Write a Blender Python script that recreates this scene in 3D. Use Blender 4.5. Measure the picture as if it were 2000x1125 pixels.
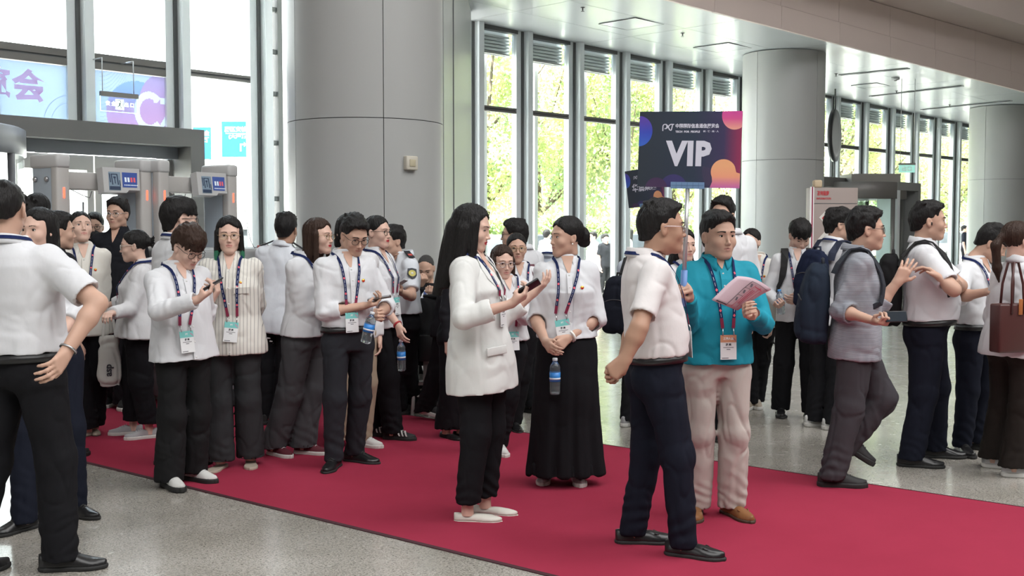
import bpy, bmesh, math, random
import numpy as np
from mathutils import Vector, Matrix

for _o in list(bpy.data.objects):
    bpy.data.objects.remove(_o, do_unlink=True)
SC = bpy.context.scene
COL = SC.collection
R = math.radians
rng = random.Random(7)

# ------------------------------------------------------------------ camera
CAM_H, FPX, HORIZ = 1.58, 2150.0, 445.0
PITCH = math.atan((562.5 - HORIZ) / FPX)
cam_d = bpy.data.cameras.new('camera')
cam_d.sensor_width = 36.0
cam_d.lens = 36.0 * FPX / 2000.0
cam_d.clip_end = 400
cam = bpy.data.objects.new('camera', cam_d)
COL.objects.link(cam)
cam.location = (0, 0, CAM_H)
cam.rotation_euler = (math.pi / 2 - PITCH, 0, 0)
SC.camera = cam

# ------------------------------------------------------------------ world, sun, lamps, exposure
SC.view_settings.view_transform = 'Standard'
SC.view_settings.look = 'None'
SC.view_settings.gamma = 1.0
SC.view_settings.use_curve_mapping = False
SC.view_settings.exposure = 0.12
SKY_STRENGTH, SUN_STRENGTH, HALL_W = 6.5, 42.0, 1800.0

W = bpy.data.worlds.new('sky')
SC.world = W
W.use_nodes = True
nt = W.node_tree
bg = nt.nodes['Background']
geo = nt.nodes.new('ShaderNodeNewGeometry')
sep = nt.nodes.new('ShaderNodeSeparateXYZ')
ramp = nt.nodes.new('ShaderNodeValToRGB')
nt.links.new(geo.outputs['Incoming'], sep.inputs[0])
mp = nt.nodes.new('ShaderNodeMath'); mp.operation = 'MULTIPLY'; mp.inputs[1].default_value = -1.0
nt.links.new(sep.outputs['Z'], mp.inputs[0])
nt.links.new(mp.outputs[0], ramp.inputs[0])
ramp.color_ramp.elements[0].position = 0.0
ramp.color_ramp.elements[0].color = (1.0, 0.98, 0.95, 1)
ramp.color_ramp.elements[1].position = 0.6
ramp.color_ramp.elements[1].color = (0.80, 0.90, 1.0, 1)
nt.links.new(ramp.outputs[0], bg.inputs['Color'])
bg.inputs['Strength'].default_value = SKY_STRENGTH

sun_d = bpy.data.lights.new('sun', 'SUN')
sun_d.energy = SUN_STRENGTH
sun_d.angle = R(1.5)
sun_d.color = (1.0, 0.95, 0.86)
sun = bpy.data.objects.new('sun', sun_d)
COL.objects.link(sun)
sun.rotation_euler = (R(17), 0, R(-25))      # from behind the building, high

def area_lamp(name, loc, size, watt, color=(1, 1, 1), rot=(0, 0, 0)):
    d = bpy.data.lights.new(name, 'AREA')
    d.shape = 'RECTANGLE'; d.size = size[0]; d.size_y = size[1]
    d.energy = watt; d.color = color
    o = bpy.data.objects.new(name, d); COL.objects.link(o)
    o.location = loc; o.rotation_euler = rot
    return o
# unseen area lamps added high over the hall as general fill light
area_lamp('hall_fill', (1.0, -4.0, 10.6), (16, 9), HALL_W, (1.0, 0.995, 0.99))
area_lamp('hall_fill', (15.0, 2.0, 10.6), (12, 9), HALL_W * 0.75, (1.0, 0.995, 0.99), (0, 0, R(-45)))  # added fill lamp that brightens the fascia and the right floor
area_lamp('hall_fill', (6.0, 5.0, 10.6), (8, 7), HALL_W * 0.45, (1.0, 0.995, 0.99), (0, 0, R(-45)))

# ------------------------------------------------------------------ pixel -> place
_cp, _sp = math.cos(PITCH), math.sin(PITCH)
def ray(px, py):
    x = (px - 1000.0) / FPX; y = -(py - 562.5) / FPX
    return np.array([x, _cp + y * _sp, -_sp + y * _cp])
CAMP = np.array([0, 0, CAM_H])
def at(px, py, Y):
    d = ray(px, py); return CAMP + d * (Y / d[1])
def on_z(px, py, z=0.0):
    d = ray(px, py); return CAMP + d * ((z - CAM_H) / d[2])
def z_of(py, Y):
    return at(1000, py, Y)[2]

# ------------------------------------------------------------------ materials
MATS = {}
def mat(name, col=(0.8, 0.8, 0.8), rough=0.6, metal=0.0, spec=0.5, emit=None, estr=0.0, alpha=None,
        bump=None, noise=None, sheen=0.0, coat=0.0, trans=0.0):
    if name in MATS: return MATS[name]
    m = bpy.data.materials.new(name); m.use_nodes = True
    nt = m.node_tree; b = nt.nodes['Principled BSDF']
    b.inputs['Base Color'].default_value = (*col, 1)
    b.inputs['Roughness'].default_value = rough
    b.inputs['Metallic'].default_value = metal
    b.inputs['Specular IOR Level'].default_value = spec
    b.inputs['Sheen Weight'].default_value = sheen
    b.inputs['Coat Weight'].default_value = coat
    b.inputs['Transmission Weight'].default_value = trans
    if emit:
        b.inputs['Emission Color'].default_value = (*emit, 1)
        b.inputs['Emission Strength'].default_value = estr
    tc = None
    if noise:   # (scale, amount) multiplies the colour a little
        tc = nt.nodes.new('ShaderNodeTexCoord')
        n = nt.nodes.new('ShaderNodeTexNoise'); n.inputs['Scale'].default_value = noise[0]
        n.inputs['Detail'].default_value = 4
        nt.links.new(tc.outputs['Object'], n.inputs['Vector'])
        r = nt.nodes.new('ShaderNodeMapRange')
        r.inputs['To Min'].default_value = 1 - noise[1]; r.inputs['To Max'].default_value = 1 + noise[1]
        nt.links.new(n.outputs['Fac'], r.inputs['Value'])
        mx = nt.nodes.new('ShaderNodeMix'); mx.data_type = 'RGBA'; mx.blend_type = 'MULTIPLY'
        mx.inputs['Factor'].default_value = 1
        mx.inputs['A'].default_value = (*col, 1)
        nt.links.new(r.outputs[0], mx.inputs['B'])
        nt.links.new(mx.outputs['Result'], b.inputs['Base Color'])
    if bump:    # list of (scale, strength, distance, stretch)
        if tc is None: tc = nt.nodes.new('ShaderNodeTexCoord')
        prev = None
        for (s, st, dist, stretch) in bump:
            mpn = nt.nodes.new('ShaderNodeMapping'); mpn.inputs['Scale'].default_value = stretch
            nt.links.new(tc.outputs['Object'], mpn.inputs['Vector'])
            n = nt.nodes.new('ShaderNodeTexNoise'); n.inputs['Scale'].default_value = s
            n.inputs['Detail'].default_value = 3
            nt.links.new(mpn.outputs[0], n.inputs['Vector'])
            bp = nt.nodes.new('ShaderNodeBump'); bp.inputs['Strength'].default_value = st
            bp.inputs['Distance'].default_value = dist
            nt.links.new(n.outputs['Fac'], bp.inputs['Height'])
            if prev: nt.links.new(prev.outputs[0], bp.inputs['Normal'])
            prev = bp
        nt.links.new(prev.outputs[0], b.inputs['Normal'])
    MATS[name] = m
    return m

def cloth(name, col, rough=0.85, fold=0.5, sheen=0.0):
    return mat(name, col, rough, spec=0.12 if max(col) < .1 else .25, sheen=sheen, noise=(3.0, 0.05),
               bump=[(9, fold * .5, 0.014, (1.4, 1.4, 0.8)), (30, fold * 0.5, 0.005, (1, 1, 0.5)), (350, 0.15, 0.001, (1, 1, 1))])

def stripe_cloth(name, ca, cb, freq, axis, duty=0.5, axis2=None):
    """woven stripes: a pattern of the cloth itself along the wearer's own axes"""
    m = cloth(name, ca)
    nt = m.node_tree; b = nt.nodes['Principled BSDF']
    tc = nt.nodes.new('ShaderNodeTexCoord'); sp = nt.nodes.new('ShaderNodeSeparateXYZ')
    nt.links.new(tc.outputs['Object'], sp.inputs[0])
    src = sp.outputs[axis]
    mu = nt.nodes.new('ShaderNodeMath'); mu.operation = 'MULTIPLY'; mu.inputs[1].default_value = freq
    nt.links.new(src, mu.inputs[0])
    fr = nt.nodes.new('ShaderNodeMath'); fr.operation = 'FRACT'; nt.links.new(mu.outputs[0], fr.inputs[0])
    lt = nt.nodes.new('ShaderNodeMath'); lt.operation = 'LESS_THAN'; lt.inputs[1].default_value = duty
    nt.links.new(fr.outputs[0], lt.inputs[0])
    fac = lt.outputs[0]
    if axis2 is not None:
        nz = nt.nodes.new('ShaderNodeTexNoise'); nz.inputs['Scale'].default_value = axis2
        nt.links.new(tc.outputs['Object'], nz.inputs['Vector'])
        m2 = nt.nodes.new('ShaderNodeMath'); m2.operation = 'MULTIPLY'
        nt.links.new(fac, m2.inputs[0]); nt.links.new(nz.outputs['Fac'], m2.inputs[1]); fac = m2.outputs[0]
    mx = nt.nodes.new('ShaderNodeMix'); mx.data_type = 'RGBA'
    mx.inputs['A'].default_value = (*ca, 1); mx.inputs['B'].default_value = (*cb, 1)
    nt.links.new(fac, mx.inputs['Factor']); nt.links.new(mx.outputs['Result'], b.inputs['Base Color'])
    return m

def hair_mat(name, col, tip=None):
    if name in MATS: return MATS[name]
    m = mat(name, col, 0.5, spec=0.25, bump=[(60, 0.7, 0.01, (3, 3, 0.35))])
    return m

def glass_mat():
    if 'window_glass' in MATS: return MATS['window_glass']
    m = bpy.data.materials.new('window_glass'); m.use_nodes = True
    nt = m.node_tree; nt.nodes.clear()
    out = nt.nodes.new('ShaderNodeOutputMaterial')
    tr = nt.nodes.new('ShaderNodeBsdfTransparent'); tr.inputs[0].default_value = (0.93, 0.96, 0.95, 1)
    gl = nt.nodes.new('ShaderNodeBsdfGlossy'); gl.inputs['Roughness'].default_value = 0.02
    lw = nt.nodes.new('ShaderNodeLayerWeight'); pw = nt.nodes.new('ShaderNodeMath'); pw.operation = 'POWER'; pw.inputs[1].default_value = 5
    nt.links.new(lw.outputs['Facing'], pw.inputs[0])
    fr = nt.nodes.new('ShaderNodeMath'); fr.operation = 'MULTIPLY_ADD'; fr.inputs[1].default_value = .9; fr.inputs[2].default_value = .035
    nt.links.new(pw.outputs[0], fr.inputs[0])
    mx = nt.nodes.new('ShaderNodeMixShader')
    nt.links.new(fr.outputs[0], mx.inputs[0]); nt.links.new(tr.outputs[0], mx.inputs[1]); nt.links.new(gl.outputs[0], mx.inputs[2])
    nt.links.new(mx.outputs[0], out.inputs[0])
    MATS['window_glass'] = m
    return m

# ------------------------------------------------------------------ mesh helpers
def link(o, parent=None):
    COL.objects.link(o)
    if parent is not None: o.parent = parent
    return o
def raw_mesh(name, verts, faces, mats, midx=None, smooth=True):
    """faces: (M,4) or (M,3) int array or a list of index lists"""
    me = bpy.data.meshes.new(name)
    verts = np.asarray(verts, dtype=np.float32)
    if isinstance(faces, np.ndarray):
        m, k = faces.shape
        me.vertices.add(len(verts)); me.vertices.foreach_set('co', verts.ravel())
        me.loops.add(m * k); me.loops.foreach_set('vertex_index', faces.astype(np.int32).ravel())
        me.polygons.add(m); me.polygons.foreach_set('loop_start', np.arange(0, m * k, k, dtype=np.int32))
        me.update(calc_edges=True)
    else:
        me.from_pydata([tuple(map(float, v)) for v in verts], [], [list(map(int, f)) for f in faces])
        me.update()
    for m_ in (mats if isinstance(mats, (list, tuple)) else [mats]): me.materials.append(m_)
    if midx is not None: me.polygons.foreach_set('material_index', np.asarray(midx, dtype=np.int32))
    if smooth is True: me.polygons.foreach_set('use_smooth', np.ones(len(me.polygons), dtype=bool))
    elif smooth is not False: me.polygons.foreach_set('use_smooth', np.asarray(smooth, dtype=bool))
    me.update()
    return me
def mesh_obj(name, verts, faces, mats, parent=None, midx=None, smooth=True):
    return link(bpy.data.objects.new(name, raw_mesh(name, verts, faces, mats, midx, smooth)), parent)
def tag(o, label=None, cat=None, group=None, kind=None):
    if label: o['label'] = label
    if cat: o['category'] = cat
    if group: o['group'] = group
    if kind: o['kind'] = kind
    return o
def thing(name, label, cat, loc=(0, 0, 0), rotz=0.0, group=None):
    o = bpy.data.objects.new(name, None); COL.objects.link(o)
    o.empty_display_size = 0.1
    o.location = loc; o.rotation_euler = (0, 0, rotz)
    return tag(o, label, cat, group)

class MB:
    """collects shapes and links them as one mesh object"""
    def __init__(s): s.v = []; s.f = []; s.m = []; s.s = []
    def add(s, verts, faces, mi=0, smooth=False):
        n = len(s.v)
        s.v.extend([tuple(map(float, p)) for p in verts])
        for f in faces:
            s.f.append([n + int(i) for i in f]); s.m.append(mi); s.s.append(smooth)
        return s
    def box(s, lo, hi, mi=0, M=None):
        (x0, y0, z0), (x1, y1, z1) = lo, hi
        v = [(x0,y0,z0),(x1,y0,z0),(x1,y1,z0),(x0,y1,z0),(x0,y0,z1),(x1,y0,z1),(x1,y1,z1),(x0,y1,z1)]
        if M is not None: v = [M @ Vector(p) for p in v]
        return s.add(v, [(3,2,1,0),(4,5,6,7),(0,1,5,4),(1,2,6,5),(2,3,7,6),(3,0,4,7)], mi)
    def bbox(s, lo, hi, b=0.01, mi=0, M=None, seg=2):
        """box with rounded edges"""
        bm = bmesh.new()
        bmesh.ops.create_cube(bm, size=1.0)
        for v in bm.verts:
            v.co = Vector([(lo[i] + hi[i]) / 2 + v.co[i] * (hi[i] - lo[i]) for i in range(3)])
        bmesh.ops.bevel(bm, geom=list(bm.edges), offset=b, segments=seg, affect='EDGES', profile=0.5)
        bm.verts.index_update()
        vs = [(M @ v.co if M is not None else v.co.copy()) for v in bm.verts]
        s.add(vs, [[v.index for v in f.verts] for f in bm.faces], mi, seg > 1)
        bm.free(); return s
    def tube(s, pts, r, seg=8, mi=0, closed=False, cap=True):
        P = [np.array(p, float) for p in pts]; n = len(P)
        rr = r if isinstance(r, (list, tuple, np.ndarray)) else [r] * n
        vs = []; up = np.array([0, 0, 1.0])
        T0 = P[1] - P[0]; T0 = T0 / (np.linalg.norm(T0) + 1e-9)
        a = np.cross(T0, up)
        if np.linalg.norm(a) < 1e-3: a = np.cross(T0, [1, 0, 0])
        a = a / np.linalg.norm(a)
        for i in range(n):
            if closed: T = P[(i + 1) % n] - P[i - 1]
            else: T = P[min(i + 1, n - 1)] - P[max(i - 1, 0)]
            T = T / (np.linalg.norm(T) + 1e-9)
            a = a - T * np.dot(a, T); a = a / (np.linalg.norm(a) + 1e-9)
            b = np.cross(T, a)
            for k in range(seg):
                th = 2 * math.pi * k / seg
                vs.append(P[i] + rr[i] * (math.cos(th) * a + math.sin(th) * b))
        fs = []
        for i in range(n if closed else n - 1):
            j = (i + 1) % n
            for k in range(seg):
                k2 = (k + 1) % seg
                fs.append((i*seg+k, i*seg+k2, j*seg+k2, j*seg+k))
        s.add(vs, fs, mi, True)
        if cap and not closed:
            base = len(s.v) - n * seg
            s.f.append([base + k for k in range(seg)][::-1]); s.m.append(mi); s.s.append(False)
            s.f.append([base + (n-1)*seg + k for k in range(seg)]); s.m.append(mi); s.s.append(False)
        return s
    def lathe(s, prof, seg=20, mi=0, M=None, smooth=True):
        vs = []; fs = []
        for (r, z) in prof:
            for k in range(seg):
                th = 2 * math.pi * k / seg
                p = Vector((r * math.cos(th), r * math.sin(th), z))
                vs.append(M @ p if M is not None else p)
        for i in range(len(prof) - 1):
            for k in range(seg):
                k2 = (k + 1) % seg
                fs.append((i*seg+k, i*seg+k2, (i+1)*seg+k2, (i+1)*seg+k))
        mis = mi if isinstance(mi, (list, tuple)) else None
        if mis is None: s.add(vs, fs, mi, smooth)
        else:
            n = len(s.v); s.v.extend([tuple(map(float, p)) for p in vs])
            for q, f in enumerate(fs):
                s.f.append([n + i for i in f]); s.m.append(mis[q // seg]); s.s.append(smooth)
        n0 = len(s.v) - len(vs)
        if prof[0][0] > 1e-4: s.f.append([n0 + k for k in range(seg)][::-1]); s.m.append(mis[0] if mis else mi); s.s.append(False)
        if prof[-1][0] > 1e-4:
            o = n0 + (len(prof)-1)*seg
            s.f.append([o + k for k in range(seg)]); s.m.append(mis[-1] if mis else mi); s.s.append(False)
        return s
    def prism(s, poly, d0, d1, mi=0, M=None):
        """poly: list of (x, z); extruded along y from d0 to d1"""
        n = len(poly)
        v = [(x, d0, z) for x, z in poly] + [(x, d1, z) for x, z in poly]
        if M is not None: v = [M @ Vector(p) for p in v]
        f = [list(range(n)), list(range(2*n-1, n-1, -1))] + [(i, i+n, (i+1) % n + n, (i+1) % n) for i in range(n)]
        return s.add(v, f, mi)
    def mesh(s, name, mats): return raw_mesh(name, s.v, s.f, mats, s.m, s.s)
    def build(s, name, mats, parent=None):
        return link(bpy.data.objects.new(name, s.mesh(name, mats)), parent)

def text_faces(body, size, bold=0.0, align='CENTER', shear=0.0):
    """flat lettering in the xy plane with Blender's own font -> (verts, faces)"""
    cu = bpy.data.curves.new('lettering', 'FONT')
    cu.body = body; cu.size = size; cu.align_x = align; cu.align_y = 'CENTER'
    cu.offset = bold; cu.space_character = 1.08 if bold > .005 else 1.0; cu.shear = shear; cu.resolution_u = 2
    o = bpy.data.objects.new('lettering', cu); COL.objects.link(o)
    dg = bpy.context.evaluated_depsgraph_get(); dg.update()
    me = o.evaluated_get(dg).to_mesh()
    v = [tuple(p.co) for p in me.vertices]; f = [list(p.vertices) for p in me.polygons]
    o.evaluated_get(dg).to_mesh_clear()
    bpy.data.objects.remove(o); bpy.data.curves.remove(cu)
    return v, f
def letters(mb, body, size, M, mi, bold=0.0, align='CENTER', fit=None):
    v, f = text_faces(body, size, bold, align)
    if not v: return
    xs = [p[0] for p in v]; w = max(xs) - min(xs)
    k = fit / w if fit else 1.0
    mb.add([M @ Vector((p[0] * k, p[1], p[2])) for p in v], f, mi)

def frame_M(origin, ex, ey, ez):
    m = Matrix.Identity(4)
    for i in range(3):
        m[i][0] = ex[i]; m[i][1] = ey[i]; m[i][2] = ez[i]; m[i][3] = origin[i]
    return m

# ------------------------------------------------------------------ implicit surfaces: field, surface nets
def nrm(v):
    v = np.asarray(v, float); return v / (np.linalg.norm(v) + 1e-12)
def smin(a, b, k):
    if k <= 0: return np.minimum(a, b)
    h = np.maximum(k - np.abs(a - b), 0) / k
    return np.minimum(a, b) - h * h * k * 0.25
def smax(a, b, k): return -smin(-a, -b, k)
class Field:
    def __init__(s, lo, hi, h):
        s.h = h; s.lo = np.asarray(lo, np.float32)
        n = np.maximum(np.ceil((np.asarray(hi) - np.asarray(lo)) / h).astype(int) + 1, 4)
        s.ax = [(s.lo[i] + np.arange(n[i], dtype=np.float32) * h).astype(np.float32) for i in range(3)]
        s.d = np.full(tuple(n), 0.12, np.float32)
    def sub(s, lo, hi):
        sl = []
        for i in range(3):
            a = int(max(0, math.floor((lo[i] - s.lo[i]) / s.h))); b = int(min(s.d.shape[i], math.ceil((hi[i] - s.lo[i]) / s.h) + 1))
            if b <= a: return None, None
            sl.append(slice(a, b))
        g = (s.ax[0][sl[0]][:, None, None], s.ax[1][sl[1]][None, :, None], s.ax[2][sl[2]][None, None, :])
        return tuple(sl), g
    def put(s, sl, d, k, op):
        if op == '+': s.d[sl] = smin(s.d[sl], d, k)
        elif op == '-': s.d[sl] = smax(s.d[sl], -d, k)
        else: s.d[sl] = smax(s.d[sl], d, k)
    def cone(s, a, b, ra, rb, k=0.02, op='+', flat=None, cuts=()):
        a = np.asarray(a, float); b = np.asarray(b, float)
        m = max(ra, rb) * (1.0 if flat is None else max(1.0, flat[1])) + k + 0.015
        sl, g = s.sub(np.minimum(a, b) - m, np.maximum(a, b) + m)
        if sl is None: return
        d = cone_d(g, a, b, ra, rb, flat)
        for (o, n) in cuts:
            d = np.maximum(d, (g[0] - o[0]) * n[0] + (g[1] - o[1]) * n[1] + (g[2] - o[2]) * n[2])
        s.put(sl, d.astype(np.float32), k, op)
    def ell(s, c, r, k=0.02, op='+', Rm=None):
        c = np.asarray(c, float); m = max(r) + k + 0.015
        sl, g = s.sub(c - m, c + m)
        if sl is None: return
        x, y, z = g[0] - np.float32(c[0]), g[1] - np.float32(c[1]), g[2] - np.float32(c[2])
        if Rm is not None:
            Rm = np.asarray(Rm, np.float32)
            q = [x * Rm[0, i] + y * Rm[1, i] + z * Rm[2, i] for i in range(3)]
        else: q = [x, y, z]
        k0 = np.sqrt((q[0]/r[0])**2 + (q[1]/r[1])**2 + (q[2]/r[2])**2)
        k1 = np.sqrt((q[0]/r[0]**2)**2 + (q[1]/r[1]**2)**2 + (q[2]/r[2]**2)**2) + 1e-6
        s.put(sl, (k0 * (k0 - 1) / k1).astype(np.float32), k, op)
    def loft(s, O, ex, ey, ez, st, k=0.02, op='+', n=2.4, z0=None, z1=None, lo=None, hi=None):
        """st: rows (z, a, b, cy [, cx]) along ez"""
        st = np.asarray(st, np.float32)
        if lo is None:
            mx = st[:, 1:3].max() + 0.05
            e0 = O + ez * st[0, 0]; e1 = O + ez * st[-1, 0]
            lo = np.minimum(e0, e1) - mx; hi = np.maximum(e0, e1) + mx
        sl, g = s.sub(lo, hi)
        if sl is None: return
        dx, dy, dz = g[0] - np.float32(O[0]), g[1] - np.float32(O[1]), g[2] - np.float32(O[2])
        f32 = np.float32
        z = dx * f32(ez[0]) + dy * f32(ez[1]) + dz * f32(ez[2])
        a, b, c = (np.interp(z, st[:, 0], st[:, i]).astype(np.float32) for i in (1, 2, 3))
        x = dx * f32(ex[0]) + dy * f32(ex[1]) + dz * f32(ex[2])
        if st.shape[1] > 4: x = x - np.interp(z, st[:, 0], st[:, 4]).astype(np.float32)
        y = dx * f32(ey[0]) + dy * f32(ey[1]) + dz * f32(ey[2]) - c
        q = (np.abs(x / a)**n + np.abs(y / b)**n)**(1.0 / n)
        d = (q - 1) * np.minimum(a, b)
        d = np.maximum(d, (st[0, 0] if z0 is None else z0) - z)
        d = np.maximum(d, z - (st[-1, 0] if z1 is None else z1))
        s.put(sl, d.astype(np.float32), k, op)
    def func(s, fn, lo, hi, k=0.0, op='+'):
        sl, g = s.sub(lo, hi)
        if sl is None: return
        s.put(sl, np.broadcast_to(fn(*g), s.d[sl].shape).astype(np.float32), k, op)
    def mesh(s, relax=1): return nets(s.d, s.lo, s.h, relax)
def cone_d(g, a, b, ra, rb, flat=None):
    f32 = np.float32
    x, y, z = g[0] - f32(a[0]), g[1] - f32(a[1]), g[2] - f32(a[2])
    ab = np.asarray(b) - np.asarray(a); L2 = float(np.dot(ab, ab)) + 1e-9
    t = np.clip((x * f32(ab[0]) + y * f32(ab[1]) + z * f32(ab[2])) / f32(L2), 0, 1)
    px, py, pz = x - t * f32(ab[0]), y - t * f32(ab[1]), z - t * f32(ab[2])
    if flat is not None:
        n, sc = flat; f = f32(1.0 / sc - 1.0)
        w = (px * f32(n[0]) + py * f32(n[1]) + pz * f32(n[2])) * f
        px = px + w * f32(n[0]); py = py + w * f32(n[1]); pz = pz + w * f32(n[2])
    return np.sqrt(px * px + py * py + pz * pz) - (f32(ra) + t * f32(rb - ra))

_CO = [(i, j, k) for i in (0, 1) for j in (0, 1) for k in (0, 1)]
_ED = [(a, b) for a in _CO for b in _CO if sum(b) - sum(a) == 1 and all(b[i] >= a[i] for i in range(3))]
def nets(d, lo, h, relax=1):
    sg = d < 0
    c = np.zeros(tuple(n - 1 for n in d.shape), np.int8)
    for (i, j, k) in _CO:
        c += sg[i:d.shape[0]-1+i, j:d.shape[1]-1+j, k:d.shape[2]-1+k]
    act = (c > 0) & (c < 8)
    I, J, K = np.nonzero(act)
    n = len(I)
    if n == 0: return np.zeros((0, 3)), np.zeros((0, 4), int)
    vid = np.full(c.shape, -1, np.int32); vid[I, J, K] = np.arange(n)
    D = {o: d[I + o[0], J + o[1], K + o[2]] for o in _CO}
    pos = np.zeros((n, 3)); cnt = np.zeros(n)
    for a, b in _ED:
        da, db = D[a], D[b]
        m = (da < 0) != (db < 0)
        t = np.where(m, da / np.where(m, da - db, 1), 0)
        for q in range(3): pos[:, q] += m * (a[q] + t * (b[q] - a[q]))
        cnt += m
    pos /= cnt[:, None]
    V = np.asarray(lo) + (pos + np.stack([I, J, K], 1)) * h
    F = []
    for ax in range(3):
        u, w = (ax + 1) % 3, (ax + 2) % 3
        sl0 = [slice(1, None)] * 3; sl1 = [slice(1, None)] * 3
        sl0[ax] = slice(0, -1); sl1[ax] = slice(1, None)
        sl0[u] = sl1[u] = slice(1, -1); sl0[w] = sl1[w] = slice(1, -1)
        s0 = sg[tuple(sl0)]; s1 = sg[tuple(sl1)]
        A = np.argwhere(s0 != s1)
        if len(A) == 0: continue
        flip = s0[tuple(A.T)]
        off = np.array([1, 1, 1]); off[ax] = 0
        P = A + off
        def cell(du, dw):
            q = P.copy(); q[:, u] -= du; q[:, w] -= dw
            return vid[q[:, 0], q[:, 1], q[:, 2]]
        quad = np.stack([cell(1, 1), cell(0, 1), cell(0, 0), cell(1, 0)], 1)
        quad[~flip] = quad[~flip][:, ::-1]
        F.append(quad)
    F = np.concatenate(F) if F else np.zeros((0, 4), int)
    F = F[(F >= 0).all(1)]
    for _ in range(relax): V = laplace(V, F, 0.5)
    return V, F
def laplace(V, F, w=0.5):
    n = len(V)
    a = F.ravel(); b = np.roll(F, -1, 1).ravel()
    src = np.concatenate([a, b]); dst = np.concatenate([b, a])
    cnt = np.maximum(np.bincount(src, minlength=n), 1)
    acc = np.stack([np.bincount(src, weights=V[dst, q], minlength=n) for q in range(3)], 1) / cnt[:, None]
    return V * (1 - w) + acc * w
def normals(V, F):
    fn = np.cross(V[F[:, 2]] - V[F[:, 0]], V[F[:, 3]] - V[F[:, 1]])
    N = np.zeros_like(V)
    for q in range(3):
        N[:, q] = sum(np.bincount(F[:, i], weights=fn[:, q], minlength=len(V)) for i in range(4))
    return N / (np.linalg.norm(N, axis=1, keepdims=True) + 1e-12)
def vnoise(P, seed=0):
    """smooth value noise in -1..1"""
    P = np.asarray(P, float) + seed * 17.31
    i = np.floor(P).astype(np.int64); f = P - i; f = f * f * (3 - 2 * f)
    def hsh(a, b, c):
        n = (a * 374761393 + b * 668265263 + c * 2147483647 + seed * 1013904223) & 0xffffffff
        n = ((n ^ (n >> 13)) * 1274126177) & 0xffffffff
        return ((n ^ (n >> 16)) & 0xffff) / 32767.5 - 1
    out = 0
    for dx in (0, 1):
        for dy in (0, 1):
            for dz in (0, 1):
                w = (f[:, 0] if dx else 1 - f[:, 0]) * (f[:, 1] if dy else 1 - f[:, 1]) * (f[:, 2] if dz else 1 - f[:, 2])
                out = out + w * hsh(i[:, 0] + dx, i[:, 1] + dy, i[:, 2] + dz)
    return out
def sstep(x, a, b):
    t = np.clip((x - a) / (b - a), 0, 1); return t * t * (3 - 2 * t)
def join(parts):
    V = []; F = []; n = 0
    for v, f in parts:
        V.append(v); F.append(f + n); n += len(v)
    return np.concatenate(V), np.concatenate(F)
def tube_rings(pts, rx, ry=None, ref=(0, 1, 0), seg=12):
    P = np.asarray(pts, float); n = len(P); vs = []
    ry = rx if ry is None else ry
    for i in range(n):
        T = nrm(P[min(i+1, n-1)] - P[max(i-1, 0)])
        a = nrm(np.cross(T, ref)); b = np.cross(a, T)
        th = np.arange(seg) * 2 * math.pi / seg
        vs.append(P[i] + np.cos(th)[:, None] * a * rx[i] + np.sin(th)[:, None] * b * ry[i])
    F = [(i*seg+k, i*seg+(k+1) % seg, (i+1)*seg+(k+1) % seg, (i+1)*seg+k) for i in range(n-1) for k in range(seg)]
    return np.concatenate(vs), np.array(F)

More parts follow.
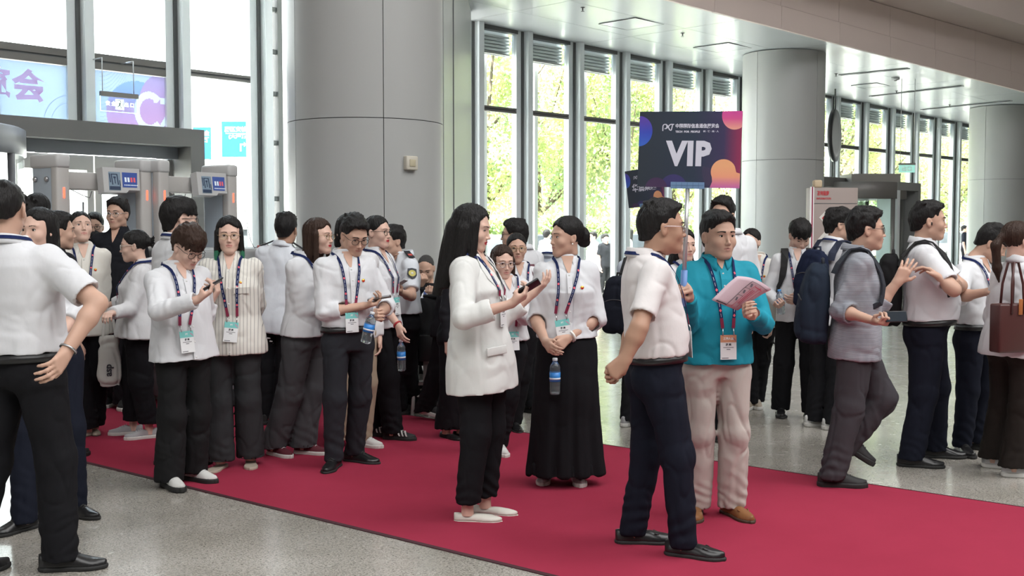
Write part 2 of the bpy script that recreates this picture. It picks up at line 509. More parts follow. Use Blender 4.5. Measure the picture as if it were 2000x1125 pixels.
# ------------------------------------------------------------------ head, hair and shoe templates
# head frame: x = the person's left, y = forward, z = up; origin between the ears
HEADS = {}
def head_template(kind, lod):
    key = (kind, lod)
    if key in HEADS: return HEADS[key]
    h = (0.0036, 0.0046, 0.006)[lod]
    f = Field((-.105, -.13, -.25), (.105, .135, .15), h)
    fem = kind == 'f'; wide = 1.07 if kind == 'w' else 1.0
    jw = 0.9 if fem else wide
    f.ell((0, -.012, .043), (.0745 * wide, .096, .083), .01)
    f.ell((0, .028, -.005), (.066 * wide, .064, .088), .03)
    f.ell((0, .030, -.052), (.050 * jw, .050, .040), .03)
    f.ell((0, .070, -.090), (.024 * jw, .019, .018), .03)
    for s in (-1, 1):
        f.ell((s * .036 * wide, .060, -.022), (.028, .026, .026), .02)
        f.cone((s * .046 * jw, .0, -.058), (s * .017 * jw, .062, -.092), .016, .014, .03)
        f.ell((s * .031, .103, .010), (.017, .014, .0125), .012, '-')
        f.ell((s * .031, .0690, .010), (.0155, .0135, .012), .006)
        f.cone((s * .012, .086, .031), (s * .044, .074, .034), .009, .008, .015)
        e = Matrix.Rotation(s * .35, 3, 'Z') @ Matrix.Rotation(.2, 3, 'X')
        f.ell((s * (.0765 * wide), -.008, .0), (.0085, .018, .031), .006, Rm=np.array(e))
        f.ell((s * (.0845 * wide), -.002, .004), (.006, .009, .016), .004, '-')
    f.cone((0, .087, .018), (0, .1035, -.025), .0062, .0082, .011)
    f.ell((0, .1065, -.0275), (.0085, .0085, .0075), .007)
    for s in (-1, 1): f.ell((s * .0108, .0975, -.0305), (.0062, .008, .006), .005)
    # mouth
    f.ell((0, .078, -.055), (.03, .017, .022), .015)
    f.cone((-.019, .0855, -.0525), (0, .0955, -.0505), .0035, .0055, .006)
    f.cone((.019, .0855, -.0525), (0, .0955, -.0505), .0035, .0055, .006)
    f.cone((-.014, .087, -.0615), (.014, .087, -.0615), .0055, .0055, .006)
    f.ell((0, .0925, -.0618), (.012, .006, .0055), .006)
    f.cone((-.022, .098, -.0565), (.022, .098, -.0565), .0022, .0022, .004, '-')
    # neck
    rn = .049 if fem else .056 * (1.06 if kind == 'w' else 1)
    f.cone((0, -.022, -.04), (0, -.042, -.235), rn, rn * 1.06, .03)
    if not fem: f.ell((0, .012, -.135), (.012, .012, .014), .02)
    V, F = f.mesh(1)
    keep = V[F].mean(1)[:, 2] > -.228
    F = F[keep]
    C = V[F].mean(1)
    lips = (C[:, 1] > .078) & (np.abs(C[:, 2] + .0565) < (.0092 if fem else .0080) * np.sqrt(np.clip(1 - (C[:, 0] / .0225)**2, 0, 1)))
    def front_y(x, z):
        i = int(round((x - f.lo[0]) / h)); k = int(round((z - f.lo[2]) / h))
        col = np.nonzero(f.d[i, :, k] < 0)[0]
        return f.lo[1] + col.max() * h
    HEADS[key] = (V, F, lips.astype(int), front_y, wide)
    return HEADS[key]

EYE_Y = .0700
def eye_patch(s, hh):
    """almond shaped convex eye: white, iris; returns verts, faces, material per face"""
    c = np.array([s * .031, EYE_Y, .010]); Rr = .0172
    us = np.linspace(-1, 1, 15); vs = np.linspace(-1, 1, 6)
    P = []
    for v in vs:
        for u in us:
            x = u * .0135; z = v * hh * (1 - u * u)**0.6 + .0012 * u * s
            P.append(c + [x, math.sqrt(max(Rr**2 - x * x - z * z, 0)), z])
    F = []; M = []
    for i in range(5):
        for j in range(14):
            F.append((i*15+j, i*15+j+1, (i+1)*15+j+1, (i+1)*15+j))
            u = (us[j] + us[j+1]) / 2 * .0135
            M.append(1 if abs(u) < .0052 else 0)
    return np.array(P), np.array(F), M

GY = [-.14, -.09, -.05, -.03, .0, .022, .036, .05, .064, .085, .13]
HAIRLINE = {
    'short':   [-.05, -.055, -.045, -.015, .030, .022, .002, .050, .078, .096, .098],
    'crew':    [-.03, -.035, -.025, .0, .034, .028, .012, .05, .07, .085, .09],
    'fringe':  [-.06, -.065, -.05, -.02, .024, .012, -.012, .028, .040, .042, .042],
    'recede':  [-.03, -.035, -.025, .0, .034, .028, .015, .06, .085, .108, .108],
    'bald':    [-.03, -.03, -.02, .0, .034, .045, .060, .10, .14, .2, .2],
    'back':    [-.05, -.06, -.05, -.02, .012, .022, .028, .058, .078, .092, .09],
    'long':    [-.30, -.30, -.30, -.30, -.30, -.26, -.14, .01, .058, .086, .086],
}
def hair_field(st, lod):
    """st: dict(style, o, top, len, ...) -> verts, faces in the head frame"""
    sty = st['style']; h = (.0058, .0075, .0095)[lod]
    ln = st.get('len', .3); o = st.get('o', .011); top = st.get('top', .006)
    zlo = -.16
    if sty in ('long', 'bob'): zlo = -ln - .05
    if sty == 'pony': zlo = min(zlo, -st.get('len', .2) - .06)
    f = Field((-.17, -.23, zlo), (.17, .16, .21), h)
    line = HAIRLINE[{'short': 'short', 'crew': 'crew', 'fringe': 'fringe', 'recede': 'recede', 'bald': 'bald', 'bun': 'back',
                     'pony': 'back', 'updo': 'back', 'messy': 'back', 'long': 'long', 'bob': 'long'}[sty]]
    f.ell((0, -.014, .046 + top * .5), (.0755 + o, .0975 + o, .082 + o + top * .5), .0)
    if sty in ('short', 'fringe', 'crew') and top > .008:
        f.ell((0, .03, .088), (.062, .062, .035 + top), .03)
    if sty in ('short', 'fringe', 'recede', 'crew'):
        f.cone((0, -.055, .01), (0, -.062, -.05), .064, .05, .03)
    def cut(x, y, z):
        g = np.interp(y, GY, line).astype(np.float32)
        if sty in ('long', 'bob'): g = g + np.clip((y - .02) / .04, 0, 1) * (.026 - .62 * np.abs(x - st.get('partx', .008)))
        if sty in ('bun', 'pony', 'messy', 'updo'): g = g - .25 * np.abs(x) * (y > .04)
        if sty == 'fringe': g = g + .012 * np.sin(x * 95 + 1.0) + st.get('sweep', .25) * x
        if sty in ('short',): g = g + st.get('sweep', .1) * x * (y > .05)
        return (g - z) * .75
    f.func(cut, (-.2, -.3, -.6), (.2, .2, .3), .006, 'x')
    rr = random.Random(st.get('seed', 1))
    if sty in ('short', 'fringe', 'crew', 'recede') and lod < 2:   # locks breaking the front hairline and crown
        n = {'short': 15, 'fringe': 17, 'crew': 11, 'recede': 9}[sty]
        z0 = {'short': .104, 'fringe': .088, 'crew': .094, 'recede': .112}[sty]
        dirx = st.get('part', 1)
        for i in range(n):
            u = -1 + 2 * i / (n - 1); xx = u * .060
            yb = .082 - .035 * u * u + (o - .01); zb = z0 + top * .6 - .022 * u * u
            if sty == 'fringe': e = (xx + .012 * dirx + rr.uniform(-.008, .008), yb + .014 - .004 * abs(u), zb - .046 - rr.uniform(0, .016))
            else: e = (xx + dirx * rr.uniform(.008, .024), yb + rr.uniform(.002, .010), zb + rr.uniform(-.003, .014))
            f.cone((xx, yb - .02, zb - .004), e, .014, .004, .008)
        for i in range(12):
            a = rr.uniform(0, 6.28); q = rr.uniform(.02, .06)
            p = (q * math.cos(a), -.03 + q * math.sin(a) * 1.2, .118 + top + o * .6 - q * q * 6)
            f.cone(p, (p[0] + rr.uniform(-.02, .02), p[1] + rr.uniform(-.02, .03), p[2] + rr.uniform(.004, .011)), .016, .004, .01)
    if sty in ('bun', 'updo'):
        bz, by, br = st.get('bun', (.02, -.125, .052))
        f.ell((0, by, bz), (br, br * .8, br * 1.05), .015)
        if sty == 'bun': f.ell((0, by - .012, bz - .038), (br * .75, br * .65, br * .6), .008)
    if sty == 'updo':
        for i in range(16):
            a = i * 2.4; f.cone((0, -.11, .06), (.05 * math.cos(a), -.12 + .06 * math.sin(a * 1.7), .10 + .03 * math.sin(a)), .022, .007, .008)
    if sty == 'messy':
        f.ell((0, -.115, .03), (.035, .035, .035), .015)
        for i in range(18):
            a = i * 2.4; r = .05 + .025 * ((i * 7) % 5) / 5
            f.cone((0, -.12, .03), (r * math.cos(a), -.145 - .03 * ((i * 3) % 4) / 4, .02 + r * 1.1 * math.sin(a)), .013, .003, .006)
    if sty == 'pony':
        L = st.get('len', .2)
        f.ell((0, -.118, .035), (.022, .022, .022), .015)
        f.cone((0, -.125, .035), (0, -.165, -.02), .022, .03, .02)
        f.cone((0, -.165, -.02), (0, -.15, -.02 - L * .6), .03, .026, .02)
        f.cone((0, -.15, -.02 - L * .6), (0, -.135, -.02 - L), .026, .006, .02)
    if sty in ('long', 'bob'):
        wd = st.get('wide', .0)
        rows = [(-ln, .07 + wd, .035, -.062 + st.get('by', 0)), (-ln * .75, .088 + wd, .05, -.055 + st.get('by', 0) * .7), (-ln * .4, .092 + wd * .6, .062, -.045),
                (-.06, .09, .072, -.038), (.03, .087, .085, -.03), (.09, .07, .085, -.02)]
        f.loft(np.zeros(3), np.array([1., 0, 0]), np.array([0, 1., 0]), np.array([0, 0, 1.]), rows, .015,
               lo=(-.17, -.2, zlo), hi=(.17, .14, .12))
        # the face stays open
        f.func(lambda x, y, z: np.maximum(np.maximum(.052 - y * 1.0 + np.abs(x) * .15 - .028, z - .06), -z - .6) * .8, (-.2, -.3, -.6), (.2, .2, .3), .012, '-')
        for (a, b, r0, r1) in st.get('locks', []):
            f.cone(a, b, r0, r1, .018)
    for (a, b, r0, r1) in st.get('tufts', []): f.cone(a, b, r0, r1, .012)
    V, F = f.mesh(1)
    if len(V) == 0: return V, F
    N = normals(V, F)
    sd = st.get('seed', 1)
    ang = np.arctan2(V[:, 0], V[:, 1] + .02)
    amp = st.get('amp', .0042)
    if sty in ('long', 'bob', 'pony', 'bun', 'updo'):
        q = np.stack([ang * 9, V[:, 2] * 6, np.zeros(len(V)) + sd], 1)
        q2 = np.stack([ang * 26, V[:, 2] * 9, np.zeros(len(V)) + sd], 1)
    else:
        q = np.stack([V[:, 0] * 70, V[:, 1] * 28, V[:, 2] * 22], 1); q2 = q * 2.1
    V = V + N * (amp * vnoise(q, sd) + amp * .7 * vnoise(q2, sd + 3))[:, None]
    return V, F

SHOES = {}
def shoe_template(kind):
    """length 0.27, origin under the middle of the foot, y towards the toe -> (upper mesh, sole mesh, detail mesh)"""
    if kind in SHOES: return SHOES[kind]
    ex, ey, ez = np.eye(3)
    sole_h = {'dress': .02, 'loafer': .022, 'sneaker': .034, 'flat': .01, 'sandal': .026}[kind]
    f = Field((-.065, -.16, -.01), (.065, .16, .13), .006)
    # outline rows along y: (y, half width, dummy, cx)
    rows = [(-.136, .012), (-.13, .024), (-.11, .034), (-.06, .034), (-.01, .034), (.04, .043), (.075, .045), (.105, .038), (.125, .026), (.135, .012)]
    if kind in ('dress',): rows[-3:] = [(.105, .036), (.13, .022), (.142, .008)]
    if kind == 'flat': rows = [(y, w * .92) for y, w in rows]
    ys = [r[0] for r in rows]; ws = [r[1] for r in rows]
    tops = {'dress': [(-.135, .075), (-.08, .085), (-.02, .088), (.03, .066), (.08, .05), (.14, .04)],
            'loafer': [(-.135, .07), (-.08, .075), (-.02, .07), (.03, .066), (.08, .055), (.14, .045)],
            'sneaker': [(-.135, .085), (-.08, .092), (-.02, .098), (.03, .08), (.08, .062), (.14, .05)],
            'flat': [(-.135, .052), (-.08, .05), (-.02, .046), (.03, .046), (.08, .04), (.14, .03)],
            'sandal': [(-.135, .05), (-.08, .062), (-.02, .075), (.03, .06), (.08, .045), (.14, .035)]}[kind]
    def up(x, y, z):
        w = np.interp(y, ys, ws).astype(np.float32); t = np.interp(y, [q[0] for q in tops], [q[1] for q in tops]).astype(np.float32)
        zz = np.clip(z, 0, None)
        q = (np.abs(x / np.maximum(w, .004))**2.3 + np.abs(zz / t)**2.6)**(1 / 2.5)
        d = (q - 1) * np.minimum(w, t) * .8
        d = np.maximum(d, sole_h * .8 - z); d = np.maximum(d, np.maximum(-.136 - y, y - .14))
        return d
    f.func(up, (-.07, -.2, -.02), (.07, .2, .14))
    if kind in ('dress', 'sneaker', 'loafer', 'flat'):
        f.ell((0, -.055, tops[1][1] + (.0 if kind != 'flat' else .012)), (.026, .05, .024 if kind != 'loafer' else .02), .008, '-')
    if kind == 'sandal':
        f.func(lambda x, y, z: np.maximum(.014 - np.abs(y - .012) * .0 - np.minimum(np.abs(y + .02), np.abs(y - .052)) * 0 , 0) + np.where((np.abs(y - .045) < .022) | (np.abs(y + .005) < .014), 1., -.01), (-.07, -.2, sole_h), (.07, .2, .14), 0, 'x')
    UV = f.mesh(1)
    g = Field((-.065, -.165, -.012), (.065, .165, .06), .006)
    def so(x, y, z):
        w = np.interp(y, ys, ws).astype(np.float32) + (.004 if kind in ('sneaker', 'dress', 'loafer', 'sandal') else .001)
        d = np.abs(x) - w
        d = np.maximum(d, np.maximum(-.14 - y, y - .146)); d = np.maximum(d, np.maximum(-z, z - sole_h))
        if kind == 'dress': d = np.maximum(d, -np.maximum(np.maximum(z - .013, .045 - np.abs(y + .005)), 0) if False else d)
        return d
    g.func(so, (-.07, -.2, -.02), (.07, .2, .1))
    SV = g.mesh(1)
    D = MB()
    zt = lambda y: float(np.interp(y, [q[0] for q in tops], [q[1] for q in tops]))
    if kind in ('sneaker', 'dress'):
        for i in range(4 if kind == 'sneaker' else 3):
            y = -.005 + i * .017
            D.tube([(-.02, y, zt(y) - .006), (0, y, zt(y) + .003), (.02, y, zt(y) - .006)], .0026, 5)
    if kind == 'loafer':
        D.tube([(.03 * math.cos(a), .045 + .035 * math.sin(a), .058 - .012 * math.sin(a)) for a in np.linspace(0, math.pi, 9)], .003, 5)
    SHOES[kind] = (UV, SV, D)
    return SHOES[kind]

# ------------------------------------------------------------------ people
SKIN = {'fair': (.65, .43, .345), 'mid': (.54, .34, .255), 'tan': (.42, .245, .17)}
def skin_mat(k): return mat('skin_' + k, SKIN[k], .5, spec=0.35, noise=(14, .07), bump=[(160, .08, .001, (1, 1, 1))])
LIPS = {'fair': (.52, .24, .205), 'mid': (.43, .21, .17), 'tan': (.33, .165, .125), 'red': (.42, .035, .05)}
def lip_mat(k): return mat('lips_' + k, LIPS[k], .4)
M_EYEW = mat('eye_white', (.62, .6, .58), .3); M_IRIS = mat('iris', (.02, .012, .008), .2)
HAIRC = {'black': (.011, .010, .010), 'brown': (.035, .018, .012), 'grey': (.05, .048, .047)}
def hm(k): return hair_mat('hair_' + k, HAIRC[k])

MALE = [(-.40, .172, .122, 0), (-.1, .174, .128, 0), (.12, .166, .122, .004), (.3, .158, .117, .008), (.5, .163, .119, .01), (.7, .174, .122, .006),
        (.88, .172, .112, -.004), (.98, .150, .092, -.012), (1.05, .112, .076, -.016), (1.11, .078, .066, -.016), (1.17, .058, .058, -.012)]
FEM = [(-.40, .172, .122, 0), (-.1, .174, .128, 0), (.12, .160, .118, .002), (.3, .140, .102, .004), (.5, .143, .108, .012), (.68, .152, .119, .018),
       (.88, .148, .100, .0), (.98, .128, .082, -.010), (1.05, .096, .068, -.013), (1.11, .068, .060, -.012), (1.17, .052, .052, -.010)]

class Human: pass
def sphere_ray(J, L, px, py, sg):
    d = nrm(ray(px, py)); v = CAMP - J
    b = np.dot(v, d); c = np.dot(v, v) - L * L; disc = b * b - c
    if disc < 0:
        return J + L * nrm(CAMP - b * d - J)
    return CAMP + (-b + sg * math.sqrt(disc)) * d

def wrinkle(V, F, amp, seed, joints=(), ends=()):
    N = normals(V, F)
    n = amp * .55 * vnoise(V * [8, 8, 5], seed) + amp * .35 * vnoise(V * [19, 19, 10], seed + 5)
    w = V + .05 * np.stack([vnoise(V * 5, seed + 1), vnoise(V * 5, seed + 2), vnoise(V * 5, seed + 3)], 1)
    n = n - amp * 1.5 * np.maximum(1 - np.abs(vnoise(w * [6, 6, 3.4], seed + 31)) * 4.5, 0)**1.3 - amp * 1.1 * np.maximum(1 - np.abs(vnoise(w * [11, 11, 7], seed + 37)) * 4.0, 0)**1.3
    n = n + amp * .5 * np.maximum(1 - np.abs(vnoise(w * [9, 9, 5], seed + 43)) * 4.0, 0)**1.3
    for (p, rad, dr, am) in joints:
        q = V - p; r2 = (q * q).sum(1) / (rad * rad)
        ph = (q @ nrm(dr)) * 2 * math.pi / .055 + 4.5 * vnoise(V * 8, seed + 9)
        n = n + am * np.sin(ph) * np.exp(-r2) * (.45 + .55 * vnoise(V * 11, seed + 21))
    for (p, rad) in ends: n = n * (1 - .9 * np.exp(-((V - p)**2).sum(1) / rad**2))
    return V + N * n[:, None]

def hand_prims(f, w, d, n, side, hs, pose):
    """fingers and palm; side +1 right hand, -1 left hand"""
    d = nrm(d); n = nrm(n - d * np.dot(n, d)); b = np.cross(d, n) * side
    kx = (.029, .010, -.009, -.027); kl = (.086, .091, .086, .078)
    for i in range(4):
        f.cone(w + b * kx[i] * .45 * hs, w + d * kl[i] * hs + b * kx[i] * hs, .0165 * hs, .0115 * hs, .014)
    f.cone(w + d * .02 * hs + b * .012 * hs, w + d * .05 * hs + b * .03 * hs + n * .008 * hs, .018 * hs, .014 * hs, .014)
    bends = {'relax': (24, 28, 20), 'fist': (78, 92, 55), 'grip': (52, 74, 45), 'flat': (4, 6, 5), 'hold': (38, 48, 30), 'open': (12, 22, 15)}[pose]
    seg = ((.040, .025, .021), (.044, .028, .022), (.041, .027, .021), (.032, .020, .018))
    for i in range(4):
        p = w + d * kl[i] * hs + b * kx[i] * hs; th = 0.0
        sp = {'open': .10, 'flat': .04}.get(pose, .02) * (1.5 - i)
        extra = (0, 3, 7, 12)[i] if pose in ('relax', 'hold', 'open') else 0
        for j in range(3):
            th += R(bends[j] + extra * (j == 0))
            q = p + (d * math.cos(th) + n * math.sin(th) + b * sp) * seg[i][j] * hs
            rr = (.0092, .0083, .0075, .0064)
            f.cone(p, q, rr[j] * hs, rr[j+1] * hs, .005)
            p = q
    tb = w + d * .03 * hs + b * .027 * hs + n * .004 * hs
    if pose in ('fist', 'grip', 'hold'):
        m = tb + (d * .62 + b * .38 + n * .68) * .036 * hs; t = m + (d * .72 - b * .35 + n * .45) * .03 * hs
    elif pose in ('open', 'flat'):
        m = tb + (d * .62 + b * .75 + n * .12) * .042 * hs; t = m + (d * .85 + b * .45 + n * .1) * .03 * hs
    else:
        m = tb + (d * .8 + b * .5 + n * .28) * .04 * hs; t = m + (d * .95 + b * .1 + n * .25) * .028 * hs
    f.cone(tb, m, .0125 * hs, .0105 * hs, .012); f.cone(m, t, .0105 * hs, .0085 * hs, .004)

def person(label, x, fy=None, Y=None, sx=None, top=430, hx=None, yaw=0, hyaw=None, hpitch=0, hroll=0, sex='m', wide=False,
           w=1.0, belly=0.0, skin='fair', lips=None, hair=None, hairc='black', topw=None, bottom=None, shoes=None,
           armR=None, armL=None, feet=None, lod=1, glasses=None, eye=.0052, lanyard=None, belt=None, sdy=0.0, hdy=0.0, sz=None,
           group=None, seat=None, seed=None, neckfw=0.02, brows=True, arm_scale=1.0, hipz=None, pin=False, lookup=0):
    """every joint is a place in the hall: the pixel gives a line of sight, the bone length or the depth the place on it"""
    H = Human(); seed = seed if seed is not None else int(x) % 97
    if Y is None: Y = on_z(x, fy)[1]
    hx = x if hx is None else hx; sx = x if sx is None else sx
    ht = z_of(top, Y) if seat is None else seat[1]
    H.ht = ht; H.Y = Y
    f = np.array([math.sin(R(yaw)), -math.cos(R(yaw)), 0.0])
    k = ht / 1.72 if seat is None else 1.0
    fem = sex == 'f'
    Pz = (.525 * ht) if hipz is None else hipz
    Sz = .817 * ht if sz is None else z_of(sz, Y + sdy)
    if seat is not None: Pz = seat[0]; Sz = seat[0] + .5
    P = at(x, 500, Y); P[2] = Pz
    S = at(sx, 500, Y + sdy); S[2] = Sz
    root = np.array([P[0], P[1], 0.0])
    ez = nrm(S - P); ey = nrm(f - ez * np.dot(f, ez)); ex = np.cross(ey, ez)
    L = np.linalg.norm(S - P)
    H.P, H.S, H.ex, H.ey, H.ez, H.L = P, S, ex, ey, ez, L
    st = np.array(FEM if fem else MALE, float)
    st[:, 1:4] *= k
    nw = np.interp(st[:, 0], [-.4, .95, 1.05, 1.2], [w, w, 1, 1]); st[:, 1] *= nw; st[:, 2] *= np.interp(st[:, 0], [-.4, .95, 1.05, 1.2], [w, w, 1, 1])
    if belly:
        g = np.exp(-((st[:, 0] - .3) / .3)**2) * belly
        st[:, 2] += g * .6; st[:, 3] += g * .6
    st[:, 0] *= L
    base = st.copy()
    shw = (.132 if fem else .153) * k * (1 + (w - 1) * .7)
    L1, L2 = .178 * ht * arm_scale, .150 * ht * arm_scale
    if seat is not None: L1, L2 = .30, .26
    hs = (0.93 if fem else 1.03) * (k * .5 + .5)
    th = R(yaw) + math.pi
    E = thing('person', label, 'person', tuple(root), th, group)
    ct, sn = math.cos(th), math.sin(th)
    Rz = np.array([[ct, -sn, 0], [sn, ct, 0], [0, 0, 1]])
    loc = lambda V: (np.asarray(V) - root) @ Rz
    H.E, H.loc, H.root, H.Rz = E, loc, root, Rz
    # ---------------- head
    hy = yaw if hyaw is None else hyaw
    hsz = (.985 if fem else 1.02) * (k * .45 + .55)
    if seat is not None: hsz = 1.0
    fh = np.array([math.sin(R(hy)), -math.cos(R(hy)), 0.0])
    HM = np.stack([np.cross(fh, [0, 0, 1.]), fh, [0, 0, 1.]], 1)
    pm = np.array(Matrix.Rotation(R(-hpitch), 3, 'X')); rm = np.array(Matrix.Rotation(R(hroll), 3, 'Y'))
    HM = HM @ pm @ rm
    hair_top = (hair or {}).get('o', .011) + (hair or {}).get('top', .006) * .8
    Hc = at(hx, top, Y + hdy)
    up = HM[:, 2]
    Hc[2] = Hc[2] - (.126 * hsz + hair_top) * abs(up[2]) - .03 * abs(math.sin(R(hpitch)))
    H.Hc, H.HM, H.hsz = Hc, HM, hsz
    kind = 'f' if fem else ('w' if wide else 'm')
    hv, hf, hl, fy_, hw = head_template(kind, lod)
    nb = np.array([0, -.040, -.195]); NB = S + ez * .045 * k + ey * (-.012 + .0)
    TM = np.stack([ex, ey, ez], 1)
    wgt = sstep(hv[:, 2] + .7 * np.maximum(hv[:, 1] - .0, 0), -.085, -.19)[:, None]
    hw_ = Hc + (hv * hsz) @ HM.T
    tw_ = NB + ((hv - nb) * hsz) @ TM.T
    body = [(hw_ * (1 - wgt) + tw_ * wgt, hf)]
    bm_idx = [hl]
    headw = lambda V: Hc + (np.asarray(V) * hsz) @ HM.T
    H.headw = headw
    # ---------------- arms
    H.arm = {}
    for side, spec in (('R', armR), ('L', armL)):
        s = 1 if side == 'R' else -1
        J = S + ex * s * shw - ez * .036 * k
        if spec is None: spec = {}
        if 'e' in spec: Ew = sphere_ray(J, L1, *spec['e'])
        else: Ew = J + L1 * nrm(-ez + ex * s * .16 - ey * .06)
        if 'w' in spec: Ww = sphere_ray(Ew, L2, *spec['w'])
        elif 'wv' in spec: q = spec['wv']; Ww = Ew + L2 * nrm(ex * q[0] * s + ey * q[1] + ez * q[2])
        else: Ww = Ew + L2 * nrm(-ez + ey * .22 + ex * s * .02)
        fd = nrm(Ww - Ew)
        hd = fd
        if 'h' in spec: hd = nrm(sphere_ray(Ww, .17 * hs, *spec['h']) - Ww)
        if 'hv' in spec: q = spec['hv']; hd = nrm(ex * q[0] * s + ey * q[1] + np.array([0, 0, q[2]]))
        pn = spec.get('n')
        pn = (-ex * s) if pn is None else (ex * pn[0] * s + ey * pn[1] + np.array([0, 0, 1.]) * pn[2])
        pn = nrm(pn - hd * np.dot(pn, hd))
        a = Human(); a.J, a.E, a.W, a.d, a.n, a.fd = J, Ew, Ww, hd, pn, fd
        a.b = np.cross(hd, pn) * s
        a.grip = Ww + hd * .085 * hs + pn * .03 * hs
        a.pose = spec.get('pose', 'relax'); a.s = s
        H.arm[side] = a
        sl = spec.get('sleeve', (topw or {}).get('sleeve', 'long'))
        a.sl = sl
        gh = (.0048, .0058, .0085)[lod]
        t0 = {'short': .5, 'long': 1.55, 'roll': 1.1, 'elbow': .8}[sl]
        if spec.get('hide'): continue
        pts = [Ww + hd * .2, Ww, Ww + pn * .1, Ww + a.b * .09, Ww - a.b * .06]
        start = J + (Ew - J) * t0 if t0 < 1 else Ew + (Ww - Ew) * (t0 - 1)
        pts.append(start)
        if t0 < 1: pts.append(Ew)
        pts = np.array(pts)
        fl = Field(pts.min(0) - .07, pts.max(0) + .07, gh)
        ar = .92 if fem else 1.0
        ar *= (.6 + .4 * w) * (.5 + .5 * k)
        if t0 < 1: fl.cone(start, Ew, .047 * ar, .040 * ar, .02)
        mid = Ew + (Ww - Ew) * .3 
        if t0 < 1.3: fl.cone(Ew, mid, .040 * ar, .0415 * ar, .02); fl.cone(mid, Ww, .0415 * ar, .028 * ar, .02, flat=(pn, .85))
        else: fl.cone(start, Ww, .036 * ar, .028 * ar, .02, flat=(pn, .85))
        if spec.get('glove'): pass
        hand_prims(fl, Ww, hd, pn, s, hs, a.pose)
        v, q = fl.mesh(1)
        body.append((v, q)); bm_idx.append(np.full(len(q), 2 if spec.get('glove') else 0))
    # ---------------- trunk and legs under the clothes (coarse, same body)
    tv, tf = tube_rings([P - ez * .05, P + ez * L * .3, P + ez * L * .7, P + ez * L * .95, P + ez * L * 1.08],
                        [.12 * k, .10 * k, .12 * k, .10 * k, .045], [.08 * k, .07 * k, .08 * k, .06 * k, .045], ref=ey, seg=10)
    body.append((tv, tf)); bm_idx.append(np.zeros(len(tf)))
    # ---------------- legs
    if seat is None:
        tl, sl_ = .2415 * ht, .2365 * ht
    else: tl, sl_ = .42, .41
    H.leg = {}
    for side in ('R', 'L'):
        s = 1 if side == 'R' else -1
        hipj = P + ex * s * .085 * k - ez * .01
        fs = (feet or {}).get(side)
        if fs is not None:
            px, py, fyaw = fs[:3]; lift = fs[3] if len(fs) > 3 else 0; fp = fs[4] if len(fs) > 4 else 0
            q = on_z(px, py, .0)
        else:
            q = root + ex * s * .10 * k + f * .03; q[2] = 0; fyaw, lift, fp = yaw + s * 6, 0, 0
        fd = np.array([math.sin(R(fyaw)), -math.cos(R(fyaw)), 0.])
        ank = q - fd * .055 + np.array([0, 0, .085 + lift])
        v = ank - hipj; D = np.linalg.norm(v)
        a, b = tl, sl_
        if (seat is None and lift == 0 and D > (a + b) * .88) or D > (a + b) * .998: a, b = a * D / (a + b) * 1.0025, b * D / (a + b) * 1.0025
        ca = (a * a + D * D - b * b) / (2 * a * D); ca = max(-1, min(1, ca))
        u = v / D; pole = nrm(fd * .7 + f * .5); pole = nrm(pole - u * np.dot(pole, u))
        kn = hipj + u * a * ca + pole * a * math.sqrt(max(0, 1 - ca * ca))
        lg = Human(); lg.hip, lg.kn, lg.ank, lg.foot, lg.fd, lg.lift, lg.fp = hipj, kn, ank, q, fd, lift, fp
        H.leg[side] = lg
        if (bottom or {}).get('kind') == 'skirt': lg.hip, hipj = hipj, P + ez * 0; kn = P * .3 + ank * .7
        lv, lf = tube_rings([hipj, kn, kn + (ank - kn) * .4, ank, ank - np.array([0, 0, .05])], [.06 * k, .045 * k, .043 * k, .033 * k, .034], ref=ey, seg=10)
        body.append((lv, lf)); bm_idx.append(np.zeros(len(lf)))
    # ---------------- clothes: top
    topw = topw or {}
    T = dict(st=st)
    loose = topw.get('loose', .006)
    ts = st.copy(); tt = ts[:, 0] / L
    fit = np.interp(tt, [-.4, .6, .95, 1.1], [loose * 1.25, loose, .006, .004])
    ts[:, 1] += fit; ts[:, 2] += fit
    tuck = topw.get('tuck', True)
    waist_t = (.235 if fem else .14) if 'waist' not in topw else np.dot(at(x, topw['waist'], Y) - P, ez) / L
    hem_t = waist_t - .01 if tuck else (np.dot(at(x, topw['hem'], Y) - P, ez) / L if 'hem' in topw else -.2)
    H.waist_t, H.hem_t = waist_t, hem_t
    if topw.get('flare'):
        g = np.interp(tt, [-.4, .5], [topw['flare'], 0]); ts[:, 1] += g; ts[:, 2] += g
    if tuck:   # the cloth blouses a little over the belt
        g = np.exp(-((tt - waist_t - .10) / .09)**2) * .010; ts[:, 1] += g; ts[:, 2] += g
    if tt[0] > hem_t: ts = np.vstack([[hem_t * L - .01, *ts[0, 1:]], ts])
    H.ts = ts
    gh = (.0085, .0105, .015)[lod]
    pts = [P - ez * .02 + ez * hem_t * L, S + ez * .12]
    for a in H.arm.values(): pts += [a.J, a.E, a.W]
    pts = np.array(pts)
    F_ = Field(pts.min(0) - .2, pts.max(0) + .2, gh)
    F_.loft(P, ex, ey, ez, ts, 0, z0=hem_t * L, z1=1.16 * L)
    sr = np.array({'slim': (.060, .050, .036), 'reg': (.066, .057, .042), 'wide': (.067, .061, .052), 'suit': (.073, .062, .052)}[topw.get('cut', 'reg')])
    sr = sr * (.92 if fem else 1.0) * (.5 + .5 * w) * (.4 + .6 * k)
    jn = []; ends = []
